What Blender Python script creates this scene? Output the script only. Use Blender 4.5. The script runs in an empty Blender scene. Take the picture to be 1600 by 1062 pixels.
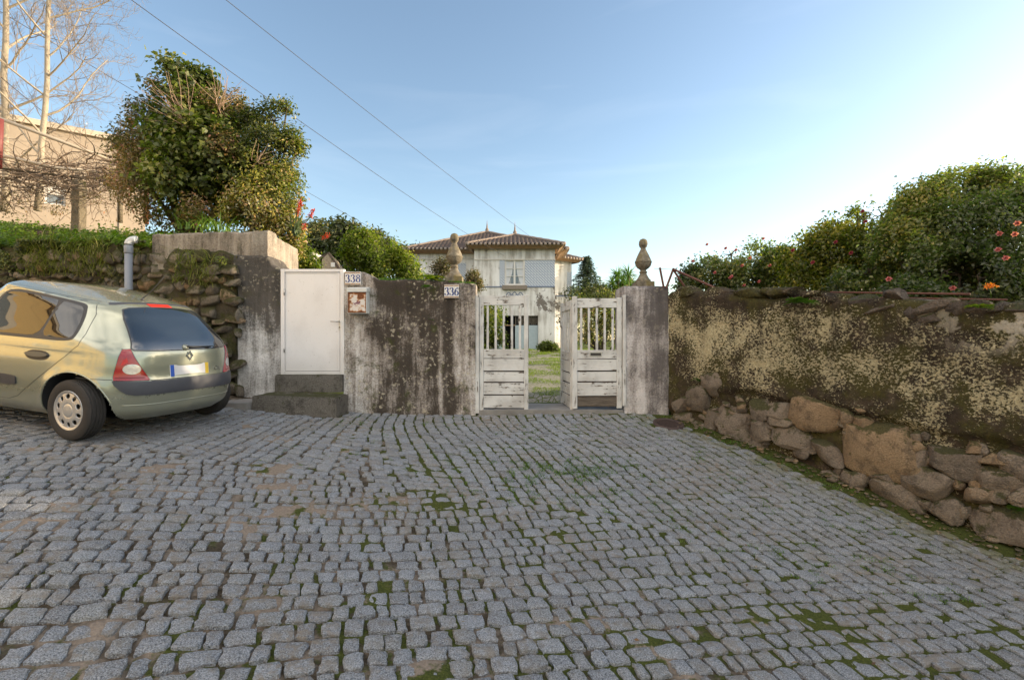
import bpy, bmesh, math, random
import numpy as np
from mathutils import Vector, Matrix
from mathutils.bvhtree import BVHTree
from mathutils.geometry import delaunay_2d_cdt

# ---------------------------------------------------------------- camera, sky, sun, exposure
SC = bpy.context.scene
COL = SC.collection
F, CX, CY, CZ = 755.0, 800.0, 531.0, 1.6          # focal length in photo pixels, picture centre, eye height
SUN_AZ, SUN_EL = 80.0, 12.0                        # degrees to the right of the view axis, above the horizon

cam_data = bpy.data.cameras.new('camera')
cam = bpy.data.objects.new('camera', cam_data)
COL.objects.link(cam)
cam.location = (0, 0, CZ)
cam.rotation_euler = (math.radians(90), 0, 0)
cam_data.sensor_width = 36.0
cam_data.lens = F / 1600 * 36.0
cam_data.clip_start = 0.05
cam_data.clip_end = 3000
SC.camera = cam

world = bpy.data.worlds.new('World')
SC.world = world
world.use_nodes = True
wt = world.node_tree
bg = wt.nodes['Background']
sky = wt.nodes.new('ShaderNodeTexSky')
sky.sky_type = 'NISHITA'
sky.sun_disc = False
sky.sun_elevation = math.radians(SUN_EL)
sky.sun_rotation = math.radians(SUN_AZ)
sky.air_density = 1.0
sky.dust_density = 0.7
sky.ozone_density = 1.4
SKY_STRENGTH = 0.15
bg.inputs[1].default_value = SKY_STRENGTH
# thin high cloud, streaked
tc = wt.nodes.new('ShaderNodeTexCoord')
mp = wt.nodes.new('ShaderNodeMapping')
mp.inputs['Scale'].default_value = (1.2, 1.2, 7.0)
mp.inputs['Rotation'].default_value = (0.10, 0.16, 0.3)
nz = wt.nodes.new('ShaderNodeTexNoise')
nz.inputs['Scale'].default_value = 1.7
nz.inputs['Detail'].default_value = 7
nz.inputs['Distortion'].default_value = 0.5
rp = wt.nodes.new('ShaderNodeValToRGB')
rp.color_ramp.elements[0].position = 0.56
rp.color_ramp.elements[1].position = 0.80
rp.color_ramp.elements[1].color = (0.05, 0.05, 0.05, 1)
mx = wt.nodes.new('ShaderNodeMix'); mx.data_type = 'RGBA'
wt.links.new(tc.outputs['Generated'], mp.inputs[0]); wt.links.new(mp.outputs[0], nz.inputs['Vector'])
wt.links.new(nz.outputs[0], rp.inputs[0]); wt.links.new(rp.outputs[0], mx.inputs[0])
wt.links.new(sky.outputs[0], mx.inputs[6]); mx.inputs[7].default_value = (6.5, 6.6, 6.8, 1)
# broad sunlit cloud behind the camera, out of view, added as fill light
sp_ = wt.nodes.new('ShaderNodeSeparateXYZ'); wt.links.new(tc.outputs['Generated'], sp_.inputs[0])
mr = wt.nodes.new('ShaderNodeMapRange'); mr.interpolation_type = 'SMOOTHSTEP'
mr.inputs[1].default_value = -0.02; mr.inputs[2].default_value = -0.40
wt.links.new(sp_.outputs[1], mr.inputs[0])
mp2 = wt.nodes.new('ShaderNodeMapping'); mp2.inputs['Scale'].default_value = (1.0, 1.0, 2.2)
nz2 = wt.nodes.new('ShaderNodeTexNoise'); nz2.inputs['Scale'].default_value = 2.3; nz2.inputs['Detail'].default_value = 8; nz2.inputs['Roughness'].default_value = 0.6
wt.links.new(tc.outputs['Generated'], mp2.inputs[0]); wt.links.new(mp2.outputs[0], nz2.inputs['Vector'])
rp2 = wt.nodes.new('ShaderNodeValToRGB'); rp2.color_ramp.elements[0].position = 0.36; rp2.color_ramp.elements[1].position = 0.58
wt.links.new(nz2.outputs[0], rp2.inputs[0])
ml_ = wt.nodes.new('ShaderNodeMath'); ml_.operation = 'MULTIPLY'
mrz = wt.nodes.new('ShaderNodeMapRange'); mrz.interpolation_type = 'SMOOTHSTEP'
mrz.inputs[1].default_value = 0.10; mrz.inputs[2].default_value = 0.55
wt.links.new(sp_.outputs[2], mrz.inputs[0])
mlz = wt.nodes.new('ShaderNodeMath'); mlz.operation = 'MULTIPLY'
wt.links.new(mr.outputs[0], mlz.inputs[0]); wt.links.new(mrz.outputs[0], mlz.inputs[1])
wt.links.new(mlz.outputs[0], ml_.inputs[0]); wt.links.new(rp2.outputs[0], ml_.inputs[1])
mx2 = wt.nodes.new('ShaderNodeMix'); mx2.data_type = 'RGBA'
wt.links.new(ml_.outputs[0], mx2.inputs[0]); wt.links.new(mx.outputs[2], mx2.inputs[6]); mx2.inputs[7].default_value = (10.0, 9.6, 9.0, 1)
# a warm tint takes a little blue out of the sky and its light
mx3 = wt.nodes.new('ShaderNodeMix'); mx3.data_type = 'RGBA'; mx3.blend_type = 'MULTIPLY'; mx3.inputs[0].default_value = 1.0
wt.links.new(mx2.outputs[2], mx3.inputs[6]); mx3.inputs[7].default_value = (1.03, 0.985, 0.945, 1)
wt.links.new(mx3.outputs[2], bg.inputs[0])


sun_data = bpy.data.lights.new('sun', 'SUN')
sun = bpy.data.objects.new('sun', sun_data)
COL.objects.link(sun)
sun_data.energy = 4.4
sun_data.angle = math.radians(0.6)
sun_data.color = (1.0, 0.80, 0.56)
_az, _el = math.radians(SUN_AZ), math.radians(SUN_EL)
SUN_DIR = Vector((math.sin(_az) * math.cos(_el), math.cos(_az) * math.cos(_el), math.sin(_el)))
sun.rotation_euler = SUN_DIR.to_track_quat('Z', 'Y').to_euler()
sun.location = (20, 10, 12)

SC.view_settings.view_transform = 'Standard'
SC.view_settings.look = 'None'
SC.view_settings.gamma = 1
SC.view_settings.exposure = 1.2
SC.cycles.max_bounces = 6
SC.cycles.diffuse_bounces = 4
SC.cycles.transparent_max_bounces = 8

# ---------------------------------------------------------------- helpers
RNG = np.random.default_rng(11)
random.seed(5)


def at(px, py, Y):
    """the point at depth Y seen at picture position (px, py) of the 1600 x 1062 photograph"""
    return np.array(((px - CX) / F * Y, Y, CZ + (CY - py) / F * Y))


def smooth(a, b, t):
    t = np.clip((np.asarray(t, float) - a) / (b - a), 0, 1)
    return t * t * (3 - 2 * t)


def _hash(ix, iy, iz, seed):
    h = (ix.astype(np.int64) * 374761393 + iy.astype(np.int64) * 668265263 + iz.astype(np.int64) * 2147483647 + seed * 974711) & 0x7fffffff
    h = ((h ^ (h >> 13)) * 1274126177) & 0x7fffffff
    h = ((h ^ (h >> 16)) * 668265263) & 0x7fffffff
    return ((h ^ (h >> 15)) & 0xffff) / 65535.0 * 2 - 1


def vnoise(P, seed=0):
    P = np.asarray(P, float)
    i = np.floor(P).astype(np.int64)
    f = P - i
    f = f * f * (3 - 2 * f)
    out = 0
    for dx in (0, 1):
        for dy in (0, 1):
            for dz in (0, 1):
                w = (f[:, 0] if dx else 1 - f[:, 0]) * (f[:, 1] if dy else 1 - f[:, 1]) * (f[:, 2] if dz else 1 - f[:, 2])
                out = out + w * _hash(i[:, 0] + dx, i[:, 1] + dy, i[:, 2] + dz, seed)
    return out


def fbm(P, octaves=4, seed=0, gain=0.5):
    P = np.asarray(P, float)
    a, s, out = 1.0, 0.0, 0
    for k in range(octaves):
        out = out + a * vnoise(P * 2 ** k + 17.3 * k, seed + k)
        s += a
        a *= gain
    return out / s


class MB:
    """collects verts, faces and one number per vert, and links them as ONE mesh object"""
    def __init__(self):
        self.v, self.f, self.a, self.n = [], [], [], 0

    def add(self, V, Fs, a=0.5):
        V = np.asarray(V, float).reshape(-1, 3)
        self.v.append(V)
        self.f.extend([tuple(int(i) + self.n for i in q) for q in Fs])
        self.a.append(np.broadcast_to(np.asarray(a, float), (len(V),)))
        self.n += len(V)
        return self

    def box(self, lo, hi, a=0.5, jitter=0.0):
        (x0, y0, z0), (x1, y1, z1) = lo, hi
        V = np.array([(x0, y0, z0), (x1, y0, z0), (x1, y1, z0), (x0, y1, z0), (x0, y0, z1), (x1, y0, z1), (x1, y1, z1), (x0, y1, z1)], float)
        if jitter:
            V += RNG.normal(0, jitter, V.shape)
        return self.add(V, BOXF, a)

    def tube(self, pts, radii, n=8, a=0.5, cap=True):
        pts = np.asarray(pts, float)
        radii = np.broadcast_to(np.asarray(radii, float), (len(pts),))
        T = np.gradient(pts, axis=0)
        T /= np.linalg.norm(T, axis=1)[:, None] + 1e-12
        u = np.cross(T[0], (0, 0, 1.0) if abs(T[0][2]) < 0.9 else (1.0, 0, 0))
        u /= np.linalg.norm(u)
        V, m = [], len(pts)
        ang = np.linspace(0, 2 * np.pi, n, endpoint=False)
        for k in range(m):
            u = u - T[k] * np.dot(u, T[k])
            u /= np.linalg.norm(u) + 1e-12
            w = np.cross(T[k], u)
            V.append(pts[k] + radii[k] * (np.cos(ang)[:, None] * u + np.sin(ang)[:, None] * w))
        Fs = []
        for k in range(m - 1):
            for j in range(n):
                Fs.append((k * n + j, k * n + (j + 1) % n, (k + 1) * n + (j + 1) % n, (k + 1) * n + j))
        if cap:
            Fs.append(tuple(range(n))[::-1])
            Fs.append(tuple((m - 1) * n + j for j in range(n)))
        return self.add(np.concatenate(V), Fs, a)

    def lathe(self, prof, n=32, centre=(0, 0, 0), a=0.5):
        """prof: (radius, height) from the bottom up"""
        V, m = [], len(prof)
        ang = np.linspace(0, 2 * np.pi, n, endpoint=False)
        for r, h in prof:
            V.append(np.stack([r * np.cos(ang), r * np.sin(ang), np.full(n, h)], 1))
        Fs = [(k * n + j, k * n + (j + 1) % n, (k + 1) * n + (j + 1) % n, (k + 1) * n + j) for k in range(m - 1) for j in range(n)]
        Fs += [tuple(range(n))[::-1], tuple((m - 1) * n + j for j in range(n))]
        return self.add(np.concatenate(V) + np.asarray(centre), Fs, a)

    def grid(self, P, a=0.5, flip=False, wrap=False):
        """P[i][j] grid of points"""
        P = np.asarray(P, float)
        m, n = P.shape[:2]
        Fs = []
        for i in range(m - 1):
            for j in range(n if wrap else n - 1):
                j2 = (j + 1) % n
                q = (i * n + j, i * n + j2, (i + 1) * n + j2, (i + 1) * n + j)
                Fs.append(q[::-1] if flip else q)
        aa = np.asarray(a, float)
        return self.add(P.reshape(-1, 3), Fs, aa.reshape(-1) if aa.ndim == 2 else aa)

    def build(self, name, mat, parent=None, smooth_shade=True, origin=None, local=False, sharp=None):
        V = np.concatenate(self.v) if self.v else np.zeros((0, 3))
        A = np.concatenate(self.a) if self.a else np.zeros(0)
        if parent is not None and not local:
            V = V - np.array(parent.get('_o', (0, 0, 0)))
        o = None
        if parent is None:
            o = np.array(origin if origin is not None else (V[:, 0].mean(), V[:, 1].mean(), V[:, 2].min()))
            V = V - o
        me = bpy.data.meshes.new(name)
        me.from_pydata(V.tolist(), [], self.f)
        at_ = me.attributes.new('tint', 'FLOAT', 'POINT')
        at_.data.foreach_set('value', A.astype(np.float32))
        for m in (mat if isinstance(mat, (list, tuple)) else [mat]):
            me.materials.append(m)
        me.polygons.foreach_set('use_smooth', [bool(smooth_shade)] * len(me.polygons))
        if sharp is not None:
            me.set_sharp_from_angle(angle=math.radians(sharp))
        me.update()
        ob = bpy.data.objects.new(name, me)
        COL.objects.link(ob)
        if parent is not None:
            ob.parent = parent
        else:
            ob.location = o
        return ob


BOXF = [(0, 3, 2, 1), (4, 5, 6, 7), (0, 1, 5, 4), (1, 2, 6, 5), (2, 3, 7, 6), (3, 0, 4, 7)]


def tag(o, label, cat, group=None, kind=None):
    o['label'] = label
    o['category'] = cat
    if group:
        o['group'] = group
    if kind:
        o['kind'] = kind
    return o


def structure(o):
    o['kind'] = 'structure'
    return o


def thing(name, label, cat, loc, rz=0.0, group=None):
    o = bpy.data.objects.new(name, None)
    COL.objects.link(o)
    o.location = tuple(float(c) for c in loc)
    o.rotation_euler = (0, 0, rz)
    o.empty_display_size = 0.2
    o['_o'] = [float(c) for c in loc]
    return tag(o, label, cat, group)


def dup(src, parent=None, loc=None):
    c = src.copy()
    COL.objects.link(c)
    if parent is not None:
        c.parent = parent
    if loc is not None:
        c.location = loc
    for k in [x for x in src.children]:
        dup(k, c)
    return c


def bevel(ob, w, seg=2):
    m = ob.modifiers.new('bevel', 'BEVEL')
    m.width = w
    m.segments = seg
    m.limit_method = 'ANGLE'
    m.angle_limit = math.radians(35)
    return ob


# ---------------------------------------------------------------- node helpers
class G:
    def __init__(self, name):
        self.m = bpy.data.materials.new(name)
        self.m.use_nodes = True
        self.t = self.m.node_tree
        self.t.nodes.clear()
        self.o = self.t.nodes.new('ShaderNodeOutputMaterial')

    def n(self, typ, ins=None, **attrs):
        nd = self.t.nodes.new(typ)
        for k, v in attrs.items():
            setattr(nd, k, v)
        for k, v in (ins or {}).items():
            self.set(nd.inputs[k], v)
        return nd

    def set(self, sock, v):
        if isinstance(v, bpy.types.NodeSocket):
            self.t.links.new(v, sock)
        elif v is not None:
            if isinstance(v, (tuple, list)) and len(v) == 3 and sock.type == 'RGBA':
                v = (*v, 1)
            sock.default_value = v

    def obj(self):
        return self.n('ShaderNodeTexCoord').outputs['Object']

    def pos(self):
        return self.n('ShaderNodeNewGeometry').outputs['Position']

    def map(self, vec, scale=(1, 1, 1), loc=(0, 0, 0), rot=(0, 0, 0)):
        return self.n('ShaderNodeMapping', {'Vector': vec, 'Scale': scale, 'Location': loc, 'Rotation': rot}).outputs[0]

    def sep(self, vec):
        s = self.n('ShaderNodeSeparateXYZ', {0: vec})
        return s.outputs[0], s.outputs[1], s.outputs[2]

    def noise(self, scale, vec=None, detail=5, rough=0.55, dist=0.0):
        return self.n('ShaderNodeTexNoise', {'Vector': vec if vec is not None else self.obj(), 'Scale': scale, 'Detail': detail, 'Roughness': rough, 'Distortion': dist}).outputs[0]

    def voro(self, scale, vec=None, feature='F1', out=0, rand=1.0):
        return self.n('ShaderNodeTexVoronoi', {'Vector': vec if vec is not None else self.obj(), 'Scale': scale, 'Randomness': rand}, feature=feature).outputs[out]

    def ramp(self, fac, stops, interp='LINEAR'):
        r = self.n('ShaderNodeValToRGB', {0: fac})
        r.color_ramp.interpolation = interp
        e = r.color_ramp.elements
        while len(e) < len(stops):
            e.new(0.5)
        for el, (p, c) in zip(e, stops):
            el.position = p
            el.color = (c, c, c, 1) if isinstance(c, (int, float)) else (*c, 1)
        return r.outputs[0]

    def step(self, fac, a, b):
        return self.n('ShaderNodeMapRange', {0: fac, 1: a, 2: b, 3: 0.0, 4: 1.0}, interpolation_type='SMOOTHSTEP').outputs[0]

    def mix(self, fac, a, b, blend='MIX'):
        m = self.n('ShaderNodeMix', data_type='RGBA', blend_type=blend)
        self.set(m.inputs[0], fac)
        self.set(m.inputs[6], a)
        self.set(m.inputs[7], b)
        return m.outputs[2]

    def math(self, op, a, b=0.0, c=None, clamp=False):
        m = self.n('ShaderNodeMath', operation=op, use_clamp=clamp)
        self.set(m.inputs[0], a)
        self.set(m.inputs[1], b)
        if c is not None:
            self.set(m.inputs[2], c)
        return m.outputs[0]

    def attr(self, name='tint'):
        return self.n('ShaderNodeAttribute', attribute_name=name).outputs['Fac']

    def bump(self, h, dist=0.01, strength=1.0, normal=None):
        ins = {'Height': h, 'Distance': dist, 'Strength': strength}
        if normal is not None:
            ins['Normal'] = normal
        return self.n('ShaderNodeBump', ins).outputs[0]

    def finish(self, color, rough=0.8, normal=None, metallic=0.0, spec=0.5, **kw):
        ins = {'Base Color': color, 'Roughness': rough, 'Metallic': metallic, 'Specular IOR Level': spec}
        ins.update(kw)
        b = self.n('ShaderNodeBsdfPrincipled', ins)
        if normal is not None:
            self.t.links.new(normal, b.inputs['Normal'])
        self.t.links.new(b.outputs[0], self.o.inputs[0])
        return self.m

    def leaf(self, color, rough=0.5, trans=0.35, tcol=None, spec=0.4):
        b = self.n('ShaderNodeBsdfPrincipled', {'Base Color': color, 'Roughness': rough, 'Specular IOR Level': spec})
        t = self.n('ShaderNodeBsdfTranslucent', {0: tcol if tcol is not None else color})
        mx_ = self.n('ShaderNodeMixShader', {0: trans, 1: b.outputs[0], 2: t.outputs[0]})
        self.t.links.new(mx_.outputs[0], self.o.inputs[0])
        return self.m


def plain(name, col, rough=0.6, metallic=0.0, var=0.15, scale=6.0, bump_d=0.0, **kw):
    g = G(name)
    nzz = g.noise(scale, detail=6)
    c = g.mix(nzz, tuple(x * (1 - var) for x in col), tuple(min(1, x * (1 + var)) for x in col))
    nrm = g.bump(g.noise(scale * 6, detail=4), bump_d) if bump_d else None
    return g.finish(c, rough, nrm, metallic, **kw)
# ---------------------------------------------------------------- the lie of the street
def _pt(px, py, Y):
    p = at(px, py, Y)
    return (p[0], p[1], p[2])


WA = np.array((2.27, 7.0))                       # the long wall on the downhill side starts at the gate pier
WB = np.array((4.35, 4.10))
WD = (WB - WA) / np.linalg.norm(WB - WA)
WN = np.array((WD[1], -WD[0]))                   # faces the street
CTRL = [
    _pt(105, 690, 4.5), _pt(300, 648, 5.85), (-6.53, 5.14, 0.84), (-6.26, 6.5, 0.88), (-10, 6.2, 1.12), (-9, 8.2, 1.1),
    _pt(370, 615, 7.0), _pt(395, 640, 6.45), _pt(530, 652, 6.45), _pt(560, 643, 7.0), _pt(745, 648, 6.95), _pt(850, 648, 6.9), _pt(975, 645, 6.95), _pt(1045, 651, 6.85),
    _pt(1200, 702, 5.8), _pt(1400, 785, 4.81), _pt(1600, 858, 4.08),
    _pt(800, 985, 2.66), (0, 1.6, 0.0), _pt(830, 780, 4.5), (1.95, 3.68, -0.10), (3.16, 2.98, -0.24), (3.0, 2.2, -0.28), (2.86, 2.7, -0.25),
    _pt(400, 800, 3.7), _pt(100, 900, 2.6), _pt(0, 1062, 2.0), _pt(620, 760, 4.55),
    (0, -4, 0.0), (-4, -1, 0.33), (5, 0, -0.42), (8, -0.8, -0.6), (8, -4, -0.65), (-9, -3, 0.75), (-9, 2, 0.9), (12, -4, -0.9), (-14, 7, 1.4), (-14, -3, 1.2), (6, 1.9, -0.38),
]
_C = np.array(CTRL)


def _U(r2):
    return np.where(r2 < 1e-12, 0, 0.5 * r2 * np.log(np.maximum(r2, 1e-12)))


def _tps():
    X, z = _C[:, :2], _C[:, 2]
    n = len(X)
    K = _U(((X[:, None] - X[None]) ** 2).sum(-1)) + np.eye(n) * 0.15
    P = np.concatenate([np.ones((n, 1)), X], 1)
    A = np.block([[K, P], [P.T, np.zeros((3, 3))]])
    s = np.linalg.solve(A, np.concatenate([z, np.zeros(3)]))
    return s[:n], s[n:]


_TW, _TA = _tps()


def gz(x, y):
    """height of the street at (x, y)"""
    x, y = np.atleast_1d(np.asarray(x, float)), np.atleast_1d(np.asarray(y, float))
    r2 = (x[:, None] - _C[None, :, 0]) ** 2 + (y[:, None] - _C[None, :, 1]) ** 2
    return _U(r2) @ _TW + _TA[0] + _TA[1] * x + _TA[2] * y


def gz1(x, y):
    return float(gz(x, y)[0])


def crease(x):
    """where the forecourt of the gate meets the street"""
    return np.interp(x, [-9, -5, -2.0, 0.2, 1.1, 2.22, 3.16, 4.6, 7.0], [4.3, 4.45, 4.6, 4.45, 4.14, 3.35, 3.0, 2.2, 0.8])


# ---- joint bed: one sheet of sand, soil and moss under the setts
def street_mats():
    g = G('street_joint_soil')
    p = g.pos()
    x, y, z = g.sep(p)
    big = g.noise(0.9, p, 3)
    fine = g.noise(60, p, 4)
    mid = g.noise(7, p, 5)
    soil = g.ramp(fine, [(0.25, (0.024, 0.019, 0.012)), (0.75, (0.085, 0.066, 0.044))])
    sand = g.ramp(fine, [(0.2, (0.14, 0.11, 0.085)), (0.8, (0.29, 0.235, 0.185))])
    c = g.mix(g.math('MAXIMUM', g.math('MULTIPLY', g.step(mid, 0.44, 0.60), 0.75), g.attr()), soil, sand)
    # moss: more on the forecourt, to the downhill side and along the wall
    apron = g.step(g.math('ADD', y, g.math('MULTIPLY', x, 0.75)), 3.5, 4.9)
    right = g.step(x, -3.0, -0.2)
    am = g.math('MULTIPLY', g.math('MULTIPLY_ADD', apron, 0.55, 0.45), g.math('MULTIPLY_ADD', right, 0.62, 0.38))
    wallm = g.step(g.math('ADD', g.math('MULTIPLY', x, -float(WN[0])), g.math('MULTIPLY', y, -float(WN[1]))), float(-(WA @ WN)) - 1.1, float(-(WA @ WN)) - 0.2)
    am = g.math('MAXIMUM', am, g.math('MULTIPLY', wallm, 0.70))
    thr = g.math('MULTIPLY_ADD', am, -0.42, 0.655)
    mfac = g.step(g.math('SUBTRACT', g.noise(4.5, p, 6, 0.65), thr), -0.03, 0.06)
    moss = g.ramp(g.noise(90, p, 3), [(0.2, (0.020, 0.025, 0.006)), (0.5, (0.048, 0.058, 0.011)), (0.8, (0.10, 0.11, 0.024))])
    c = g.mix(mfac, c, moss)
    joint = g.finish(c, 0.95, g.bump(fine, 0.01), spec=0.2)

    g = G('granite_sett')
    p = g.pos()
    t = g.attr()
    spk = g.noise(150, p, 4, 0.75)
    blot = g.noise(22, p, 6, 0.65)
    base = g.ramp(t, [(0.0, (0.029, 0.033, 0.038)), (0.2, (0.078, 0.090, 0.103)), (0.42, (0.120, 0.138, 0.160)), (0.5, (0.107, 0.110, 0.095)), (0.62, (0.143, 0.163, 0.187)), (0.74, (0.074, 0.075, 0.064)), (0.84, (0.161, 0.184, 0.212)), (0.92, (0.119, 0.122, 0.103)), (1.0, (0.183, 0.209, 0.241))])
    c = g.mix(g.ramp(spk, [(0.38, 0.0), (0.62, 1.0)]), g.mix(0.55, base, (0.014, 0.015, 0.018)), g.mix(0.55, base, (0.60, 0.62, 0.65)))
    c = g.mix(g.math('MULTIPLY', g.step(blot, 0.5, 0.72), 0.55), c, (0.14, 0.13, 0.112))
    x, y, z = g.sep(p)
    # dust trodden over the stones
    dust = g.step(g.noise(1.5, p, 6, 0.7), 0.44, 0.64)
    c = g.mix(g.math('MULTIPLY', g.math('MULTIPLY', dust, 0.8), g.step(blot, 0.42, 0.58)), c, (0.20, 0.172, 0.138))
    wallm = g.step(g.math('ADD', g.math('MULTIPLY', x, -float(WN[0])), g.math('MULTIPLY', y, -float(WN[1]))), float(-(WA @ WN)) - 0.9, float(-(WA @ WN)) - 0.1)
    c = g.mix(g.math('MULTIPLY', wallm, g.step(g.noise(9, p, 5), 0.42, 0.56)), c, (0.13, 0.13, 0.055))
    sett = g.finish(c, g.ramp(spk, [(0.2, 0.78), (0.8, 0.52)]), g.bump(g.math('ADD', g.math('MULTIPLY', spk, 0.30), g.math('ADD', blot, g.math('MULTIPLY', g.noise(60, p, 4, .65), .7))), 0.016), spec=0.45)
    return joint, sett


M_JOINT, M_SETT = street_mats()


def build_street():
    xs = np.arange(-15, 12.01, 0.05)
    # nested sheet: fine where it is seen
    X, Y = np.meshgrid(np.concatenate([np.arange(-16, -6, 0.25), np.arange(-6, 5.2, 0.04), np.arange(5.2, 14.1, 0.25)]),
                       np.concatenate([np.arange(-4.6, 1.0, 0.25), np.arange(1.0, 7.3, 0.04), np.arange(7.3, 10.1, 0.2)]), indexing='ij')
    x, y = X.ravel(), Y.ravel()
    Q = np.stack([x, y, 0 * x], 1)
    rise = smooth(0.10, 0.50, fbm(Q * 2.6, 5, 9) + .10 * smooth(.5, .0, np.abs(y - crease(x) + .1))) * (1 - 0.5 * smooth(3.6, 5.2, y + .55 * x))
    z = gz(x, y) - 0.023 + 0.004 * fbm(Q * 25, 2, 3) + 0.020 * rise
    z = z - 1.5 * ((y > 7.22) & (x > -3.9))
    mb = MB().grid(np.stack([X, Y, z.reshape(X.shape)], -1), np.clip(rise * 1.6, 0, 1).reshape(X.shape), flip=True)
    o = mb.build('street', M_JOINT, origin=(0, 0, 0))
    structure(o)

    # setts
    st = MB()
    K = 6
    a = np.array((-1, -0.84, -0.32, 0.32, 0.84, 1.0))
    A, B = np.meshgrid(a, a, indexing='ij')
    ring = [(i, 0) for i in range(K - 1)] + [(K - 1, j) for j in range(K - 1)] + [(i, K - 1) for i in range(K - 1, 0, -1)] + [(0, j) for j in range(K - 1, 0, -1)]
    ringi = [i * K + j for i, j in ring]
    FT = [(i * K + j, (i + 1) * K + j, (i + 1) * K + j + 1, i * K + j + 1) for i in range(K - 1) for j in range(K - 1)]
    nr = len(ringi)
    FS = [(ringi[k], K * K + k, K * K + (k + 1) % nr, ringi[(k + 1) % nr]) for k in range(nr)]
    edge = np.maximum(np.abs(A), np.abs(B)).ravel()
    corner = (np.abs(A) * np.abs(B)).ravel()
    cs = []

    def stone(c, t, hl, hw, cross=None):
        """c centre, t unit direction along the course, half length, half width"""
        n2 = np.array((-t[1], t[0])) if cross is None else cross
        sh = 1 - 0.075 * corner ** 3 * RNG.uniform(0.2, 2.0)
        wob = RNG.normal(0, 0.0042, (K * K, 2)) * (edge[:, None] > 0.9)
        sk = RNG.normal(0, 0.075, 4)
        aa = A.ravel() * (1 + sk[0] * B.ravel()) + sk[2] * B.ravel() * 0.5
        bb = B.ravel() * (1 + sk[1] * A.ravel())
        xy = c + np.outer(aa * sh * hl, t) + np.outer(bb * sh * hw, n2) + wob
        dome = 0.003 * (1 - edge ** 2 * 0.7) - 0.0022 * (edge > 0.9) - 0.002 * corner ** 3
        tilt = RNG.normal(0, 0.026, 2)
        zz = dome + RNG.normal(0, 0.0035) + aa * hl * tilt[0] + bb * hw * tilt[1] + RNG.normal(0, 0.0014, K * K)
        cs.append((xy, zz - 0.006))

    def course(curve, width, keep, cross=None, jl=(0.010, 0.030), jw=(0.012, 0.032)):
        """curve: dense (m,2) polyline; lays stones of the given course width along it"""
        seg = np.linalg.norm(np.diff(curve, axis=0), axis=1)
        s = np.concatenate([[0], np.cumsum(seg)])
        pos = RNG.uniform(0, 0.1)
        while pos < s[-1] - 0.05:
            L = float(np.clip(RNG.normal(0.121, 0.026), 0.07, 0.19))
            mid = pos + L / 2
            if mid > s[-1]:
                break
            c = np.array((np.interp(mid, s, curve[:, 0]), np.interp(mid, s, curve[:, 1])))
            d = np.array((np.interp(mid + .03, s, curve[:, 0]), np.interp(mid + .03, s, curve[:, 1]))) - np.array((np.interp(mid - .03, s, curve[:, 0]), np.interp(mid - .03, s, curve[:, 1])))
            if np.linalg.norm(d) < 1e-6:
                break
            d /= np.linalg.norm(d)
            ang = RNG.normal(0, 0.035)
            d = np.array((d[0] * math.cos(ang) - d[1] * math.sin(ang), d[0] * math.sin(ang) + d[1] * math.cos(ang)))
            if keep(c):
                w = float(np.interp(mid, s, width)) if np.ndim(width) else width
                stone(c + RNG.normal(0, 0.003, 2), d, (L - RNG.uniform(*jl)) / 2, (w - RNG.uniform(*jw)) / 2, None if cross is None else cross + RNG.normal(0, .05, 2))
            pos += L

    def inview(c):
        return abs(c[0]) < 1.16 * max(c[1], 0.3) + 0.9 and c[1] > 0.7 and c[0] > -9.5

    def free(c):
        if (c - WA) @ WN < 0.30 and c[0] > 2.0:
            return False
        if c[1] > 6.97 and c[0] > -3.6:
            return False
        if c[0] <= -3.6 and (c[1] - 7.0) > -0.26 * (c[0] + 3.9) - 0.35:
            return False
        if -3.52 < c[0] < -2.30 and c[1] > 6.45:
            return False
        if (c[0] - 2.12) ** 2 + ((c[1] - 6.55) * 1.1) ** 2 < 0.24 ** 2:
            return False
        return inview(c)

    # the street: courses about 15 degrees off the picture plane, gently wavering
    th = math.atan(0.27)
    e1, e2 = np.array((math.cos(th), math.sin(th))), np.array((-math.sin(th), math.cos(th)))
    v = -3.0
    while v < 7.0:
        w = float(np.clip(RNG.normal(0.128, 0.008), 0.11, 0.15))
        u = np.arange(-7.5, 7.5, 0.06)
        off = v + w / 2 + 0.10 * np.sin(u * 0.55 + 1.0) + 0.012 * np.sin(u * 2.3 + v)
        cv = np.outer(u, e1) + np.outer(off, e2)
        course(cv, w, lambda c: free(c) and c[1] < crease(c[0]) - 0.02)
        v += w
    # the forecourt: courses run away from the gate and swing downhill

    def slant(x):
        return 0.36 * smooth(-2.6, -0.4, x) - 0.12 * smooth(-2.6, -5.0, x)

    def swing(y):
        return (7.0 - y) * smooth(0, 1.4, 7.0 - y) ** 0.5

    def vfun(x, y):
        return x - slant(x) * swing(y)

    vv = -11.0
    ys = np.arange(7.0, 0.6, -0.05)
    while vv < 4.6:
        w = float(np.clip(RNG.normal(0.130, 0.010), 0.108, 0.155))
        k = vv + w / 2
        xx = np.full(len(ys), k)
        for _ in range(80):
            xx = 0.5 * xx + 0.5 * (k + slant(xx) * swing(ys))
        cv = np.stack([xx, ys], 1)
        e_ = 1e-3
        gr_ = (vfun(xx + e_, ys) - vfun(xx - e_, ys)) / (2 * e_)
        width = np.clip(w / np.maximum(gr_, .3), 0.09, 0.165)
        course(cv, width, lambda c: free(c) and c[1] > crease(c[0]) + 0.0, np.array((1.0, .03)), (0.010, 0.024), (0.016, 0.034))
        vv += w
    # drop stones that sit on one another
    cent = np.array([q[0].mean(0) for q in cs])
    keep = np.ones(len(cs), bool)
    cell = {}
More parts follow.
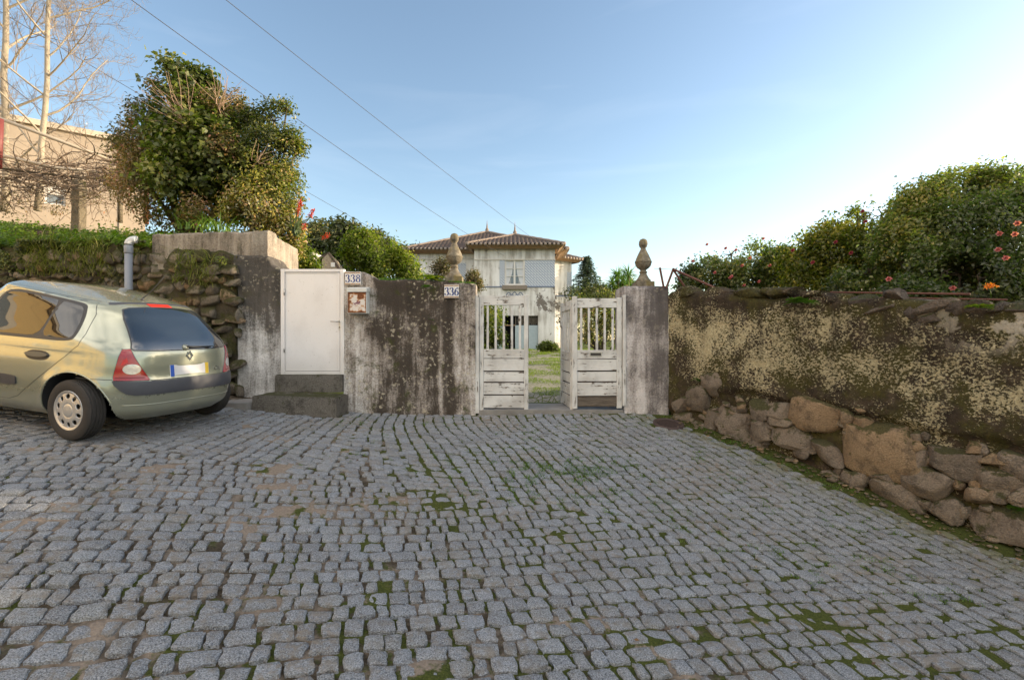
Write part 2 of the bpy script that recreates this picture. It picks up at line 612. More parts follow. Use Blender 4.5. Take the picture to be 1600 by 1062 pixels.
    for i, c in enumerate(cent):
        ky = (int(c[0] // 0.12), int(c[1] // 0.12))
        ok = True
        for dx in (-1, 0, 1):
            for dy in (-1, 0, 1):
                for j in cell.get((ky[0] + dx, ky[1] + dy), ()):
                    if np.hypot(*(cent[j] - c)) < 0.078:
                        ok = False
        if ok:
            cell.setdefault(ky, []).append(i)
        keep[i] = ok
    # odd stones fill what the courses left open
    cs0, cs = [q for q, k_ in zip(cs, keep) if k_], []
    pts_ = np.array([q[0].mean(0) for q in cs0])
    cell = {}
    for i, c in enumerate(pts_):
        cell.setdefault((int(c[0] // 0.13), int(c[1] // 0.13)), []).append(c)
    gx_, gy_ = np.meshgrid(np.arange(-7, 5.5, .028), np.arange(1.0, 7.0, .028))
    cand = np.stack([gx_.ravel(), gy_.ravel()], 1) + RNG.normal(0, .006, (gx_.size, 2))
    RNG.shuffle(cand)
    for c in cand:
        ky = (int(c[0] // 0.13), int(c[1] // 0.13))
        if any(math.hypot(*(q - c)) < .097 for dx in (-1, 0, 1) for dy in (-1, 0, 1) for q in cell.get((ky[0] + dx, ky[1] + dy), ())):
            continue
        if not free(c):
            continue
        if c[1] > crease(c[0]):
            sl = float(slant(c[0]))
            d_ = np.array((sl, -1.0)) / math.hypot(sl, 1)
        else:
            d_ = e1
        stone(c, d_, RNG.uniform(.036, .048), RNG.uniform(.034, .046))
        cell.setdefault(ky, []).append(c)
    cs = cs0 + cs
    for i, (xy, zz) in enumerate(cs):
        z0 = gz(xy[:, 0], xy[:, 1])
        top = np.concatenate([xy, (z0 + zz)[:, None]], 1)
        sk = top[ringi].copy()
        sk[:, 2] -= 0.05
        sk[:, :2] += (sk[:, :2] - xy.mean(0)) * 0.02
        st.add(np.concatenate([top, sk]), FT + FS, RNG.uniform(0, 1))
    o = st.build('street_paving', M_SETT, origin=(0, 0, 0), sharp=48)
    structure(o)


build_street()
# ---------------------------------------------------------------- fast leaf meshes
def fast_mesh(name, V, Q, T, mat, parent=None, origin=None, smooth_shade=False):
    """V (n,3), Q (m,4) quads, T tint per vert; linked as one mesh object"""
    V = np.asarray(V, float)
    if parent is not None:
        V = V - np.array(parent.get('_o', (0, 0, 0)))
        o = None
    else:
        o = np.array(origin if origin is not None else (V[:, 0].mean(), V[:, 1].mean(), V[:, 2].min()))
        V = V - o
    me = bpy.data.meshes.new(name)
    m = len(Q)
    k = Q.shape[1]
    me.vertices.add(len(V))
    me.vertices.foreach_set('co', V.astype(np.float32).ravel())
    me.loops.add(m * k)
    me.loops.foreach_set('vertex_index', np.asarray(Q, np.int32).ravel())
    me.polygons.add(m)
    me.polygons.foreach_set('loop_start', np.arange(0, m * k, k, dtype=np.int32))
    me.polygons.foreach_set('loop_total', np.full(m, k, np.int32))
    at_ = me.attributes.new('tint', 'FLOAT', 'POINT')
    at_.data.foreach_set('value', np.asarray(T, np.float32))
    me.materials.append(mat)
    if smooth_shade:
        me.polygons.foreach_set('use_smooth', [True] * m)
    me.update(calc_edges=True)
    me.validate()
    ob = bpy.data.objects.new(name, me)
    COL.objects.link(ob)
    if parent is not None:
        ob.parent = parent
    else:
        ob.location = o
    return ob


def unit(v):
    return v / (np.linalg.norm(v, axis=-1, keepdims=True) + 1e-9)


def leaf_geo(C, N_, size, aspect=0.5, fold=0.18, tint=None, axis=None, droop=0.0):
    """kite-shaped leaves at C (n,3) with normals N_; returns V, Q, T"""
    n = len(C)
    N_ = unit(N_)
    A = axis if axis is not None else RNG.normal(0, 1, (n, 3))
    A = unit(A - N_ * (A * N_).sum(1, keepdims=True))
    B = np.cross(N_, A)
    s = (np.asarray(size) * np.ones(n) * RNG.uniform(0.7, 1.3, n))[:, None]
    base = C - A * s * 0.5
    tip = C + A * s * 0.5 - N_ * s * droop
    l = C + B * s * aspect * 0.5 + N_ * s * fold - A * s * 0.06
    r = C - B * s * aspect * 0.5 + N_ * s * fold - A * s * 0.06
    V = np.stack([base, r, tip, l], 1).reshape(-1, 3)
    Q = np.arange(4 * n).reshape(n, 4)
    T = np.repeat(tint if tint is not None else RNG.uniform(0, 1, n), 4)
    return V, Q, T


def join_geo(parts):
    V, Q, T, off = [], [], [], 0
    for v, q, t in parts:
        V.append(v); Q.append(q + off); T.append(t); off += len(v)
    return np.concatenate(V), np.concatenate(Q), np.concatenate(T)


_bm = bmesh.new()
bmesh.ops.create_icosphere(_bm, subdivisions=3, radius=1.0)
ICO_V = np.array([v.co[:] for v in _bm.verts])
ICO_F = [tuple(v.index for v in f.verts) for f in _bm.faces]
_bm.free()
_bm = bmesh.new()
bmesh.ops.create_icosphere(_bm, subdivisions=4, radius=1.0)
ICO4_V = np.array([v.co[:] for v in _bm.verts])
ICO4_F = [tuple(v.index for v in f.verts) for f in _bm.faces]
_bm.free()


def rock(mb, c, half, U, N_, tint, rough=0.10, sq=0.45, roll=0.0, fine=False):
    """an irregular squarish stone: half = half sizes along U (level), up, and N_ (out of the wall)"""
    V0, F0 = (ICO4_V, ICO4_F) if fine else (ICO_V, ICO_F)
    V = np.sign(V0) * np.abs(V0) ** sq
    seed = int(RNG.integers(0, 10000))
    m = np.array([[1, RNG.normal(0, .13), 0], [RNG.normal(0, .10), 1, 0], [0, 0, 1]])
    V = V @ m
    V = V * (1 + rough * 1.3 * fbm(V0 * 1.3 + seed, 2, seed)[:, None])
    V = V + V0 * (rough * 0.55 * fbm(V0 * 4.0 + seed, 3, seed + 3)[:, None])
    # broken faces: shear the lump off along random planes
    for _ in range(14):
        n_ = RNG.normal(0, 1, 3)
        n_ /= np.linalg.norm(n_)
        dd = V @ n_
        lim = np.quantile(dd, RNG.uniform(.79, .955))
        V = V - np.outer(np.maximum(dd - lim, 0) * .92, n_)
    V = V + V0 * (rough * 0.30 * fbm(V0 * 6.0 + seed, 3, seed + 7)[:, None])
    V = V / np.quantile(np.abs(V), .93, axis=0) * .93
    V = V * np.asarray(half)
    cr, sr = math.cos(roll), math.sin(roll)
    V = np.stack([V[:, 0] * cr - V[:, 1] * sr, V[:, 0] * sr + V[:, 1] * cr, V[:, 2]], 1)
    U3, N3, Z3 = np.array((U[0], U[1], 0)), np.array((N_[0], N_[1], 0)), np.array((0, 0, 1.0))
    W = np.asarray(c) + V[:, :1] * U3 + V[:, 1:2] * Z3 + V[:, 2:] * N3
    mb.add(W, F0, tint)


# ---------------------------------------------------------------- wall materials
def weathered(name, light, mid, dark, x0, x1, bias, lichen=0.5, mossy=0.3, zlo=0.5, zhi=2.4, topdark=0.0):
    """lime render gone grey: light patches, black run-off streaks, lichen spots. bias: darkness along world x"""
    g = G(name)
    p = g.pos()
    x, y, z = g.sep(p)
    b = g.ramp(g.math('DIVIDE', g.math('SUBTRACT', x, x0), x1 - x0), bias)
    streak = g.noise(1.0, g.map(p, (7, 7, 0.75)), 6, 0.65, 0.3)
    blot = g.noise(2.3, p, 7, 0.66)
    fine = g.noise(45, p, 5, 0.7)
    k = g.math('ADD', g.math('MULTIPLY', streak, 0.55), g.math('MULTIPLY', blot, 0.45))
    k = g.math('ADD', k, g.math('SUBTRACT', b, 0.5))
    if topdark:
        k = g.math('ADD', k, g.math('MULTIPLY', g.step(z, zlo, zhi), topdark))
    k = g.math('ADD', k, g.math('MULTIPLY', g.math('SUBTRACT', fine, 0.5), 0.28))
    c = g.ramp(k, [(0.34, light), (0.46, mid), (0.55, dark), (0.75, tuple(v * 0.5 for v in dark))])
    c = g.mix(g.math('MULTIPLY', g.step(fine, 0.52, 0.70), 0.35), c, tuple(v * 0.45 for v in mid))
    # lichen spots
    sp = g.voro(17, g.mix(0.06, p, g.n('ShaderNodeTexNoise', {'Vector': p, 'Scale': 30.0}).outputs['Color']))
    lz = g.step(g.noise(3.1, p, 4), 0.42, 0.60)
    lf = g.math('MULTIPLY', g.math('MULTIPLY', g.step(g.math('ADD', sp, g.math('MULTIPLY', g.math('SUBTRACT', g.noise(13, p, 3), .5), 1.1)), 0.36, 0.18), lz), g.math('MULTIPLY', g.step(fine, 0.36, 0.50), lichen))
    c = g.mix(lf, c, (0.43, 0.385, 0.29))
    # moss
    mf = g.math('MULTIPLY', g.step(g.noise(3.7, p, 6, 0.7), 0.55, 0.66), mossy)
    c = g.mix(mf, c, (0.050, 0.055, 0.014))
    h = g.math('ADD', g.math('MULTIPLY', fine, 0.5), g.math('MULTIPLY', blot, 0.8))
    return g.finish(c, 0.93, g.bump(h, 0.025), spec=0.25)


M_GATEWALL = weathered('gate_wall_render', (0.60, 0.57, 0.54), (0.28, 0.245, 0.215), (0.062, 0.050, 0.040), -2.45, -0.53,
                       [(0.0, 0.38), (0.22, 0.42), (0.27, 0.525), (0.66, 0.525), (0.74, 0.46), (0.80, 0.53), (0.88, 0.44), (1.0, 0.44)], 0.8, 0.75, 0.8, 2.5, 0.08)
M_PIERL = weathered('pale_render', (0.66, 0.64, 0.62), (0.37, 0.35, 0.33), (0.10, 0.09, 0.08), -4.2, -3.2, [(0.0, 0.42), (1.0, 0.42)], 0.4, 0.25, 1.2, 2.7, 0.26)
M_PIERR = weathered('pier_render', (0.58, 0.545, 0.53), (0.33, 0.30, 0.285), (0.13, 0.115, 0.11), 1.6, 2.3, [(0.0, 0.40), (0.45, 0.40), (0.6, 0.52), (1.0, 0.52)], 0.25, 0.15, 1.2, 2.5, 0.10)
M_PARAPET = weathered('parapet_render', (0.34, 0.30, 0.25), (0.215, 0.185, 0.15), (0.09, 0.077, 0.062), -6, -3, [(0, 0.45), (1, 0.45)], 0.3, 0.25, 2.0, 3.3, 0.0)


def old_wall_mat():
    """black-brown old render, mossy, crusted with cream lichen"""
    g = G('lichened_render')
    p = g.pos()
    x, y, z = g.sep(p)
    fine = g.noise(38, p, 5, 0.72)
    big = g.noise(2.1, p, 5, 0.65)
    c = g.ramp(g.noise(9, p, 6, 0.7), [(0.3, (0.020, 0.015, 0.010)), (0.55, (0.060, 0.044, 0.030)), (0.75, (0.14, 0.105, 0.075))])
    moss = g.step(g.noise(2.6, p, 6, 0.7), 0.42, 0.58)
    c = g.mix(g.math('MULTIPLY', moss, 0.68), c, g.ramp(fine, [(0.3, (0.030, 0.028, 0.006)), (0.7, (0.105, 0.096, 0.022))]))
    # distance below the sloping top of the wall
    u = g.math('ADD', g.math('MULTIPLY', g.math('SUBTRACT', x, float(WA[0])), float(WD[0])), g.math('MULTIPLY', g.math('SUBTRACT', y, float(WA[1])), float(WD[1])))
    d = g.math('SUBTRACT', g.math('MULTIPLY_ADD', u, -0.113, 2.30), z)
    band = g.math('MULTIPLY', g.step(d, 0.02, 0.28), g.step(d, 1.30, 0.70))
    spots = g.noise(40, g.map(p, (1, 1, 1.35)), 5, 0.68, 0.4)
    dens = g.math('MULTIPLY_ADD', g.math('ADD', g.math('MULTIPLY', big, 1.6), g.math('MULTIPLY', band, 0.24)), -0.50, 1.012)
    lf = g.step(g.math('SUBTRACT', spots, dens), -0.012, 0.035)
    lich = g.ramp(fine, [(0.25, (0.23, 0.185, 0.105)), (0.55, (0.45, 0.385, 0.23)), (0.8, (0.68, 0.60, 0.44))])
    c = g.mix(lf, c, lich)
    # bare cream patches near the far end of the top
    pat = g.math('MULTIPLY', g.step(u, 2.6, 3.6), g.math('MULTIPLY', g.step(d, 0.55, 0.15), g.step(g.noise(4.5, p, 5, 0.6), 0.50, 0.56)))
    c = g.mix(pat, c, (0.52, 0.46, 0.37))
    run = g.math('MULTIPLY', g.step(g.noise(1.0, g.map(p, (6, 6, 0.55)), 5, 0.6), 0.52, 0.66), g.step(d, 1.3, 0.1))
    c = g.mix(g.math('MULTIPLY', run, 0.55), c, (0.028, 0.022, 0.016))
    h = g.math('ADD', g.math('MULTIPLY', lf, 0.35), g.math('ADD', fine, g.noise(9, p, 5)))
    return g.finish(c, 0.95, g.bump(h, 0.03), spec=0.2)


M_OLDWALL = old_wall_mat()


def stone_mat(name, stops, moss=0.5, dark=0.4):
    g = G(name)
    p = g.pos()
    t = g.attr()
    fine = g.noise(70, p, 4, 0.7)
    mid = g.noise(8, p, 6, 0.68)
    c = g.ramp(t, stops)
    c = g.mix(g.ramp(fine, [(0.32, 0.7), (0.62, 0.0)]), c, g.mix(0.65, c, (0.02, 0.018, 0.015)))
    c = g.mix(g.math('MULTIPLY', g.step(fine, 0.60, 0.72), 0.35), c, (0.55, 0.52, 0.47))
    c = g.mix(g.math('MULTIPLY', g.step(mid, 0.48, 0.66), dark), c, (0.055, 0.045, 0.037))
    nz_ = g.sep(g.n('ShaderNodeNewGeometry').outputs['Normal'])[2]
    mf = g.step(g.math('ADD', g.math('MULTIPLY', nz_, 0.22), g.noise(5.5, p, 6, 0.7)), 0.60 - 0.12 * moss, 0.70 - 0.08 * moss)
    c = g.mix(g.math('MULTIPLY', mf, 0.85), c, g.ramp(fine, [(0.3, (0.030, 0.034, 0.008)), (0.7, (0.095, 0.098, 0.022))]))
    cr_ = g.voro(11, p, 'DISTANCE_TO_EDGE')
    return g.finish(c, 0.9, g.bump(g.math('ADD', g.math('ADD', fine, mid), g.math('MULTIPLY', g.step(cr_, 0.0, 0.06), 0.12)), 0.050), spec=0.3)


M_STONE_L = stone_mat('mossy_rubble_stone', [(0.0, (0.17, 0.14, 0.105)), (0.4, (0.30, 0.255, 0.20)), (0.78, (0.40, 0.345, 0.275)), (0.88, (0.46, 0.28, 0.14)), (1.0, (0.47, 0.41, 0.33))], 1.25)
M_STONE_R = stone_mat('base_rubble_stone', [(0.0, (0.20, 0.16, 0.12)), (0.4, (0.36, 0.285, 0.215)), (0.72, (0.44, 0.345, 0.25)), (0.85, (0.46, 0.31, 0.18)), (1.0, (0.52, 0.36, 0.21))], 0.15, 0.5)
M_COPING = stone_mat('coping_stone_slate', [(0.0, (0.10, 0.08, 0.066)), (0.6, (0.20, 0.155, 0.12)), (1.0, (0.29, 0.22, 0.165))], 0.1, 0.5)
M_EARTH = plain('earth_mortar', (0.09, 0.072, 0.045), 0.95, var=0.6, scale=14, bump_d=0.03)
M_STEP = stone_mat('step_stone', [(0.0, (0.26, 0.235, 0.20)), (1.0, (0.26, 0.235, 0.20))], 0.35, 0.6)


def wall_slab(mb, a, b, ztop, zbot, thick, disp=0.012, cell=0.03, tint=0.5, recess=None, seed=1, round_top=0.03, sides=True):
    """a wall from a to b (front line seen from the street, front on the left of b - a turned...); front faces -normal"""
    a, b = np.asarray(a, float), np.asarray(b, float)
    L = np.linalg.norm(b - a)
    d = (b - a) / L
    nrm = np.array((d[1], -d[0]))                # towards the viewer for walls drawn left to right
    nu, nv = max(2, int(L / cell)), max(6, int(2.0 / cell))
    us = np.linspace(0, L, nu)
    rows = []
    tv = np.linspace(0, 1, nv)
    for u in us:
        zt, zb = float(ztop(u)), float(zbot(u))
        base = a + d * u
        zf = zb + (zt - round_top - zb) * tv
        fr = [(0.0, zz) for zz in zf]
        tp = [(-round_top * 0.35, zt - round_top * 0.35), (-round_top, zt), (-thick * 0.35, zt + 0.004), (-thick * 0.65, zt + 0.004), (-thick + round_top, zt), (-thick, zt - round_top), (-thick, zb)]
        rows.append([(base[0] + nrm[0] * o, base[1] + nrm[1] * o, zz) for o, zz in fr + tp])
    P = np.array(rows)
    sh = P.shape
    Q = P.reshape(-1, 3)
    dn = (disp * fbm(Q * 2.2, 5, seed, 0.55) * 1.6).reshape(sh[:2])
    topn = (disp * 1.6 * fbm(Q * 4.5 + 9, 4, seed + 5)).reshape(sh[:2])
    if recess is not None:
        dn[:, :nv] += recess(us[:, None] * np.ones((1, nv)), P[:, :nv, 2])
    P[:, :nv + 2, 0] += nrm[0] * dn[:, :nv + 2]
    P[:, :nv + 2, 1] += nrm[1] * dn[:, :nv + 2]
    P[:, nv:nv + 6, 2] += topn[:, nv:nv + 6]
    P[:, nv - 6:nv, 2] += topn[:, nv - 6:nv] * np.linspace(0, 1, 6)
    m, k = sh[:2]
    Fs = [(i * k + j, (i + 1) * k + j, (i + 1) * k + j + 1, i * k + j + 1) for i in range(m - 1) for j in range(k - 1)]
    if sides:
        # end faces: strips between the front column and the back
        Fs.append(tuple(range(k))[::-1])
        Fs.append(tuple((m - 1) * k + j for j in range(k)))
    mb.add(P.reshape(-1, 3), Fs, tint)


# ---------------------------------------------------------------- the gate wall and the piers
YW = 7.0
gw0, gw1 = at(537, 640, YW)[0], at(743, 640, YW)[0]


def prof(pts):
    xs, zs = [p[0] for p in pts], [p[1] for p in pts]
    return lambda x: np.interp(x, xs, zs)


def pz(py, Y=YW):
    return CZ + (CY - py) / F * Y


def pxx(px, Y=YW):
    return (px - CX) / F * Y


_tp = prof([(pxx(p), pz(q)) for p, q in [(537, 424), (568, 424), (576, 428), (590, 436), (640, 437), (690, 438), (700, 440), (743, 443)]])
mb = MB()
wall_slab(mb, (gw0, YW), (gw1, YW), lambda u: _tp(gw0 + u), lambda u: gz1(gw0 + u, YW) - 0.15, 0.36, 0.014, 0.025, seed=3)
gw = mb.build('gate_wall', M_GATEWALL, origin=(gw0, YW, pz(648)), sharp=50)
tag(gw, 'stained grey brown rendered wall spotted with lichen between the white door and wooden gate', 'wall')

# pier between the wooden gate and the lichened wall
pr0, pr1 = pxx(975.5), pxx(1045)
mb = MB()
wall_slab(mb, (pr0, YW), (pr1, YW), lambda u: pz(446), lambda u: gz1(pr0 + u, YW) - 0.15, 0.62, 0.012, 0.025, seed=8, round_top=0.045)
pr = mb.build('gate_pillar', M_PIERR, origin=(pr0 + .3, YW + .3, pz(648)), sharp=50)
tag(pr, 'square grey rendered gate pillar carrying a stone finial beside the lichened wall', 'pillar')

# pale end of the uphill wall, left of the white door
pl0, pl1 = pxx(366), pxx(438)
_tl = prof([(pxx(366), pz(398)), (pxx(417), pz(399)), (pxx(424), pz(412)), (pxx(438), pz(420))])
mb = MB()
wall_slab(mb, (pl0, YW), (pl1, YW), lambda u: _tl(pl0 + u), lambda u: gz1(pl0 + u, YW) - 0.2, 0.55, 0.020, 0.025, seed=21, round_top=0.04)
pl = mb.build('rendered_wall', M_PIERL, origin=(pl0, YW, pz(615)), sharp=50)
tag(pl, 'whitewashed wall end, black at its top, between the rubble wall and the white door', 'wall')

# concrete parapet above it, turning the corner
mb = MB()
px0, px1 = at(238, 360, 7.28), at(418, 360, 7.05)
wall_slab(mb, px0[:2], px1[:2], lambda u: pz(359), lambda u: pz(404) - 0.12, 0.22, 0.014, 0.03, seed=31)
pxe = at(466, 388, 8.4)
wall_slab(mb, px1[:2] + np.array((0.0, 0.004)), pxe[:2], lambda u: pz(360), lambda u: pz(425) - 0.3, 0.22, 0.014, 0.03, seed=33)
pp = mb.build('garden_parapet', M_PARAPET, origin=(px1[0], px1[1], pz(404)), sharp=50)
tag(pp, 'low concrete parapet turning a corner above the white door, its flank in the sun', 'wall')

# ---------------------------------------------------------------- uphill rubble retaining wall
LA = np.array((-3.98, 6.96))
LD = np.array((-0.966, 0.26)); LD /= np.linalg.norm(LD)
LN = np.array((-LD[1], LD[0])) * -1.0            # towards the street
if LN[1] > 0:
    LN = -LN


def lt_top(u):
    return np.interp(u, [0, 1.9, 5.0, 12], [pz(398), pz(380, 7.4), pz(383, 8.25), 4.2])


mbw = MB()
Lw = 11.0
Bp = LA + LD * Lw
wall_slab(mbw, Bp, LA, lambda u: lt_top(Lw - u), lambda u: gz1(*(Bp - LD * u)) - 0.2, 0.5, 0.05, 0.08, seed=41)
for u_ in np.arange(0, 1):
    pass
ms = MB()
h = -0.15
row = 0
while h < 2.9:
    hh = RNG.uniform(0.09, 0.20)
    u = RNG.uniform(-0.2, 0.05)
    while u < Lw:
        w = RNG.uniform(0.13, 0.40) if RNG.uniform() < 0.7 else RNG.uniform(0.07, 0.14)
        c2 = LA + LD * (u + w / 2)
        zc = gz1(*c2) + h + hh / 2 + RNG.normal(0, 0.02) + 0.03 * math.sin(u * 2.1 + row)
        if zc + hh * 0.4 < lt_top(u + w / 2) and RNG.uniform() > 0.03:
            rock(ms, (c2[0] + LN[0] * 0.005, c2[1] + LN[1] * 0.005, zc), (w * 0.50, hh * 0.49, RNG.uniform(0.05, 0.085)), LD, LN, RNG.uniform(0, 1), 0.14, RNG.uniform(0.45, 0.62), RNG.normal(0, 0.10))
        u += w * 0.98
    h += hh * 0.97
    row += 1
rw = thing('retaining_wall', 'mossy rubble stone retaining wall behind the parked car', 'wall', (LA[0] + LD[0] * 3, LA[1] + LD[1] * 3, gz1(*(LA + LD * 3))))
M_MOSSBACK = stone_mat('mossy_wall_core', [(0, (0.11, 0.09, 0.058)), (1, (0.11, 0.09, 0.058))], 1.6)
mbw.build('wall_core', M_MOSSBACK, rw)
ms.build('stonework', M_STONE_L, rw)

# ---------------------------------------------------------------- downhill wall with lichen
Wlen = 8.2
WE = WA + WD * Wlen


def wr_top(u):
    return 2.30 - 0.113 * u + 0.015 * np.sin(u * 3.1) + 0.012 * np.sin(u * 7.7)


def wr_base(u):
    c = WA + WD * u
    return gz1(*c) - 0.2


def wr_recess(U, Z):
    c = WA[None, None] + WD[None, None] * U[..., None]
    zg = gz(c[..., 0].ravel(), c[..., 1].ravel()).reshape(U.shape)
    wob = 0.10 * fbm(np.stack([U.ravel() * 2.4, Z.ravel() * 0, Z.ravel() * 0], 1), 3, 77).reshape(U.shape)
    lim = zg + np.interp(U, [0, 0.5, 1.0, 3.2, 5, 9], [0.12, 0.42, 0.58, 0.86, 0.9, 0.9]) + wob
    return -0.075 * smooth(0.04, -0.05, Z - lim)


old = thing('lichened_wall', 'long dark mossy garden wall crusted with cream lichen, its rubble foot laid bare', 'wall', (WA[0] + WD[0] * 2, WA[1] + WD[1] * 2, gz1(*(WA + WD * 2))))
mb = MB()
wall_slab(mb, WA, WE, wr_top, wr_base, 0.42, 0.034, 0.03, seed=55, recess=wr_recess, round_top=0.06)
mb.build('render_coat', M_OLDWALL, old, sharp=60)


def on_wr(px, py, out=0.0):
    """point of the downhill wall's face seen at (px, py)"""
    r = (px - CX) / F
    # WA + WD u = (rY, Y)
    u = (r * WA[1] - WA[0]) / (WD[0] - r * WD[1])
    c = WA + WD * u
    return u, np.array((c[0] + WN[0] * out, c[1] + WN[1] * out, CZ + (CY - py) / F * c[1]))


# stones of the bare foot, each as it lies: centre px, py, width, height in photo pixels, tint
FOOT = [
    (1146, 652, 52, 52, .35, 0), (1216, 643, 44, 34, .55, 0), (1186, 640, 26, 30, .3, 0), (1217, 658, 36, 16, .62, 0), (1277, 651, 78, 52, .93, .12), (1240, 682, 64, 36, .45, .06),
    (1190, 676, 36, 34, .4, 0), (1150, 686, 50, 30, .3, 0), (1180, 696, 30, 20, .2, 0), (1290, 706, 54, 36, .4, .12), (1250, 708, 26, 14, .25, 0), (1320, 652, 22, 30, .8, 0), (1345, 640, 16, 10, .9, 0),
    (1367, 699, 110, 82, 1.0, .10), (1340, 664, 34, 26, .85, 0), (1432, 697, 24, 20, .97, 0), (1430, 720, 34, 30, .5, 0), (1482, 722, 84, 44, .25, .12), (1450, 755, 82, 44, .5, .14), (1396, 772, 86, 40, .55, .16), (1342, 752, 26, 36, .5, .3),
    (1318, 745, 24, 22, .6, .3), (1300, 744, 30, 12, .7, .2), (1374, 742, 40, 16, .3, 0), (1553, 718, 44, 18, .95, .05), (1520, 700, 22, 16, .85, 0), (1586, 732, 54, 40, .5, .1), (1560, 748, 90, 44, .55, .12),
    (1528, 778, 46, 30, .78, .12), (1478, 798, 46, 36, .5, .16), (1444, 788, 20, 14, .6, 0), (1506, 802, 20, 20, .6, 0), (1498, 756, 16, 14, .95, 0), (1555, 774, 44, 24, .6, .1), (1600, 775, 40, 30, .7, .1), (1574, 822, 110, 52, .45, .14),
    (1640, 800, 70, 50, .5, .1), (1660, 870, 110, 60, .45, .12), (1700, 780, 80, 60, .4, .1), (1660, 740, 60, 40, .6, .05), (1110, 660, 28, 40, .2, 0), (1085, 668, 30, 24, .3, 0), (1065, 630, 24, 26, .35, 0), (1064, 655, 22, 22, .3, 0),
    (1117, 600, 36, 34, .4, 0), (1090, 625, 30, 36, .25, 0), (1115, 690, 40, 16, .2, 0), (1408, 800, 30, 12, .3, .1), (1350, 782, 30, 14, .3, .1), (1428, 812, 30, 14, .3, .1), (1540, 796, 20, 16, .6, .1),
]
ms = MB()
for (px, py, w, hgt, t, roll) in FOOT:
    u, c = on_wr(px, py, 0.0)
    ua, _ = on_wr(px - w / 2, py)
    ub, _ = on_wr(px + w / 2, py)
    sx = abs(ub - ua) / 2 * 1.12
    sz = hgt / F * c[1] / 2 * 1.15
    dep = min(0.16, 0.55 * min(sx, sz) + 0.05)
    big = t > 0.9 and w > 60
    rock(ms, c - np.array((WN[0], WN[1], 0)) * dep * (0.52 if not big else 0.40), (sx, sz, dep), WD, WN, t, 0.16, RNG.uniform(0.42, 0.55), -roll * 0.8, True)
# chips and smaller stones filling between
for i in range(90):
    u = RNG.uniform(0.3, 6.5)
    c2 = WA + WD * u
    zz = gz1(*c2) + RNG.uniform(0.0, np.interp(u, [0, .5, 1, 3.2], [0.15, .4, .5, .8]))
    s_ = RNG.uniform(0.025, 0.06)
    rock(ms, (c2[0] - WN[0] * .05, c2[1] - WN[1] * .05, zz), (s_ * RNG.uniform(.9, 1.9), s_, 0.05), WD, WN, RNG.uniform(0, .9), 0.16, 0.6, RNG.normal(0, .3))
ms.build('stonework', M_STONE_R, old)
# leaning coping slabs
for (px, py, w, hgt, lean, t) in [(1372, 480, 74, 22, .32, .75), (1412, 488, 50, 30, .40, .3), (1452, 478, 78, 20, .26, .8), (1490, 484, 60, 30, .34, .4), (1340, 470, 50, 26, .2, .2), (1515, 482, 60, 26, .22, .6), (1440, 500, 60, 24, .45, .45), (1395, 462, 34, 24, .2, .5),
                                  (1300, 466, 44, 20, .0, .3), (1215, 458, 60, 22, .02, .4), (1165, 458, 50, 20, .0, .5), (1120, 458, 46, 22, .0, .25), (1072, 455, 40, 20, .05, .5), (1265, 462, 40, 18, .05, .4), (1585, 484, 50, 26, .2, .5), (1560, 478, 36, 20, .2, .3), (1650, 490, 90, 34, .2, .5)]:
    u, c = on_wr(px, py, 0.01)
    ua, _ = on_wr(px - w / 2, py)
    ub, _ = on_wr(px + w / 2, py)
    m1 = MB()
    rock(m1, c - np.array((WN[0], WN[1], 0)) * 0.14, (abs(ub - ua) / 2, hgt / F * c[1] / 2, 0.17), WD, WN, t, 0.15, 0.6, lean, True)
    m1.build('coping_stone', M_COPING if px > 1335 else M_OLDWALL, old)

# ---------------------------------------------------------------- steps at the white door, threshold, kerb
mb = MB()


def rough_block(lo, hi, n=14, d=0.012, seed=1):
    """a worn block: a box grid with softened, uneven faces"""
    bm = bmesh.new()
    bmesh.ops.create_cube(bm, size=2)
    bmesh.ops.bevel(bm, geom=bm.edges[:], offset=0.05, segments=2, affect='EDGES')
    bmesh.ops.subdivide_edges(bm, edges=[e for e in bm.edges if e.calc_length() > 0.3], cuts=n, use_grid_fill=True)
    V = np.array([v.co[:] for v in bm.verts])
    Fs = [tuple(v.index for v in f.verts) for f in bm.faces]
    bm.free()
    lo, hi = np.asarray(lo), np.asarray(hi)
    W = (lo + hi) / 2 + V * (hi - lo) / 2
    W = W + V * (d * fbm(W * 5 + seed, 4, seed)[:, None])
    return W, Fs


W_, F_ = rough_block((pxx(433), 6.93, pz(612)), (pxx(536), 7.30, pz(585)), seed=4)
s1 = MB().add(W_, F_, 0.3).build('door_step', M_STEP, sharp=50)
tag(s1, 'dark mossy upper step directly under the white metal door', 'step')
W_, F_ = rough_block((-3.43, 6.47, gz1(-2.9, 6.5) - 0.14), (-2.36, 6.97, pz(619, 6.5)), seed=9)
W_[:, 2] += (W_[:, 0] + 2.9) * -0.03
W_[:, 0] += np.where(W_[:, 0] < -3.2, (6.97 - W_[:, 1]) * -0.14, 0)
s2 = MB().add(W_, F_, 0.7).build('door_step', M_STEP, sharp=50)
tag(s2, 'broad worn bottom step jutting out onto the setts below the white metal door', 'step')
W_, F_ = rough_block((pxx(745) + .02, 6.985, gz1(0.5, 6.9) - 0.1), (pxx(974), 7.75, pz(640, 7.0)), n=18, seed=5)
s3 = MB().add(W_, F_, 0.5).build('threshold_slab', plain('threshold_stone', (0.20, 0.19, 0.175), 0.85, var=0.5, scale=5, bump_d=0.01), sharp=50)
tag(s3, 'worn grey stone threshold lying under the open wooden gates', 'slab')
W_, F_ = rough_block((-3.95, 6.40, gz1(-3.7, 6.5) - 0.1), (-3.50, 6.92, gz1(-3.7, 6.6) + 0.035), seed=6)
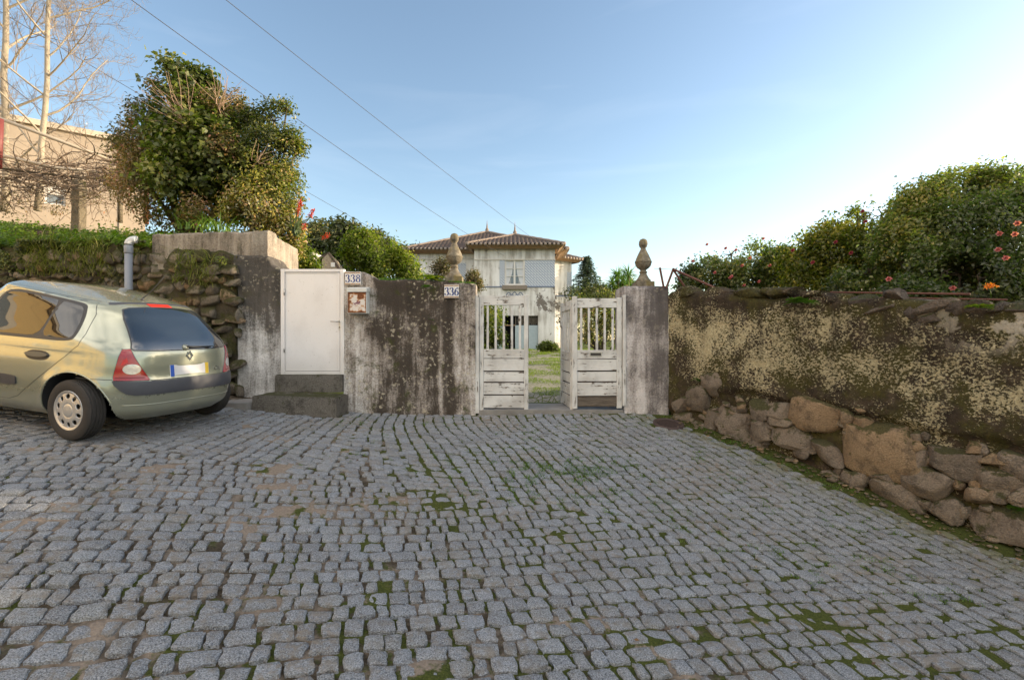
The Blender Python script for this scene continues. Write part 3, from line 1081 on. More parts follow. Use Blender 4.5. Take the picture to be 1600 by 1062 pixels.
s4 = MB().add(W_, F_, 0.5).build('kerb_slab', plain('kerb_stone', (0.21, 0.20, 0.19), 0.85, var=0.3, scale=7, bump_d=0.01), sharp=50)
tag(s4, 'flat grey slab lying at the foot of the whitewashed wall end behind the car', 'slab')

# drain cover on the forecourt
dz = gz1(2.12, 6.55)
dt = thing('drain_cover', 'round rusty brown drain cover by the foot of the gate pillar', 'drain cover', (2.12, 6.55, dz))
M_DRAIN = plain('rusty_cast_iron', (0.055, 0.036, 0.032), 0.7, var=0.5, scale=20, bump_d=0.006)
m1 = MB().lathe([(0.0, 0.0), (0.17, 0.0), (0.175, 0.012), (0.20, 0.012), (0.215, -0.05)][::-1], 36, (0, 0, 0.0))
o = m1.build('cover_plate', M_DRAIN, dt, local=True)
m1 = MB()
for k in range(-3, 4):
    hw = math.sqrt(max(0, .15 ** 2 - (k * .042) ** 2))
    m1.box((-hw, k * .042 - .007, -.004), (hw, k * .042 + .007, .012))
m1.build('ribbing', M_DRAIN, dt, local=True, smooth_shade=False)
n_ = Vector((-(gz1(2.22, 6.55) - gz1(2.02, 6.55)) / .2, -(gz1(2.12, 6.65) - gz1(2.12, 6.45)) / .2, 1)).normalized()
dt.rotation_euler = n_.to_track_quat('Z', 'Y').to_euler()

# grey waste pipe standing against the rubble wall
wp = at(201, 460, 7.12)
pt = thing('drain_pipe', 'grey plastic pipe with a pale elbow standing against the rubble wall', 'pipe', (wp[0], wp[1], gz1(wp[0], wp[1])))
zt = pz(384, wp[1])
M_PIPE = plain('grey_pipe_plastic', (0.20, 0.215, 0.245), 0.5, var=0.15, scale=9)
M_ELBOW = plain('pale_pipe_plastic', (0.55, 0.56, 0.57), 0.5, var=0.1)
MB().tube([(wp[0], wp[1], gz1(wp[0], wp[1]) - .1), (wp[0], wp[1], zt - .0)], 0.050, 20).build('pipe', M_PIPE, pt)
MB().tube([(wp[0], wp[1], zt - .12), (wp[0], wp[1], zt - 0.10), (wp[0], wp[1], zt), (wp[0], wp[1], zt + .005)], [0.050, .057, .057, .053], 20).build('collar', M_PIPE, pt)
cv = [(wp[0] + 0.085 * (1 - math.cos(t)), wp[1] + .02 * (1 - math.cos(t)), zt + 0.02 + 0.075 * math.sin(t)) for t in np.linspace(0, 1.75, 10)]
MB().tube(cv, 0.053, 20).build('elbow', M_ELBOW, pt)

gm = MB()
for k in range(300):
    u = RNG.uniform(.1, 5.5)
    o_ = abs(RNG.normal(.10, .10)) + .03
    c2 = WA + WD * u + WN * o_
    s_ = RNG.uniform(.006, .022) if RNG.uniform() < .93 else RNG.uniform(.03, .05)
    V_ = ICO_V[::1] * (s_ * RNG.uniform(.8, 1.4), s_, s_ * .6) * (1 + .25 * fbm(ICO_V * 2 + k, 2, k)[:, None])
    gm.add(V_ + (c2[0], c2[1], gz1(*c2) + s_ * .1), ICO_F, RNG.uniform(0, 1))
go_ = gm.build('gravel', M_STONE_R, origin=(0, 0, 0))
go_['kind'] = 'stuff'; go_['label'] = 'grit and small broken stones along the foot of the lichened wall'
# ---------------------------------------------------------------- white metal door
def white_metal():
    g = G('white_door_paint')
    p = g.pos()
    smear = g.noise(2.2, g.map(p, (1, 1, 0.6)), 5, 0.6)
    c = g.mix(g.step(smear, 0.45, 0.75), (0.74, 0.71, 0.69), (0.62, 0.585, 0.56))
    c = g.mix(g.math('MULTIPLY', g.step(g.noise(30, p, 4, 0.7), 0.63, 0.72), 0.6), c, (0.36, 0.32, 0.28))
    z = g.sep(p)[2]
    c = g.mix(g.math('MULTIPLY', g.step(g.math('ADD', z, g.math('MULTIPLY', smear, 0.25)), 1.60, 1.15), 0.5), c, (0.45, 0.42, 0.38))
    return g.finish(c, 0.42, g.bump(smear, 0.004), spec=0.4)


M_WDOOR = white_metal()
M_GAP = plain('dark_gap', (0.015, 0.014, 0.013), 0.9)
M_STEEL = plain('worn_steel', (0.50, 0.49, 0.47), 0.35, 0.9, var=0.2)


def z3(X, Y, Yd):
    return pxx(360 + X / 3.5405, Yd), pz(380 + Y / 3.5405, Yd)


def box2(mb_, x0, x1, z0, z1, y0, y1, jit=0.0):
    return mb_.box((min(x0, x1), y0, min(z0, z1)), (max(x0, x1), y1, max(z0, z1)), RNG.uniform(0, 1), jit)


Yd = 7.0
x0, zt = z3(278, 143, Yd)
x1, zb = z3(629, 726, Yd)
dr = thing('white_door', 'plain white metal door set between the pale wall end and the letterbox wall', 'door', ((x0 + x1) / 2, Yd + .03, zb))
fw = 0.058
mb = MB()
box2(mb, x0, x0 + fw, zb, zt, Yd - .005, Yd + .07)
box2(mb, x1 - fw, x1, zb, zt, Yd - .005, Yd + .07)
box2(mb, x0 + fw, x1 - fw, zt - fw * .75, zt, Yd - .003, Yd + .07)
box2(mb, x0 + fw, x1 - fw, zb, zb + fw * .85, Yd - .003, Yd + .07)
bevel(mb.build('frame', M_WDOOR, dr, False), 0.006)
a0, a1, c0, c1 = x0 + fw + .006, x1 - fw - .006, zb + fw * .85 + .006, zt - fw * .75 - .006
mb = MB()
box2(mb, a0 - .006, a1 + .006, c0 - .006, c1 + .006, Yd + .045, Yd + .06)
mb.build('shadow_gap', M_GAP, dr, False)
lf = MB()
box2(lf, a0, a1, c0, c1, Yd + .012, Yd + .043)
leafo = bevel(lf.build('door_panel', M_WDOOR, dr, False), 0.004)
for hz_ in (.22, .80):
    zz_h = c0 + (c1 - c0) * hz_
    MB().tube([(x0 + fw - .002, Yd - .010, zz_h - .045), (x0 + fw - .002, Yd - .010, zz_h + .045)], .009, 10).build('hinge', M_STEEL, dr)
lf = MB()
sw = 0.034
box2(lf, a1 - sw, a1, c0, c1, Yd + .004, Yd + .0115)
box2(lf, a0, a0 + .010, c0, c1, Yd + .006, Yd + .0115)
box2(lf, a0 + .010, a1 - sw, c0, c0 + .012, Yd + .006, Yd + .0115)
box2(lf, a0 + .010, a1 - sw, c1 - .012, c1, Yd + .006, Yd + .0115)
bevel(lf.build('door_edging', M_WDOOR, dr, False), 0.002)
hx, hz = z3(604, 433, Yd)
mb = MB()
box2(mb, hx - .012, hx + .012, hz - .13, hz + .025, Yd - .004, Yd + .003)
lp = bevel(mb.build('lock_plate', M_STEEL, dr, False), 0.003)
mb = MB()
mb.tube([(hx, Yd - .004, hz), (hx, Yd - .045, hz), (hx - .015, Yd - .058, hz), (hx - .11, Yd - .058, hz + .002)], [.009, .009, .010, .008], 10)
mb.build('handle', M_STEEL, dr)
mb = MB()
mb.lathe([(0.009, 0), (0.009, .008)], 12)
mb.v[-1] = np.array([(hx + a, Yd - .004 - c, hz - .085 + b) for a, b, c in mb.v[-1]])
mb.build('keyhole', M_GAP, dr)

# ---------------------------------------------------------------- house number tiles


def ribbon(pts, w, y, closed=False):
    pts = np.asarray(pts, float)
    w = np.asarray(w, float) * np.ones(len(pts))
    T = unit(np.gradient(pts, axis=0))
    if closed:
        T = unit(np.roll(pts, -1, 0) - np.roll(pts, 1, 0))
    Nn = np.stack([-T[:, 1], T[:, 0]], 1)
    L, R = pts + Nn * w[:, None] / 2, pts - Nn * w[:, None] / 2
    P = np.stack([np.stack([L[:, 0], np.full(len(L), y), L[:, 1]], 1), np.stack([R[:, 0], np.full(len(R), y), R[:, 1]], 1)], 1)
    if closed:
        P = np.concatenate([P, P[:1]])
    return P


def arc(c, rx, ry, a0, a1, n=24):
    t = np.radians(np.linspace(a0, a1, n))
    return np.stack([c[0] + rx * np.cos(t), c[1] + ry * np.sin(t)], 1), t


def numeral(d):
    """ribbons (points, widths, closed) of a bold serif-style figure in a box 0.6 wide, 1 high"""
    out = []
    if d == '3':
        p, t = arc((.27, .755), .20, .215, 150, -90)
        out.append((p, .055 + .12 * np.clip(np.cos(t), 0, 1), False))
        p, t = arc((.27, .27), .245, .265, 90, -150)
        out.append((p, .055 + .13 * np.clip(np.cos(t), 0, 1), False))
        for c in ((.12, .83), (.085, .175)):
            p, t = arc(c, .045, .045, 0, 345, 12)
            out.append((p, np.full(12, .09), True))
    elif d == '8':
        p, t = arc((.30, .76), .18, .205, 0, 350, 30)
        out.append((p, .05 + .10 * np.abs(np.cos(t)), True))
        p, t = arc((.30, .28), .225, .255, 0, 350, 30)
        out.append((p, .05 + .12 * np.abs(np.cos(t)), True))
    elif d == '6':
        p, t = arc((.30, .29), .215, .265, 0, 350, 30)
        out.append((p, .05 + .12 * np.abs(np.cos(t)), True))
        p, t = arc((.50, .33), .41, .62, 180, 88, 20)
        out.append((p, .05 + .12 * np.abs(np.cos(t)) ** 1.5, False))
        p, t = arc((.49, .86), .04, .04, 0, 345, 12)
        out.append((p, np.full(12, .08), True))
    return out


M_TILE = plain('glazed_white_tile', (0.66, 0.64, 0.62), 0.25, var=0.08)
M_TBLUE = plain('cobalt_glaze', (0.012, 0.035, 0.19), 0.3, var=0.2)
M_TOCHRE = plain('ochre_glaze', (0.33, 0.20, 0.11), 0.4, var=0.5, scale=60)


def number_plate(txt, px0, px1, py0, py1, where, label):
    y = YW - 0.030
    x0, x1, z1, z0 = pxx(px0, y), pxx(px1, y), pz(py0, y), pz(py1, y)
    t = thing('house_number_sign', label, 'house number', ((x0 + x1) / 2, y + .03, z0))
    w = (x1 - x0) / 3
    for k, ch in enumerate(txt):
        mb = MB()
        box2(mb, x0 + k * w + .0012, x0 + (k + 1) * w - .0012, z0, z1, y, y + .035)
        to = bevel(mb.build('digit_tile', M_TILE, t, False), 0.0015)
        to['_o'] = [0, 0, 0]
        hh = z1 - z0
        for zz in (z0 + hh * .02, z1 - hh * .13):
            mb = MB()
            n_ = 10
            xa, xb = x0 + k * w + .003, x0 + (k + 1) * w - .003
            top_ = [(xa + (xb - xa) * q / n_, y - .0014, zz + hh * (.11 if q % 2 else .075)) for q in range(n_ + 1)]
            bot_ = [(p_[0], p_[1], zz) for p_ in top_]
            mb.grid([bot_, top_])
            o_ = mb.build('tile_border', M_TOCHRE, t, False)
            o_.parent = to
        mb = MB()
        s = hh * .60
        for p, wd, cl in numeral(ch):
            q = np.stack([x0 + (k + .5) * w + (p[:, 0] - .29) * s * .92, z0 + hh * .19 + p[:, 1] * s], 1)
            R = ribbon(q, wd * s * .98, y - .0016, cl)
            mb.grid(R)
        o_ = mb.build('numeral', M_TBLUE, t, False)
        o_.parent = to
        for ch_ in to.children:
            ch_.location = (0, 0, 0)
    return t


number_plate('338', 539, 563.5, 424.5, 445, YW, 'small white tile plate with blue number 338 above the rusty letterbox')
number_plate('336', 694, 717, 444.5, 465.5, YW, 'small white tile plate with blue number 336 below the finial, nearest the wooden gate')

# ---------------------------------------------------------------- rusty letterbox


def rusty_paint():
    g = G('rusting_white_enamel')
    p = g.pos()
    n_ = g.noise(18, p, 6, 0.7)
    e = g.attr()
    k = g.math('ADD', n_, g.math('MULTIPLY', e, 0.30))
    c = g.ramp(k, [(0.52, (0.62, 0.57, 0.52)), (0.60, (0.42, 0.22, 0.10)), (0.70, (0.20, 0.07, 0.025)), (0.9, (0.07, 0.028, 0.015))])
    return g.finish(c, 0.7, g.bump(n_, 0.004), spec=0.3)


M_RUSTW = rusty_paint()
M_BOXW = plain('letterbox_white', (0.55, 0.55, 0.52), 0.6, var=0.25, scale=12)
M_EMBLEM = plain('faded_red_ink', (0.20, 0.045, 0.085), 0.7, var=0.3, scale=60)
Yb = YW - 0.15


def z6(X, Y, Yq=Yb):
    return pxx(500 + X / 6.154, Yq), pz(400 + Y / 6.154, Yq)


bx0, bz1 = z6(262, 306)
bx1, bz0 = z6(446, 552)
lb = thing('letterbox', 'small rusty white letterbox with a red emblem on the wall beside the white door', 'letterbox', ((bx0 + bx1) / 2, YW, bz0))
mb = MB()
mb.box((bx0, Yb + .008, bz0), (bx1, YW + .02, bz1 - .035), 0.15)
bevel(mb.build('case', M_BOXW, lb, False), 0.006)
mb = MB()
V = [(bx0 - .008, Yb - .012, bz1 - .06), (bx1 + .008, Yb - .012, bz1 - .06), (bx1 + .008, YW + .02, bz1 - .035), (bx0 - .008, YW + .02, bz1 - .035), (bx0 - .008, Yb - .012, bz1 - .005), (bx1 + .008, Yb - .012, bz1 - .005), (bx1 + .008, YW + .02, bz1 + .03), (bx0 - .008, YW + .02, bz1 + .03)]
mb.add(V, BOXF)
bevel(mb.build('lid', M_BOXW, lb, False), 0.005)
# front door: tint marks how near the edge each point is, where rust has set in
n1 = 22
gx, gzz = np.meshgrid(np.linspace(0, 1, n1), np.linspace(0, 1, n1), indexing='ij')
ed = np.maximum.reduce([smooth(.16, .0, gx), smooth(.14, 0, gzz), smooth(.80, 1, gzz) * 1.0, smooth(.93, 1, gx), 0.9 * smooth(.24, .12, np.hypot(gx - .72, (gzz - .78) * 1.4)), 0.7 * smooth(.10, .03, np.hypot(gx - .15, gzz - .52))])
P = np.stack([bx0 + .008 + gx * (bx1 - bx0 - .016), np.full_like(gx, Yb), bz0 + .012 + gzz * (bz1 - .068 - bz0)], -1)
mb = MB().grid(P, ed)
mb.box((bx0 + .008, Yb + .0005, bz0 + .012), (bx1 - .008, Yb + .02, bz1 - .056), .8)
fd = mb.build('front_door', M_RUSTW, lb, False)
mb = MB()
ez, exx = z6(357, 455)[1], z6(357, 455)[0]
for pts, w in [([(-.040, -.004), (-.022, .002), (0, .004), (.022, .004), (.036, .012)], .014), ([(.022, .006), (.030, .022), (.042, .020)], .010), ([(-.030, 0), (-.044, -.020)], .007), ([(-.014, 0), (-.020, -.024), (-.034, -.028)], .006), ([(.014, 0), (.030, -.014), (.046, -.010)], .006), ([(.004, 0), (.014, -.024)], .006), ([(-.004, .004), (.000, .026), (.004, .034)], .013), ([(0, .024), (.022, .020)], .007), ([(.022, .020), (.036, .032)], .006), ([(-.040, -.002), (-.054, .010), (-.058, .000)], .005)]:
    mb.grid(ribbon(np.array(pts) * 1.05 + (exx, ez), w, Yb - .0018))
mb.build('emblem', M_EMBLEM, lb, False)
mb = MB().tube([(bx0 + .03, Yb - .008, bz0 + (bz1 - bz0) * .5), (bx0 + .03, Yb + .004, bz0 + (bz1 - bz0) * .5)], .009, 12)
mb.build('lock', plain('brassy_lock', (.18, .11, .06), .5, .6), lb)

# ---------------------------------------------------------------- stone finials
FIN = [(0.05, 0.0), (0.105, 0.0), (0.105, .03), (.088, .045), (.068, .075), (.050, .115), (.045, .125), (.056, .138), (.056, .15), (.043, .16), (.040, .172), (.056, .188), (.082, .205), (.104, .235), (.113, .265), (.113, .275), (.119, .28), (.119, .298), (.111, .303), (.104, .33), (.080, .385), (.058, .43), (.041, .465), (.034, .480), (.036, .490), (.052, .508), (.063, .545), (.058, .585), (.042, .612), (.015, .624), (.001, .626)]


def finial_mat():
    g = G('lichened_sandstone')
    p = g.obj()
    n1_ = g.noise(14, p, 6, 0.7)
    c = g.ramp(n1_, [(0.3, (0.07, 0.060, 0.044)), (0.5, (0.165, 0.142, 0.104)), (0.7, (0.27, 0.235, 0.175))])
    c = g.mix(g.math('MULTIPLY', g.step(g.noise(5, p, 5), 0.52, 0.66), 0.6), c, (0.16, 0.125, 0.03))
    return g.finish(c, 0.9, g.bump(g.noise(50, p, 5), 0.006), spec=0.2)


M_FIN = finial_mat()


def finial(px, pbase, ptop, Y, label, plinth):
    c = at(px, pbase, Y)
    s = (CZ + (CY - ptop) / F * Y - c[2] - plinth[1]) / .626
    t = thing('stone_finial', label, 'finial', c, group=None)
    mb = MB()
    hw = plinth[0]
    W, Fs = rough_block((-hw, -hw, -.01), (hw, hw, plinth[1] - .002), n=5, d=.004)
    mb.add(W, Fs)
    mb.build('plinth', M_FIN, t, local=True, sharp=40)
    mb = MB().lathe([(r * s, h * s) for r, h in FIN], 36, (0, 0, plinth[1] - .004))
    P = mb.v[0]
    mb.v[0] = P + .004 * fbm(P * 22, 3, 5)[:, None] * np.array((1, 1, .4))
    mb.build('urn', M_FIN, t, local=True, sharp=50)
    return t


finial(710, 440, 364, 7.18, 'weathered stone urn finial on the stained wall above number 336', (.125, .07))
finial(1005, 448, 372.5, 7.24, 'weathered stone urn finial on top of the square gate pillar', (.135, .07))

# ---------------------------------------------------------------- old wooden gates


def peeling(name, vertical, wear=0.0):
    g = G(name)
    p = g.obj()
    sc_ = (1, 1, 0.10) if vertical else (0.10, 1, 1)
    gr = g.noise(38, g.map(p, sc_), 5, 0.7)
    n2 = g.noise(7, p, 6, 0.7)
    bare = g.step(g.math('ADD', g.math('MULTIPLY', gr, 0.62), g.math('MULTIPLY', n2, 0.48)), 0.612 - wear, 0.645 - wear)
    wood = g.ramp(gr, [(0.3, (0.045, 0.035, 0.026)), (0.7, (0.17, 0.14, 0.11))])
    paint = g.mix(g.step(g.noise(3.0, p, 5), 0.35, 0.7), (0.60, 0.595, 0.57), (0.42, 0.405, 0.38))
    paint = g.mix(g.math('MULTIPLY', g.step(gr, 0.55, 0.75), 0.4), paint, (0.33, 0.29, 0.25))
    c = g.mix(bare, paint, wood)
    return g.finish(c, 0.72, g.bump(g.math('SUBTRACT', gr, g.math('MULTIPLY', bare, 0.5)), 0.006), spec=0.3)


M_PV, M_PH = peeling('peeling_white_upright', True), peeling('peeling_white_board', False)
M_ROT = peeling('rotten_board', False, 0.25)
M_CRACK = plain('dark_joint', (0.045, 0.028, 0.018), 0.95)


def gate_leaf(name, label, hinge, free, zb, zt, ztall_free, ztall_hinge, npick, boards, y_th=0.05, rail_rot=0.0, slot=False, rot_from=None, stile=0.07):
    """hinge, free: (x, y) of the two edges of the leaf's street face"""
    h, f = np.asarray(hinge, float), np.asarray(free, float)
    L = np.linalg.norm(f - h)
    ang = math.atan2(f[1] - h[1], f[0] - h[0])
    t = thing(name, label, 'gate', (h[0], h[1], zb), ang)
    H = zt - zb
    # local: x along the leaf, y into the garden, z up; parts share mirrored y when the leaf runs the other way
    th = y_th

    def part(nm, boxes, m, bev=.006, jit=.0012):
        mb = MB()
        for (a, b) in boxes:
            mb.box(a, b, RNG.uniform(0, 1), jit)
        return bevel(mb.build(nm, m, t, False, local=True), bev)
    part('stile', [((0, 0, 0), (stile, th, H + ztall_hinge))], M_PV, .008)
    part('stile', [((L - stile, 0, .01), (L, th, H + ztall_free))], M_PV, .008)
    tr = H * .085
    part('top_rail', [((stile, .004, H - tr), (L - stile, th - .006, H))], M_PH)
    zm = H * .455
    part('middle_rail', [((stile, .004, zm), (L - stile, th - .004, zm + H * .078))], M_PH)
    w0, w1 = stile, L - stile
    for k in range(npick):
        c = w0 + (w1 - w0) * (k + .5 + .0) / npick
        hw = .0165
        part('picket', [((c - hw, .012, zm + H * .07), (c + hw, .032, H - tr + .01))], M_PV, .003, .0012)
    # boarded lower half, gaps between the boards
    e = [0.0] + list(boards) + [1.0]
    for k in range(len(e) - 1):
        za, zc = .03 + (zm - .03) * e[k] + .009, .03 + (zm - .03) * e[k + 1] - .009
        rot_ = rot_from is not None and k < rot_from
        pr_ = .006 + .006 * ((k % 2) == 0)
        part('board', [((w0, pr_, za), (w1, .030, zc))], M_ROT if rot_ else M_PH, .005, .002)
    part('backing', [((w0, .031, .03), (w1, .036, zm + .01))], M_CRACK, 0.001, 0)
    if slot:
        sx, sz = (w0 + w1) / 2 - .02, zm + H * .040
        mb = MB()
        for a, b in [((-.085, -.028), (.085, -.020)), ((-.085, .020), (.085, .028)), ((-.085, -.0199), (-.076, .0199)), ((.076, -.0199), (.085, .0199))]:
            mb.box((sx + a[0], -.004, sz + a[1]), (sx + b[0], .003, sz + b[1]))
        so = mb.build('letter_slot', plain('slot_brass', (.42, .40, .34), .5, .5), t, False, local=True)
        mb = MB().box((sx - .0755, .0005, sz - .0195), (sx + .0755, .0038, sz + .0195))
        fo = mb.build('slot_flap', plain('slot_dark', (.05, .045, .04), .6, .3), t, False, local=True)
    return t


gL = gate_leaf('gate_leaf', 'peeling white wooden gate leaf closed beside the wall with number 336', (pxx(749, 7.03), 7.03), (pxx(825.5, 7.03), 7.03), pz(641.5, 7.03), pz(461.5, 7.03), .01, -.0, 5, (.27, .52, .74), stile=.062)
gR = gate_leaf('gate_leaf', 'peeling white gate leaf with a letter slot and rotten bottom board, beside the pillar', (pxx(894, 7.0), 7.0), (pxx(972, 7.0), 7.0), pz(639, 7.0), pz(466, 7.0), .01, .03, 5, (.22, .52, .74), slot=True, rot_from=1, stile=.075)
gF = gate_leaf('gate_leaf', 'narrow-looking white gate leaf swung back into the garden at the middle of the opening', (pxx(875.5, 7.84), 7.84), (pxx(892, 7.0), 7.04), pz(632, 7.8), pz(468, 7.0), .0, .0, 5, (.27, .52, .74), stile=.06)
# gate posts screwed to the piers
mb = MB().box((pxx(742.5), 7.005, pz(646)), (pxx(748.3), 7.09, pz(461)), .5, .001)
gp_ = bevel(mb.build('gate_post', M_PV, smooth_shade=False), .006)
tag(gp_, 'thin grey white wooden post fixed to the stained wall end, carrying the closed gate leaf', 'post')
mb = MB().box((pxx(972.6), 6.975, pz(634)), (pxx(977.5), 7.06, pz(461)), .5, .001)
gp_ = bevel(mb.build('gate_post', M_PV, smooth_shade=False), .006)
tag(gp_, 'thin white wooden post fixed to the square pillar, beside the leaf with the letter slot', 'post')

# ---------------------------------------------------------------- rusty iron fence remains on the downhill wall
M_RUST = plain('rusty_iron', (0.13, 0.055, 0.040), 0.8, 0.2, var=0.5, scale=25, bump_d=.004)
fe = thing('iron_bracket', 'rusty iron angle struts leaning in a point on the wall beside the pillar', 'bracket', at(1052, 450, 6.95))
for a, b in [((1031, 418), (1037, 449)), ((1052.5, 419), (1041, 450)), ((1051, 420), (1072, 451)), ((1053, 421), (1138, 459))]:
    p, q = at(a[0], a[1], 6.98), at(b[0], b[1], 6.98 if b[0] < 1100 else 6.4)
    d_ = unit(q - p)
    MB().tube([p, q], .016, 4).build('strut', M_RUST, fe, False)
mb = MB().tube([at(1022, 419.5, 6.98), at(1031, 420, 6.98), at(1052, 421, 6.98)], .003, 5)
mb.build('wire', M_RUST, fe)
rlt = thing('iron_railing', 'long rusty iron railing lying behind the coping of the lichened wall', 'railing', on_wr(1400, 455)[1])
back_ = np.array((WN[0], WN[1], 0)) * .36
for (xa, ya, xb, yb, r0) in ((1215, 453, 1500, 456, .012), (1180, 460, 1560, 465, .010)):
    MB().tube([on_wr(xa, ya)[1] - back_, on_wr(xb, yb)[1] - back_], r0, 6).build('rail', M_RUST, rlt)
# ---------------------------------------------------------------- terrain beyond the street
def zgarden(x, y):
    """the manor's garden: rises gently from the gate to the house"""
    x, y = np.asarray(x, float), np.asarray(y, float)
    return np.interp(y, [7.0, 7.8, 14, 28, 45], [pz(641), pz(636.5), pz(575, 14), pz(547, 28), 1.4]) + 0.0 * x


def zleft(x, y):
    """the uphill garden behind the retaining wall"""
    x, y = np.asarray(x, float), np.asarray(y, float)
    u = (x - LA[0]) * LD[0] + (y - LA[1]) * LD[1]
    v = -((x - LA[0]) * LN[0] + (y - LA[1]) * LN[1])
    base = lt_top(np.clip(u, 0, 12)) - 0.03
    return base + np.interp(v, [0, 0.4, 2.2, 5, 20, 60], [0, 0.05, 0.62, 0.8, 1.6, 2.2])


def ground_mats():
    g = G('garden_grass_soil')
    p = g.pos()
    n1_, n2 = g.noise(1.1, p, 6, 0.65), g.noise(40, p, 4, 0.7)
    c = g.mix(n2, (0.040, 0.062, 0.012), (0.115, 0.150, 0.030))
    c = g.mix(g.step(n1_, 0.55, 0.7), c, (0.12, 0.095, 0.055))
    grass = g.finish(c, 0.95, g.bump(n2, 0.04), spec=0.1)
    g = G('bank_soil')
    p = g.pos()
    n2 = g.noise(25, p, 5, 0.7)
    c = g.mix(n2, (0.045, 0.038, 0.022), (0.10, 0.095, 0.04))
    bank = g.finish(c, 0.95, g.bump(n2, 0.05), spec=0.1)
    g = G('far_country')
    p = g.pos()
    c = g.mix(g.noise(0.08, p, 6), (0.05, 0.065, 0.03), (0.10, 0.095, 0.05))
    far = g.finish(c, 0.95)
    g = G('path_cobble')
    p = g.pos()
    v = g.voro(8.5, g.map(p, (1, 1, 0)), 'DISTANCE_TO_EDGE')
    st_ = g.ramp(g.noise(30, p, 4), [(.3, (.20, .185, .15)), (.7, (.38, .35, .29))])
    gr = g.mix(g.noise(40, p), (0.07, 0.10, 0.015), (0.19, 0.22, 0.04))
    k = g.math('MULTIPLY', g.step(v, 0.02, 0.07), g.step(g.noise(1.4, p, 5, .65), 0.72, 0.52))
    path = g.finish(g.mix(k, gr, st_), 0.9, g.bump(g.math('ADD', g.math('MULTIPLY', k, .6), g.noise(50, p)), 0.02), spec=.2)
    return grass, bank, far, path


M_GRASS, M_BANK, M_FAR, M_PATH = ground_mats()

X, Y = np.meshgrid(np.linspace(-3.7, 26, 60), np.concatenate([np.arange(7.05, 30, 0.45), np.arange(30, 60, 2)]), indexing='ij')
Zg = zgarden(X, Y) + 0.05 * fbm(np.stack([X.ravel(), Y.ravel(), 0 * X.ravel()], 1) * 0.7, 3, 2).reshape(X.shape) * smooth(7.6, 10, Y) - .03
structure(MB().grid(np.stack([X, Y, Zg], -1), flip=True).build('garden_ground', M_GRASS, origin=(0, 0, 0)))
# garden behind the lichened wall
U_, V_ = np.meshgrid(np.linspace(-0.5, 14, 30), np.linspace(0.40, 20, 20), indexing='ij')
xx_, yy_ = WA[0] + WD[0] * U_ - WN[0] * V_, WA[1] + WD[1] * U_ - WN[1] * V_
zz_ = 1.55 - 0.10 * np.clip(U_, 0, 8) + 0.0 * V_
structure(MB().grid(np.stack([xx_, yy_, zz_], -1), flip=False).build('bank', M_BANK, origin=(0, 0, 0)))
# uphill garden
sx_, sv_ = np.concatenate([np.linspace(0, 1, 40) ** 1.6]), np.concatenate([np.linspace(0.12, 5, 30), np.linspace(5.5, 30, 14)])
SS, VV_ = np.meshgrid(sx_, sv_, indexing='ij')
yw_ = LA[1] + (-3.9 - LA[0]) * LD[1] / LD[0]
xr_ = np.minimum(-3.82, -0.462 * (LA[1] + VV_))
xx_ = xr_ - 30 * SS
yy_ = LA[1] + np.minimum(0, 1) + VV_ + np.clip((xx_ - LA[0]) * LD[1] / LD[0], 0, 6)
zz_ = zleft(xx_, yy_) + 0.06 * fbm(np.stack([xx_.ravel(), yy_.ravel(), 0 * xx_.ravel()], 1) * 1.6, 3, 8).reshape(xx_.shape) * smooth(0.2, 1.0, VV_)
zz_ = np.concatenate([np.full((1,) + zz_.shape[1:], 0.5), zz_]); xx_ = np.concatenate([xx_[:1], xx_]); yy_ = np.concatenate([yy_[:1], yy_])
structure(MB().grid(np.stack([xx_, yy_, zz_], -1)).build('uphill_ground', M_BANK, origin=(0, 0, 0)))
# everything else out to the horizon
R_ = np.concatenate([np.linspace(0, 60, 10), np.geomspace(80, 2500, 14)])
T_ = np.linspace(0, 2 * np.pi, 49)
RR, TT = np.meshgrid(R_, T_, indexing='ij')
structure(MB().grid(np.stack([RR * np.cos(TT), RR * np.sin(TT) + 5, -1.8 - 0 * RR + 3 * smooth(60, 400, RR) * 0], -1)).build('terrain', M_FAR, origin=(0, 0, 0)))
# cobbled path from the gate to the house
ys = np.concatenate([np.arange(7.74, 12, .25), np.arange(12, 27.6, .8)])
ss = np.linspace(-1, 1, 13)
P = np.array([[((0.55 + 0.9 * smooth(8, 26, y)) + s * (0.95 + .25 * smooth(9, 16, y)), y, float(zgarden(0, y)) + (.055 if y > 7.8 else -.08) - .05 * abs(s) ** 3) for s in ss] for y in ys])
structure(MB().grid(P, flip=False).build('garden_path', M_PATH, origin=(0, 0, 0)))

# ---------------------------------------------------------------- the manor house


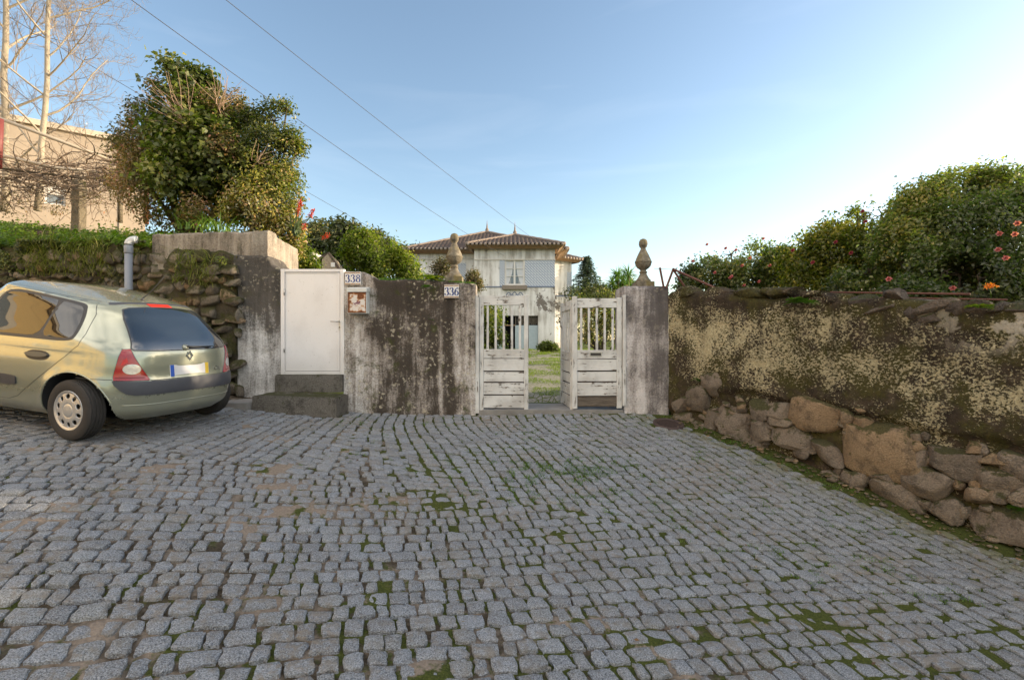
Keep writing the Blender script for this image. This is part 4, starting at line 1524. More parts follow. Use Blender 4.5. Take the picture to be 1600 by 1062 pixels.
def house_wall_mat():
    g = G('stained_limewash')
    p = g.pos()
    x, y, z = g.sep(p)
    streak = g.noise(0.9, g.map(p, (4, 4, 0.5)), 6, 0.65)
    blot = g.noise(0.8, p, 6, 0.65)
    c = g.ramp(g.math('ADD', g.math('MULTIPLY', streak, .6), g.math('MULTIPLY', blot, .4)), [(0.40, (0.72, 0.71, 0.68)), (0.50, (0.60, 0.585, 0.55)), (0.58, (0.40, 0.375, 0.335)), (0.85, (0.17, 0.15, 0.12))])
    # flaked patches low on the right of the front
    reg = g.math('MULTIPLY', g.math('MULTIPLY', g.step(x, 0.4, 1.9), g.step(z, 5.0, 4.5)), g.step(z, 2.0, 3.6))
    fl = g.step(g.math('ADD', g.noise(2.2, p, 6, 0.7), g.math('MULTIPLY', reg, 0.15)), 0.645, 0.675)
    c = g.mix(fl, c, (0.17, 0.15, 0.13))
    low = g.step(g.math('ADD', z, g.math('MULTIPLY', blot, 1.2)), 2.5, 1.5)
    c = g.mix(g.math('MULTIPLY', low, .5), c, (0.25, 0.22, 0.17))
    return g.finish(c, 0.9, g.bump(g.noise(20, p), .01), spec=.2)


def tile_mat():
    g = G('blue_white_tiles')
    p = g.obj()
    x, y, z = g.sep(p)
    fx = g.math('FRACT', g.math('MULTIPLY', g.math('ADD', x, g.math('MULTIPLY', y, .8)), 6.2))
    fz = g.math('FRACT', g.math('MULTIPLY', z, 6.2))
    s_ = g.math('ADD', fx, fz)
    a = g.math('LESS_THAN', s_, 0.95)
    d = g.math('ABSOLUTE', g.math('SUBTRACT', fx, fz))
    b = g.math('LESS_THAN', d, 0.16)
    k = g.math('ABSOLUTE', g.math('SUBTRACT', a, b))
    c = g.mix(k, (0.66, 0.69, 0.70), (0.035, 0.085, 0.215))
    c = g.mix(g.math('MULTIPLY', g.noise(1.5, p), .35), c, (0.45, 0.47, 0.47))
    return g.finish(c, 0.35, spec=.5)


M_HW, M_AZ = house_wall_mat(), tile_mat()
M_BAND = plain('blue_grey_band', (0.13, 0.165, 0.24), 0.7, var=.3)
M_CORN = plain('pale_moulding', (0.56, 0.53, 0.47), 0.85, var=.2)


def roof_mat():
    g = G('clay_roof_tiles')
    p = g.pos()
    n1_, n2 = g.noise(9, p, 5, .7), g.noise(1.2, p, 5, .6)
    c = g.ramp(n1_, [(.25, (.036, .028, .025)), (.5, (.078, .056, .046)), (.75, (.145, .108, .088))])
    c = g.mix(g.math('MULTIPLY', g.step(n2, .45, .65), .6), c, (.10, .085, .062))
    return g.finish(c, .9, g.bump(n1_, .02), spec=.2)


M_ROOF = roof_mat()
M_RIDGE = plain('ridge_mortar', (0.22, 0.17, 0.135), .9, var=.4, scale=5)
M_EAVE = plain('eave_timber', (0.30, 0.19, 0.11), .85, var=.4, scale=5)
M_TEND = plain('mortared_tile_ends', (0.27, 0.22, 0.185), .9, var=.5, scale=9)
M_WOODW = plain('window_white_paint', (0.62, 0.60, 0.56), .6, var=.1)
M_PANE = plain('window_glass', (0.16, 0.19, 0.21), .05, var=.1, spec=.6)
M_CURT = plain('net_curtain', (0.58, 0.60, 0.62), .9, var=.2, scale=20)
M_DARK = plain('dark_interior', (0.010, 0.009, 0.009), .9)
M_DOORB = plain('pale_blue_door_paint', (0.36, 0.43, 0.46), .65, var=.2, scale=7)
M_GRILLE = plain('door_grille_iron', (0.12, 0.10, 0.075), .7, .3, var=.4, scale=30)
M_SILL = plain('granite_sill', (0.21, 0.175, 0.14), .9, var=.3, scale=15)

HY = 28.0
HX0, HX1 = pxx(741, HY), pxx(867, HY)
HG = float(zgarden(0, HY)) - .1
HE = pz(384, HY)
ho = thing('manor_house', 'old two storey manor house with hipped tile roofs and blue tiled panels beyond the gate', 'house', (0, HY, HG))
mb = MB()
# front wall of the main block with its openings
dx0, dx1, dz1 = pxx(773.5, HY), pxx(841, HY), pz(493, HY)
wx0, wx1, wz0, wz1 = pxx(789.5, HY), pxx(818.5, HY), pz(445.5, HY), pz(405.8, HY)
T_W = .35


def wall_with_holes(mb_, x0, x1, z0, z1, y0, y1, holes):
    """boxes round rectangular holes (x0,x1,z0,z1), holes stacked in separate z ranges"""
    zs = sorted({z0, z1, *[h[2] for h in holes], *[h[3] for h in holes]})
    for a, b in zip(zs[:-1], zs[1:]):
        if b - a < 1e-6:
            continue
        hs = sorted([(h[0], h[1]) for h in holes if h[2] <= a + 1e-6 and h[3] >= b - 1e-6])
        xs_ = [x0] + [v for h in hs for v in h] + [x1]
        for q in range(0, len(xs_), 2):
            if xs_[q + 1] - xs_[q] > 1e-4:
                mb_.box((xs_[q], y0, a), (xs_[q + 1], y1, b))


wall_with_holes(mb, HX0, HX1, HG - .3, HE + .1, HY, HY + T_W, [(dx0, dx1, HG - .3, dz1), (wx0, wx1, wz0, wz1)])
mb.box((HX0, HY + T_W, HG - .3), (HX0 + T_W, 37, HE + .1))
mb.box((HX1 - T_W, HY + T_W, HG - .3), (HX1, 37, HE + .1))
mb.build('main_wall', M_HW, ho, False)
LY = 29.6
lx0 = pxx(647, LY)
mb = MB().box((lx0, LY, HG - .3), (HX0 - .01, 37, HE + .12))
mb.build('wing_wall', M_HW, ho, False)
# splayed wing beyond the right corner
ang = math.radians(34)
wa = np.array((2.3, 31.6)); wd = np.array((math.cos(ang), math.sin(ang)))
tt = (0.1235 * wa[1] - wa[0]) / (wd[0] - 0.1235 * wd[1])
wb = wa + wd * tt
wn2 = np.array((-wd[1], wd[0]))
mb = MB()
q = [wa, wb, wb + wn2 * 4.5, wa + wn2 * 4.5]
mb.add([(c[0], c[1], HG - .3) for c in q] + [(c[0], c[1], HE + .05) for c in q], BOXF)
mb.build('splayed_wall', M_HW, ho, False)
mb = MB()


def on_wing(px, py, out):
    r = (px - CX) / F
    u = (r * wa[1] - wa[0]) / (wd[0] - r * wd[1])
    c = wa + wd * u
    return np.array((c[0] + wd[1] * out, c[1] - wd[0] * out, CZ + (CY - py) / F * c[1]))


mb.add([on_wing(885.5, 461, .02), on_wing(893, 461, .02), on_wing(893, 425, .02), on_wing(885.5, 425, .02)], [(0, 1, 2, 3)])
mb.build('tile_panel', M_AZ, ho, False)
mb = MB()
mb.add([on_wing(868, 463.2, .03), on_wing(893.6, 463.2, .03), on_wing(893.6, 461.6, .03), on_wing(868, 461.6, .03)], [(0, 1, 2, 3)])
mb.build('string_course', M_BAND, ho, False)
# mouldings, bands, tile panels
mb = MB()
mb.box((HX0 - .03, HY - .05, pz(406.4, HY)), (HX1 + .04, HY - .003, pz(404.9, HY)))
mb.box((lx0 - .02, LY - .05, pz(405.2, LY)), (HX0 - .012, LY - .003, pz(403.9, LY)))
mb.build('moulding', M_CORN, ho, False)
mb = MB().box((HX0, HY - .035, pz(448.8, HY)), (HX1, HY - .003, pz(447.3, HY)))
mb.build('string_course', M_BAND, ho, False)
mb = MB().box((lx0, LY - .035, pz(446.8, LY)), (HX0 - .012, LY - .003, pz(445.4, LY)))
mb.build('string_course', M_BAND, ho, False)
for (a, b, c, d, yy) in [(780.7, 788.3, 447.2, 406.5, HY), (820.5, 866.9, 447.2, 406.5, HY), (716, 728, 445.3, 411, LY), (647.3, 650, 445.3, 405.4, LY)]:
    MB().box((pxx(a, yy), yy - .02, pz(c, yy)), (pxx(b, yy), yy - .004, pz(d, yy))).build('tile_panel', M_AZ, ho, False)
# painted scroll under the window
mb = MB()
sx = np.linspace(-1, 1, 41)
cxs, czs = pxx(804, HY), pz(459.5, HY)
mb.grid(ribbon(np.stack([cxs + sx * .5, czs + .07 * np.cos(sx * 9) + .05 * (1 - sx ** 2)], 1), .05, HY - .006))
mb.grid(ribbon(np.stack([cxs + sx * .38, czs - .06 - .03 * np.cos(sx * 12)], 1), .035, HY - .006))
mb.build('painted_scroll', M_BAND, ho, False)
# window
mb = MB()
fr = .06
for a in ((wx0, wx0 + fr), ((wx0 + wx1) / 2 - .055, (wx0 + wx1) / 2 + .055), (wx1 - fr, wx1)):
    mb.box((a[0], HY + .02, wz0), (a[1], HY + .10, wz1))
for a, b in ((wx0 + fr, (wx0 + wx1) / 2 - .055), ((wx0 + wx1) / 2 + .055, wx1 - fr)):
    mb.box((a, HY + .024, wz0), (b, HY + .10, wz0 + .08))
    mb.box((a, HY + .024, wz1 - .06), (b, HY + .10, wz1))
    for k in (1, 2):
        zz = wz0 + .08 + (wz1 - wz0 - .14) * k / 3
        mb.box((a, HY + .035, zz - .016), (b, HY + .08, zz + .016))
    mb.box(((a + b) / 2 - .013, HY + .037, wz0 + .08), ((a + b) / 2 + .013, HY + .078, wz1 - .06))
wo = mb.build('window', M_WOODW, ho, False)
wo['_o'] = [0, HY, HG]
MB().box((wx0 + fr, HY + .085, wz0 + .06), (wx1 - fr, HY + .089, wz1 - .05)).build('pane', M_PANE, wo, False)
mb = MB()
for sgn, a, b in ((1, wx0 + fr, (wx0 + wx1) / 2 - .06), (-1, wx1 - fr, (wx0 + wx1) / 2 + .06)):
    # gathered net curtain drawn to the side at the foot
    n_ = 14
    top = [(a + (b - a) * k / n_, HY + .080 + .003 * (k % 2), wz1 - .06) for k in range(n_ + 1)]
    mid_ = [(a + (b - a) * k / n_ * .80, HY + .080 + .003 * (k % 2), (wz0 + wz1) / 2 - .05) for k in range(n_ + 1)]
    bot = [(a + (b - a) * k / n_ * .30, HY + .080 + .003 * (k % 2), wz0 + .08) for k in range(n_ + 1)]
    mb.grid([top, mid_, bot])
mb.build('curtain', M_CURT, wo)
MB().box((pxx(784.6, HY), HY - .16, pz(452.3, HY)), (pxx(823.6, HY), HY + .05, pz(446, HY))).build('window_sill', M_SILL, ho, False)
# ground floor door of four leaves, one standing open on a dark room
def hdoor(a, b, name, opened=False):
    xa, xb = pxx(a, HY), pxx(b, HY)
    y0 = HY + .12
    if opened:
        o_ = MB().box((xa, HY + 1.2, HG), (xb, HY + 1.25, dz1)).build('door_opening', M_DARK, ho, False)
        m_ = MB().box((xa, y0, pz(508.8, HY)), (xb, y0 + .06, pz(507.2, HY)))
        m_.build('door_transom', M_EAVE, ho, False)
        return
    m_ = MB()
    zg = pz(507.5, HY)
    m_.box((xa, y0, HG), (xb, y0 + .05, zg - .02))
    n_ = max(2, int((xb - xa) / .12))
    for k in range(1, n_):
        xk = xa + (xb - xa) * k / n_
        m_.box((xk - .008, y0 - .012, HG), (xk + .008, y0 - .001, zg - .06))
    o_ = m_.build('door', M_DOORB, ho, False)
    o_['_o'] = [0, HY, HG]
    m_ = MB().box((xa, y0 + .03, zg - .02), (xb, y0 + .04, dz1))
    m_.build('grille_backing', M_DARK, o_, False)
    m_ = MB()
    m_.box((xa, y0, zg - .02), (xa + .05, y0 + .03, dz1)).box((xb - .05, y0, zg - .02), (xb, y0 + .03, dz1)).box((xa + .05, y0, dz1 - .05), (xb - .05, y0 + .03, dz1))
    cxx_, czz_ = (xa + xb) / 2, (zg + dz1) / 2
    for rr in (.10, .17, .23):
        if rr < (xb - xa) / 2 + .05:
            t_ = np.linspace(0, 2 * np.pi, 20)
            pts_ = np.stack([np.clip(cxx_ + rr * np.cos(t_), xa + .02, xb - .02), np.full(20, y0 + .01), np.clip(czz_ + rr * np.sin(t_), zg, dz1 - .02)], 1)
            m_.tube(pts_, .016, 5, cap=False)
    for k in range(6):
        t_ = k * math.pi / 6
        m_.tube([(np.clip(cxx_ - .3 * math.cos(t_), xa + .02, xb - .02), y0 + .01, np.clip(czz_ - .3 * math.sin(t_), zg, dz1 - .02)), (np.clip(cxx_ + .3 * math.cos(t_), xa + .02, xb - .02), y0 + .01, np.clip(czz_ + .3 * math.sin(t_), zg, dz1 - .02))], .012, 5)
    m_.build('grille', M_GRILLE, o_, False)


hdoor(774, 786, 'a')
hdoor(786.6, 804.6, 'b', True)
hdoor(805, 825.6, 'c')
hdoor(826.4, 840.8, 'd')
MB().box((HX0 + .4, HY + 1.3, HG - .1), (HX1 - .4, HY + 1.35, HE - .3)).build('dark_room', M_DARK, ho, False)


# roofs
def roof_face(mb_, a, b, apex, apex2=None, tile=.24, row=.36):
    a, b, c, c2 = (np.asarray(v, float) for v in (a, b, apex, apex2 if apex2 is not None else apex))
    U = unit(b - a)
    L = np.linalg.norm(b - a)
    uc, uc2 = np.dot(c - a, U), np.dot(c2 - a, U)
    Vv = (c - a) - U * uc
    Hh = np.linalg.norm(Vv)
    Vv /= Hh
    N3 = np.cross(U, Vv)
    if N3[2] < 0:
        N3 = -N3
    us = np.arange(0, L + tile / 6, tile / 6)
    vs = np.arange(0, Hh + row / 3, row / 3)
    UU, VV = np.meshgrid(us, np.minimum(vs, Hh), indexing='ij')
    lo, hi = uc * VV / Hh, L + (uc2 - L) * VV / Hh
    Uc = np.clip(UU, lo, np.maximum(hi, lo))
    dsp = .035 * np.abs(np.sin(np.pi * Uc / tile)) + .03 * (1 - (VV / row) % 1.0)
    P_ = a + Uc[..., None] * U + VV[..., None] * Vv + dsp[..., None] * N3
    mb_.grid(P_)


def hip_roof(x0, x1, y0, y1, ze, apex, name, with_finial=True, rot=None):
    cn = [np.array((x0, y0, ze)), np.array((x1, y0, ze)), np.array((x1, y1, ze)), np.array((x0, y1, ze))]
    ap = np.asarray(apex, float)
    if rot is not None:
        org, an = rot
        ca, sa = math.cos(an), math.sin(an)
        f_ = lambda p_: np.array((org[0] + p_[0] * ca - p_[1] * sa, org[1] + p_[0] * sa + p_[1] * ca, p_[2]))
        cn, ap = [f_(p_) for p_ in cn], f_(ap)
    m_ = MB()
    for k in range(4):
        roof_face(m_, cn[k], cn[(k + 1) % 4], ap)
    ro = m_.build(name, M_ROOF, ho, True, sharp=30)
    ro['_o'] = [0, HY, HG]
    m_ = MB()
    for k in range(4):
        p_, q_ = cn[k] + (0, 0, .04), ap + (0, 0, .04)
        m_.tube([p_ + (q_ - p_) * t_ for t_ in np.linspace(0, 1, 14)], [.09, .075] * 7, 8)
    m_.build('ridge', M_RIDGE, ro)
    # soffit and tile ends along the eaves
    m_ = MB()
    ce = sum(cn) / 4
    inn = [c_ + (ce - c_) * .10 for c_ in cn]
    dn = np.array((0, 0, -.10))
    for k in range(4):
        a_, b_, c_, d_ = cn[k] + dn * .3, cn[(k + 1) % 4] + dn * .3, inn[(k + 1) % 4] + dn * 2.2, inn[k] + dn * 2.2
        m_.add([a_, b_, c_, d_], [(0, 1, 2, 3)])
    m_.build('soffit', M_EAVE, ro, False)
    m_ = MB()
    for k in (0, 1, 3):
        a_, b_ = cn[k], cn[(k + 1) % 4]
        n_ = int(np.linalg.norm(b_ - a_) / .24)
        out = unit((a_ + b_) / 2 - ce) * .05
        out[2] = 0
        for j in range(n_):
            c_ = a_ + (b_ - a_) * (j + .5) / n_
            m_.tube([c_ + out * -1.0 + (0, 0, .01), c_ + out * 1.2 + (0, 0, -.02)], .085, 6)
    m_.build('eave_tiles', M_TEND, ro)
    if with_finial:
        m_ = MB().lathe([(.17, -.1), (.16, .05), (.11, .12), (.13, .18), (.06, .30), (.05, .42), (.025, .6), (.005, .86)], 12, tuple(ap))
        m_.build('roof_finial', M_RIDGE, ro)


hip_roof(lx0 - .55, 3.4, 29.0, 38.0, pz(388.5, 29.0), (pxx(761, 33.5), 33.5, pz(363, 33.5)), 'roof')
hip_roof(pxx(728, 27.4), pxx(882.5, 27.4), 27.4, 34.0, pz(381, 27.4), (pxx(804.5, 30.7), 30.7, pz(367.5, 30.7)), 'roof')
hip_roof(-.6, tt + .55, -.55, 5.1, pz(404, 32.3), (tt / 2, 2.3, pz(404, 32.3) + 1.0), 'roof', False, (wa, ang))
MB().box((pxx(836, 34), 34, HE), (pxx(846, 34), 34.6, pz(371, 34))).build('chimney', M_HW, ho, False)

# small stone outhouse with a gable, far behind the white door
OY = 26.0
oh = thing('stone_outhouse', 'small stone outhouse with a pointed gable among the trees behind the white door', 'outhouse', at(515, 420, OY))
g0, g1, gp2 = at(510, 425, OY), at(531, 425, OY), at(513.5, 396, OY)
M_OUT = stone_mat('outhouse_stone', [(0, (.42, .34, .24)), (1, (.50, .41, .30))], 0.1, .3)
q = [at(503, 430, OY), at(533, 430, OY), at(533, 422, OY), at(527, 407, OY), at(514, 395, OY), at(503, 405, OY)]
mb = MB()
back = np.array((-1.2, 5.0, 0))
n_ = len(q)
mb.add(q + [p_ + back for p_ in q], [tuple(range(n_))[::-1], tuple(range(n_, 2 * n_))] + [(k, (k + 1) % n_, n_ + (k + 1) % n_, n_ + k) for k in range(n_)])
mb.build('wall', M_OUT, oh, False)
mb = MB()
e0, e1 = at(493, 404, OY), at(514.5, 393.5, OY)
mb.add([e0, e1, e1 + back * 1.05, e0 + back * 1.05], [(0, 1, 2, 3)])
mb.add([e1, at(534.5, 424, OY), at(534.5, 424, OY) + back * 1.05, e1 + back * 1.05], [(0, 1, 2, 3)])
o_ = mb.build('roof', M_ROOF, oh, False)
sm = o_.modifiers.new('thick', 'SOLIDIFY'); sm.thickness = .12
MB().box(tuple(at(517, 417, OY - .03)), tuple(at(524, 410.5, OY + .05))).build('window', M_WOODW, oh, False)
MB().box(tuple(at(490, 430, OY + 1.3)), tuple(at(506, 404, OY + 3.5))).build('lean_to', M_HW, oh, False)
# ---------------------------------------------------------------- plants
def leaf_mat(name, stops, trans=0.35, rough=0.45, tgain=1.5, spec=0.4):
    g = G(name)
    t = g.attr()
    c = g.ramp(t, stops)
    tc_ = g.mix(1.0, c, (min(1, tgain * 1.1), tgain, 0.45), 'MULTIPLY')
    return g.leaf(c, rough, trans, tc_, spec)


M_BARK = stone_mat('grey_brown_bark', [(0, (.11, .085, .06)), (1, (.19, .15, .11))], .2, .5)
M_PALEBARK = plain('pale_beige_bark', (0.33, 0.285, 0.215), .9, var=.35, scale=12, bump_d=.01)
L_IVY = leaf_mat('ivy_leaf', [(0, (0.047, 0.057, 0.018)), (.45, (0.110, 0.130, 0.031)), (.75, (0.196, 0.203, 0.047)), (.9, (0.314, 0.270, 0.072)), (1, (.26, .25, .09))])
L_LAUREL = leaf_mat('laurustinus_leaf', [(0, (0.056, 0.064, 0.021)), (.35, (0.117, 0.125, 0.034)), (.62, (0.236, 0.230, 0.053)), (.75, (0.390, 0.302, 0.063)), (.86, (0.400, 0.230, 0.131)), (1, (0.400, 0.363, 0.244))])
L_DARKBR = leaf_mat('dull_shrub_leaf', [(0, (0.080, 0.062, 0.035)), (.45, (0.162, 0.124, 0.056)), (.7, (0.271, 0.188, 0.076)), (.85, (0.469, 0.208, 0.139)), (1, (0.500, 0.331, 0.238))])
L_YELLOW = leaf_mat('yellow_green_leaf', [(0, (0.044, 0.060, 0.010)), (.5, (0.131, 0.156, 0.022)), (.85, (0.263, 0.263, 0.037)), (1, (0.375, 0.325, 0.062))], .45)
L_CAM = leaf_mat('camellia_leaf', [(0, (0.058, 0.068, 0.028)), (.5, (0.133, 0.144, 0.051)), (.8, (0.229, 0.221, 0.070)), (1, (0.400, 0.319, 0.076))], .46, .32, 1.6, .5)
L_CAMY = leaf_mat('camellia_yellow_leaf', [(0, (0.060, 0.070, 0.016)), (.5, (0.140, 0.144, 0.022)), (.8, (0.320, 0.258, 0.032)), (1, (0.500, 0.368, 0.048))], .50, .35)
L_FAR = leaf_mat('far_tree_leaf', [(0, (0.045, 0.054, 0.027)), (.5, (0.090, 0.096, 0.039)), (.85, (0.158, 0.150, 0.057)), (1, (0.225, 0.195, 0.075))], .3, .6)
L_CONIF = leaf_mat('conifer_needles', [(0, (0.033, 0.051, 0.039)), (.6, (0.068, 0.099, 0.072)), (1, (0.128, 0.158, 0.102))], .15, .6)
L_COVER = leaf_mat('ground_cover_leaf', [(0, (0.039, 0.068, 0.010)), (.5, (0.105, 0.169, 0.017)), (.9, (0.202, 0.270, 0.031)), (1, (0.386, 0.311, 0.061))], .4)
L_DRY = leaf_mat('dry_grass_blade', [(0, (.10, .12, .022)), (.5, (.20, .20, .045)), (.8, (.30, .27, .09)), (1, (.38, .31, .17))], .35)
L_STRAP = leaf_mat('strap_leaf', [(0, (0.058, 0.111, 0.018)), (1, (0.169, 0.247, 0.046))], .4)
L_ALOE = leaf_mat('aloe_leaf', [(0, (0.078, 0.120, 0.060)), (1, (0.168, 0.204, 0.096))], .15)
L_FERN = leaf_mat('fern_frond', [(0, (0.046, 0.098, 0.016)), (.6, (0.104, 0.169, 0.023)), (1, (0.312, 0.260, 0.029))], .4)
L_GRASS = leaf_mat('grass_blade', [(0, (0.038, 0.088, 0.011)), (.6, (0.088, 0.176, 0.022)), (1, (0.189, 0.257, 0.041))], .4)
M_RED = leaf_mat('red_torch_flower', [(0, (.45, .02, .015)), (1, (.62, .07, .03))], .3)
M_PINK = leaf_mat('pink_petal', [(0, (.50, .10, .14)), (1, (.68, .24, .26))], .35)
M_ROSE = leaf_mat('deep_pink_petal', [(0, (.30, .03, .06)), (1, (.48, .09, .13))], .3)
M_ORANGE = leaf_mat('orange_petal', [(0, (.80, .16, .01)), (1, (.85, .30, .03))], .3)
M_WIRE = plain('black_cable', (0.02, 0.02, 0.022), .6)


def B(px, py, Y, r, sq=1.0):
    c = at(px, py, Y)
    return (c, r * Y / F, sq)


def sph(n):
    v = RNG.normal(0, 1, (n, 3))
    return unit(v)


def crown_geo(blobs, twigs, per, size, spread, gap=0.0, aspect=.5, up=.45, inner=.55, fseed=0, nscale=2.2, tbias=None, lo=None):
    rr = np.array([b[1] for b in blobs])
    w = rr ** 2
    idx = RNG.choice(len(blobs), int(twigs * (1.6 if gap else 1.0)), p=w / w.sum())
    C = np.array([b[0] for b in blobs])[idx]
    R = rr[idx]
    D = sph(len(idx))
    D[:, 2] = np.where((D[:, 2] < -.5) & (RNG.uniform(0, 1, len(D)) < .6), -D[:, 2], D[:, 2])
    rad = R * (inner + (1.10 - inner) * RNG.uniform(0, 1, len(idx)) ** .7) * (1 + .22 * fbm(C * 3 + D * 1.7, 3, fseed))
    S = np.array([b[2] for b in blobs])[idx]
    P = C + D * rad[:, None] * np.stack([np.ones_like(S), np.ones_like(S), S], 1)
    n_ = fbm(P * nscale, 4, fseed + 3)
    if gap:
        k = n_ > (gap - .5) * .8
        P, D, n_ = P[k], D[k], n_[k]
    if lo is not None:
        k = P[:, 2] > lo
        P, D, n_ = P[k], D[k], n_[k]
    m = len(P)
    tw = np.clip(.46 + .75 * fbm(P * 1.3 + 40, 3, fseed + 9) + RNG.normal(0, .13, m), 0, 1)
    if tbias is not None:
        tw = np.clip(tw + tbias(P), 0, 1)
    Q = np.repeat(P, per, 0) + RNG.normal(0, spread, (m * per, 3))
    Nn = np.repeat(D, per, 0) * .55 + np.array((0, 0, up)) + RNG.normal(0, .55, (m * per, 3))
    ax = np.repeat(D, per, 0) * .6 + RNG.normal(0, .6, (m * per, 3)) + np.array((0, 0, -.15))
    tt_ = np.clip(np.repeat(tw, per) + RNG.normal(0, .13, m * per), 0, 1)
    return leaf_geo(Q, Nn, size, aspect, .12, tt_, ax, .10)


def limbs(base, blobs, r0, seed=0, rtip=.012, bend=.25, n=None):
    mb_ = MB()
    base = np.asarray(base, float)
    bs = blobs if n is None else [blobs[k] for k in RNG.choice(len(blobs), min(n, len(blobs)), replace=False)]
    for b in bs:
        c = b[0]
        t = np.linspace(0, 1, 7)[:, None]
        mid = base + (c - base) * .45 + RNG.normal(0, bend * .3, 3) * (1, 1, .4) + np.array((0, 0, .12))
        pts = (1 - t) ** 2 * base + 2 * t * (1 - t) * mid + t ** 2 * c
        mb_.tube(pts, np.linspace(r0, rtip, 7), 6)
        for _ in range(4):
            d = sph(1)[0] * b[1] * .62
            d[2] = abs(d[2]) * .6
            mb_.tube([c, c + d * .5 + RNG.normal(0, .03, 3), c + d], [rtip, rtip * .7, .003], 4)
    return mb_


# ---- uphill garden: ivy-smothered tree, flowering shrub
Yt = 8.9
zb_ = float(zleft(np.array([-5.4]), np.array([Yt]))[0])
tr = thing('ivy_clad_tree', 'dense dark tree smothered in green ivy above the rubble wall and parapet', 'tree', (pxx(295, Yt), Yt, zb_))
ivy = [B(272, 122, Yt, 26), B(262, 106, Yt, 15), B(300, 142, Yt, 34), B(322, 128, Yt, 14), B(252, 160, Yt, 36), B(290, 200, Yt - .2, 54), B(325, 240, Yt - .35, 54), B(335, 200, Yt, 34), B(300, 285, Yt - .3, 62), B(355, 290, Yt - .3, 50), B(340, 322, Yt - .2, 44)]
dul = [B(212, 208, Yt + .1, 32), B(238, 235, Yt, 46), B(188, 232, Yt + .1, 18), B(228, 185, Yt, 26), B(200, 190, Yt, 14), B(228, 288, Yt - .1, 44), B(258, 322, Yt - .2, 42), B(358, 168, Yt + .1, 24), B(378, 178, Yt + .1, 14), B(300, 160, Yt - .45, 22), B(250, 140, Yt - .3, 16), B(330, 175, Yt - .35, 26), B(350, 235, Yt - .6, 26), B(270, 300, Yt - .7, 26), B(240, 260, Yt - .3, 36), B(310, 330, Yt - .7, 24)]
V, Q, T = crown_geo(ivy, 2900, 6, .092, .075, .42, .72, fseed=4, inner=.45)
fast_mesh('ivy', V, Q, T, L_IVY, tr)
V, Q, T = crown_geo(dul, 3000, 7, .062, .060, .42, .42, fseed=7, inner=.4)
fast_mesh('crown', V, Q, T, L_DARKBR, tr)
limbs((pxx(295, Yt), Yt, zb_ - .1), ivy + dul, .055, n=12).build('trunk', M_BARK, tr)
for (fx, fy, fn, fl, a0_) in ((292, 190, 26, .75, 2.2), (345, 165, 18, .5, 1.2), (400, 250, 10, .35, 1.0)):
    fan = MB()
    c_ = at(fx, fy, Yt - .75)
    for k in range(fn):
        a_ = a0_ + RNG.normal(0, .45)
        d_ = np.array((math.cos(a_), -.25 + RNG.normal(0, .2), math.sin(a_)))
        pts = [c_ + RNG.normal(0, .05, 3)]
        for j in range(6):
            d_ = unit(d_ + RNG.normal(0, .13, 3))
            pts.append(pts[-1] + d_ * fl * RNG.uniform(.12, .2))
        fan.tube(pts, np.linspace(.006, .002, 7), 4, cap=False)
    fan.build('dead_twigs', plain('dead_twig_wood', (.34, .235, .16), .9, var=.3), tr)
Yv = 8.5
sh_ = thing('laurustinus_shrub', 'tall shrub with pinkish flower heads and yellow green leaves at the parapet corner', 'shrub', (pxx(405, Yv), Yv, zb_ - .3))
vb = [B(428, 190, Yv + .2, 26), B(448, 172, Yv + .1, 13), B(412, 222, Yv + .1, 30), B(448, 222, Yv, 26), B(466, 232, Yv, 10), B(390, 265, Yv, 44), B(440, 285, Yv, 32), B(415, 322, Yv - .1, 48), B(456, 318, Yv, 20), B(385, 338, Yv - .2, 36), B(447, 362, Yv - .05, 26), B(457, 392, Yv + .1, 16), B(375, 200, Yv + .3, 20), B(395, 185, Yv + .3, 12)]
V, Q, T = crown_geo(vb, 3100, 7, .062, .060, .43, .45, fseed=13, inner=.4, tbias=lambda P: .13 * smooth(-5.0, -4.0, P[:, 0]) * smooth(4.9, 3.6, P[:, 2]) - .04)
fast_mesh('crown', V, Q, T, L_LAUREL, sh_)
limbs((pxx(405, Yv), Yv, zb_ - .4), vb, .04).build('trunk', M_BARK, sh_)


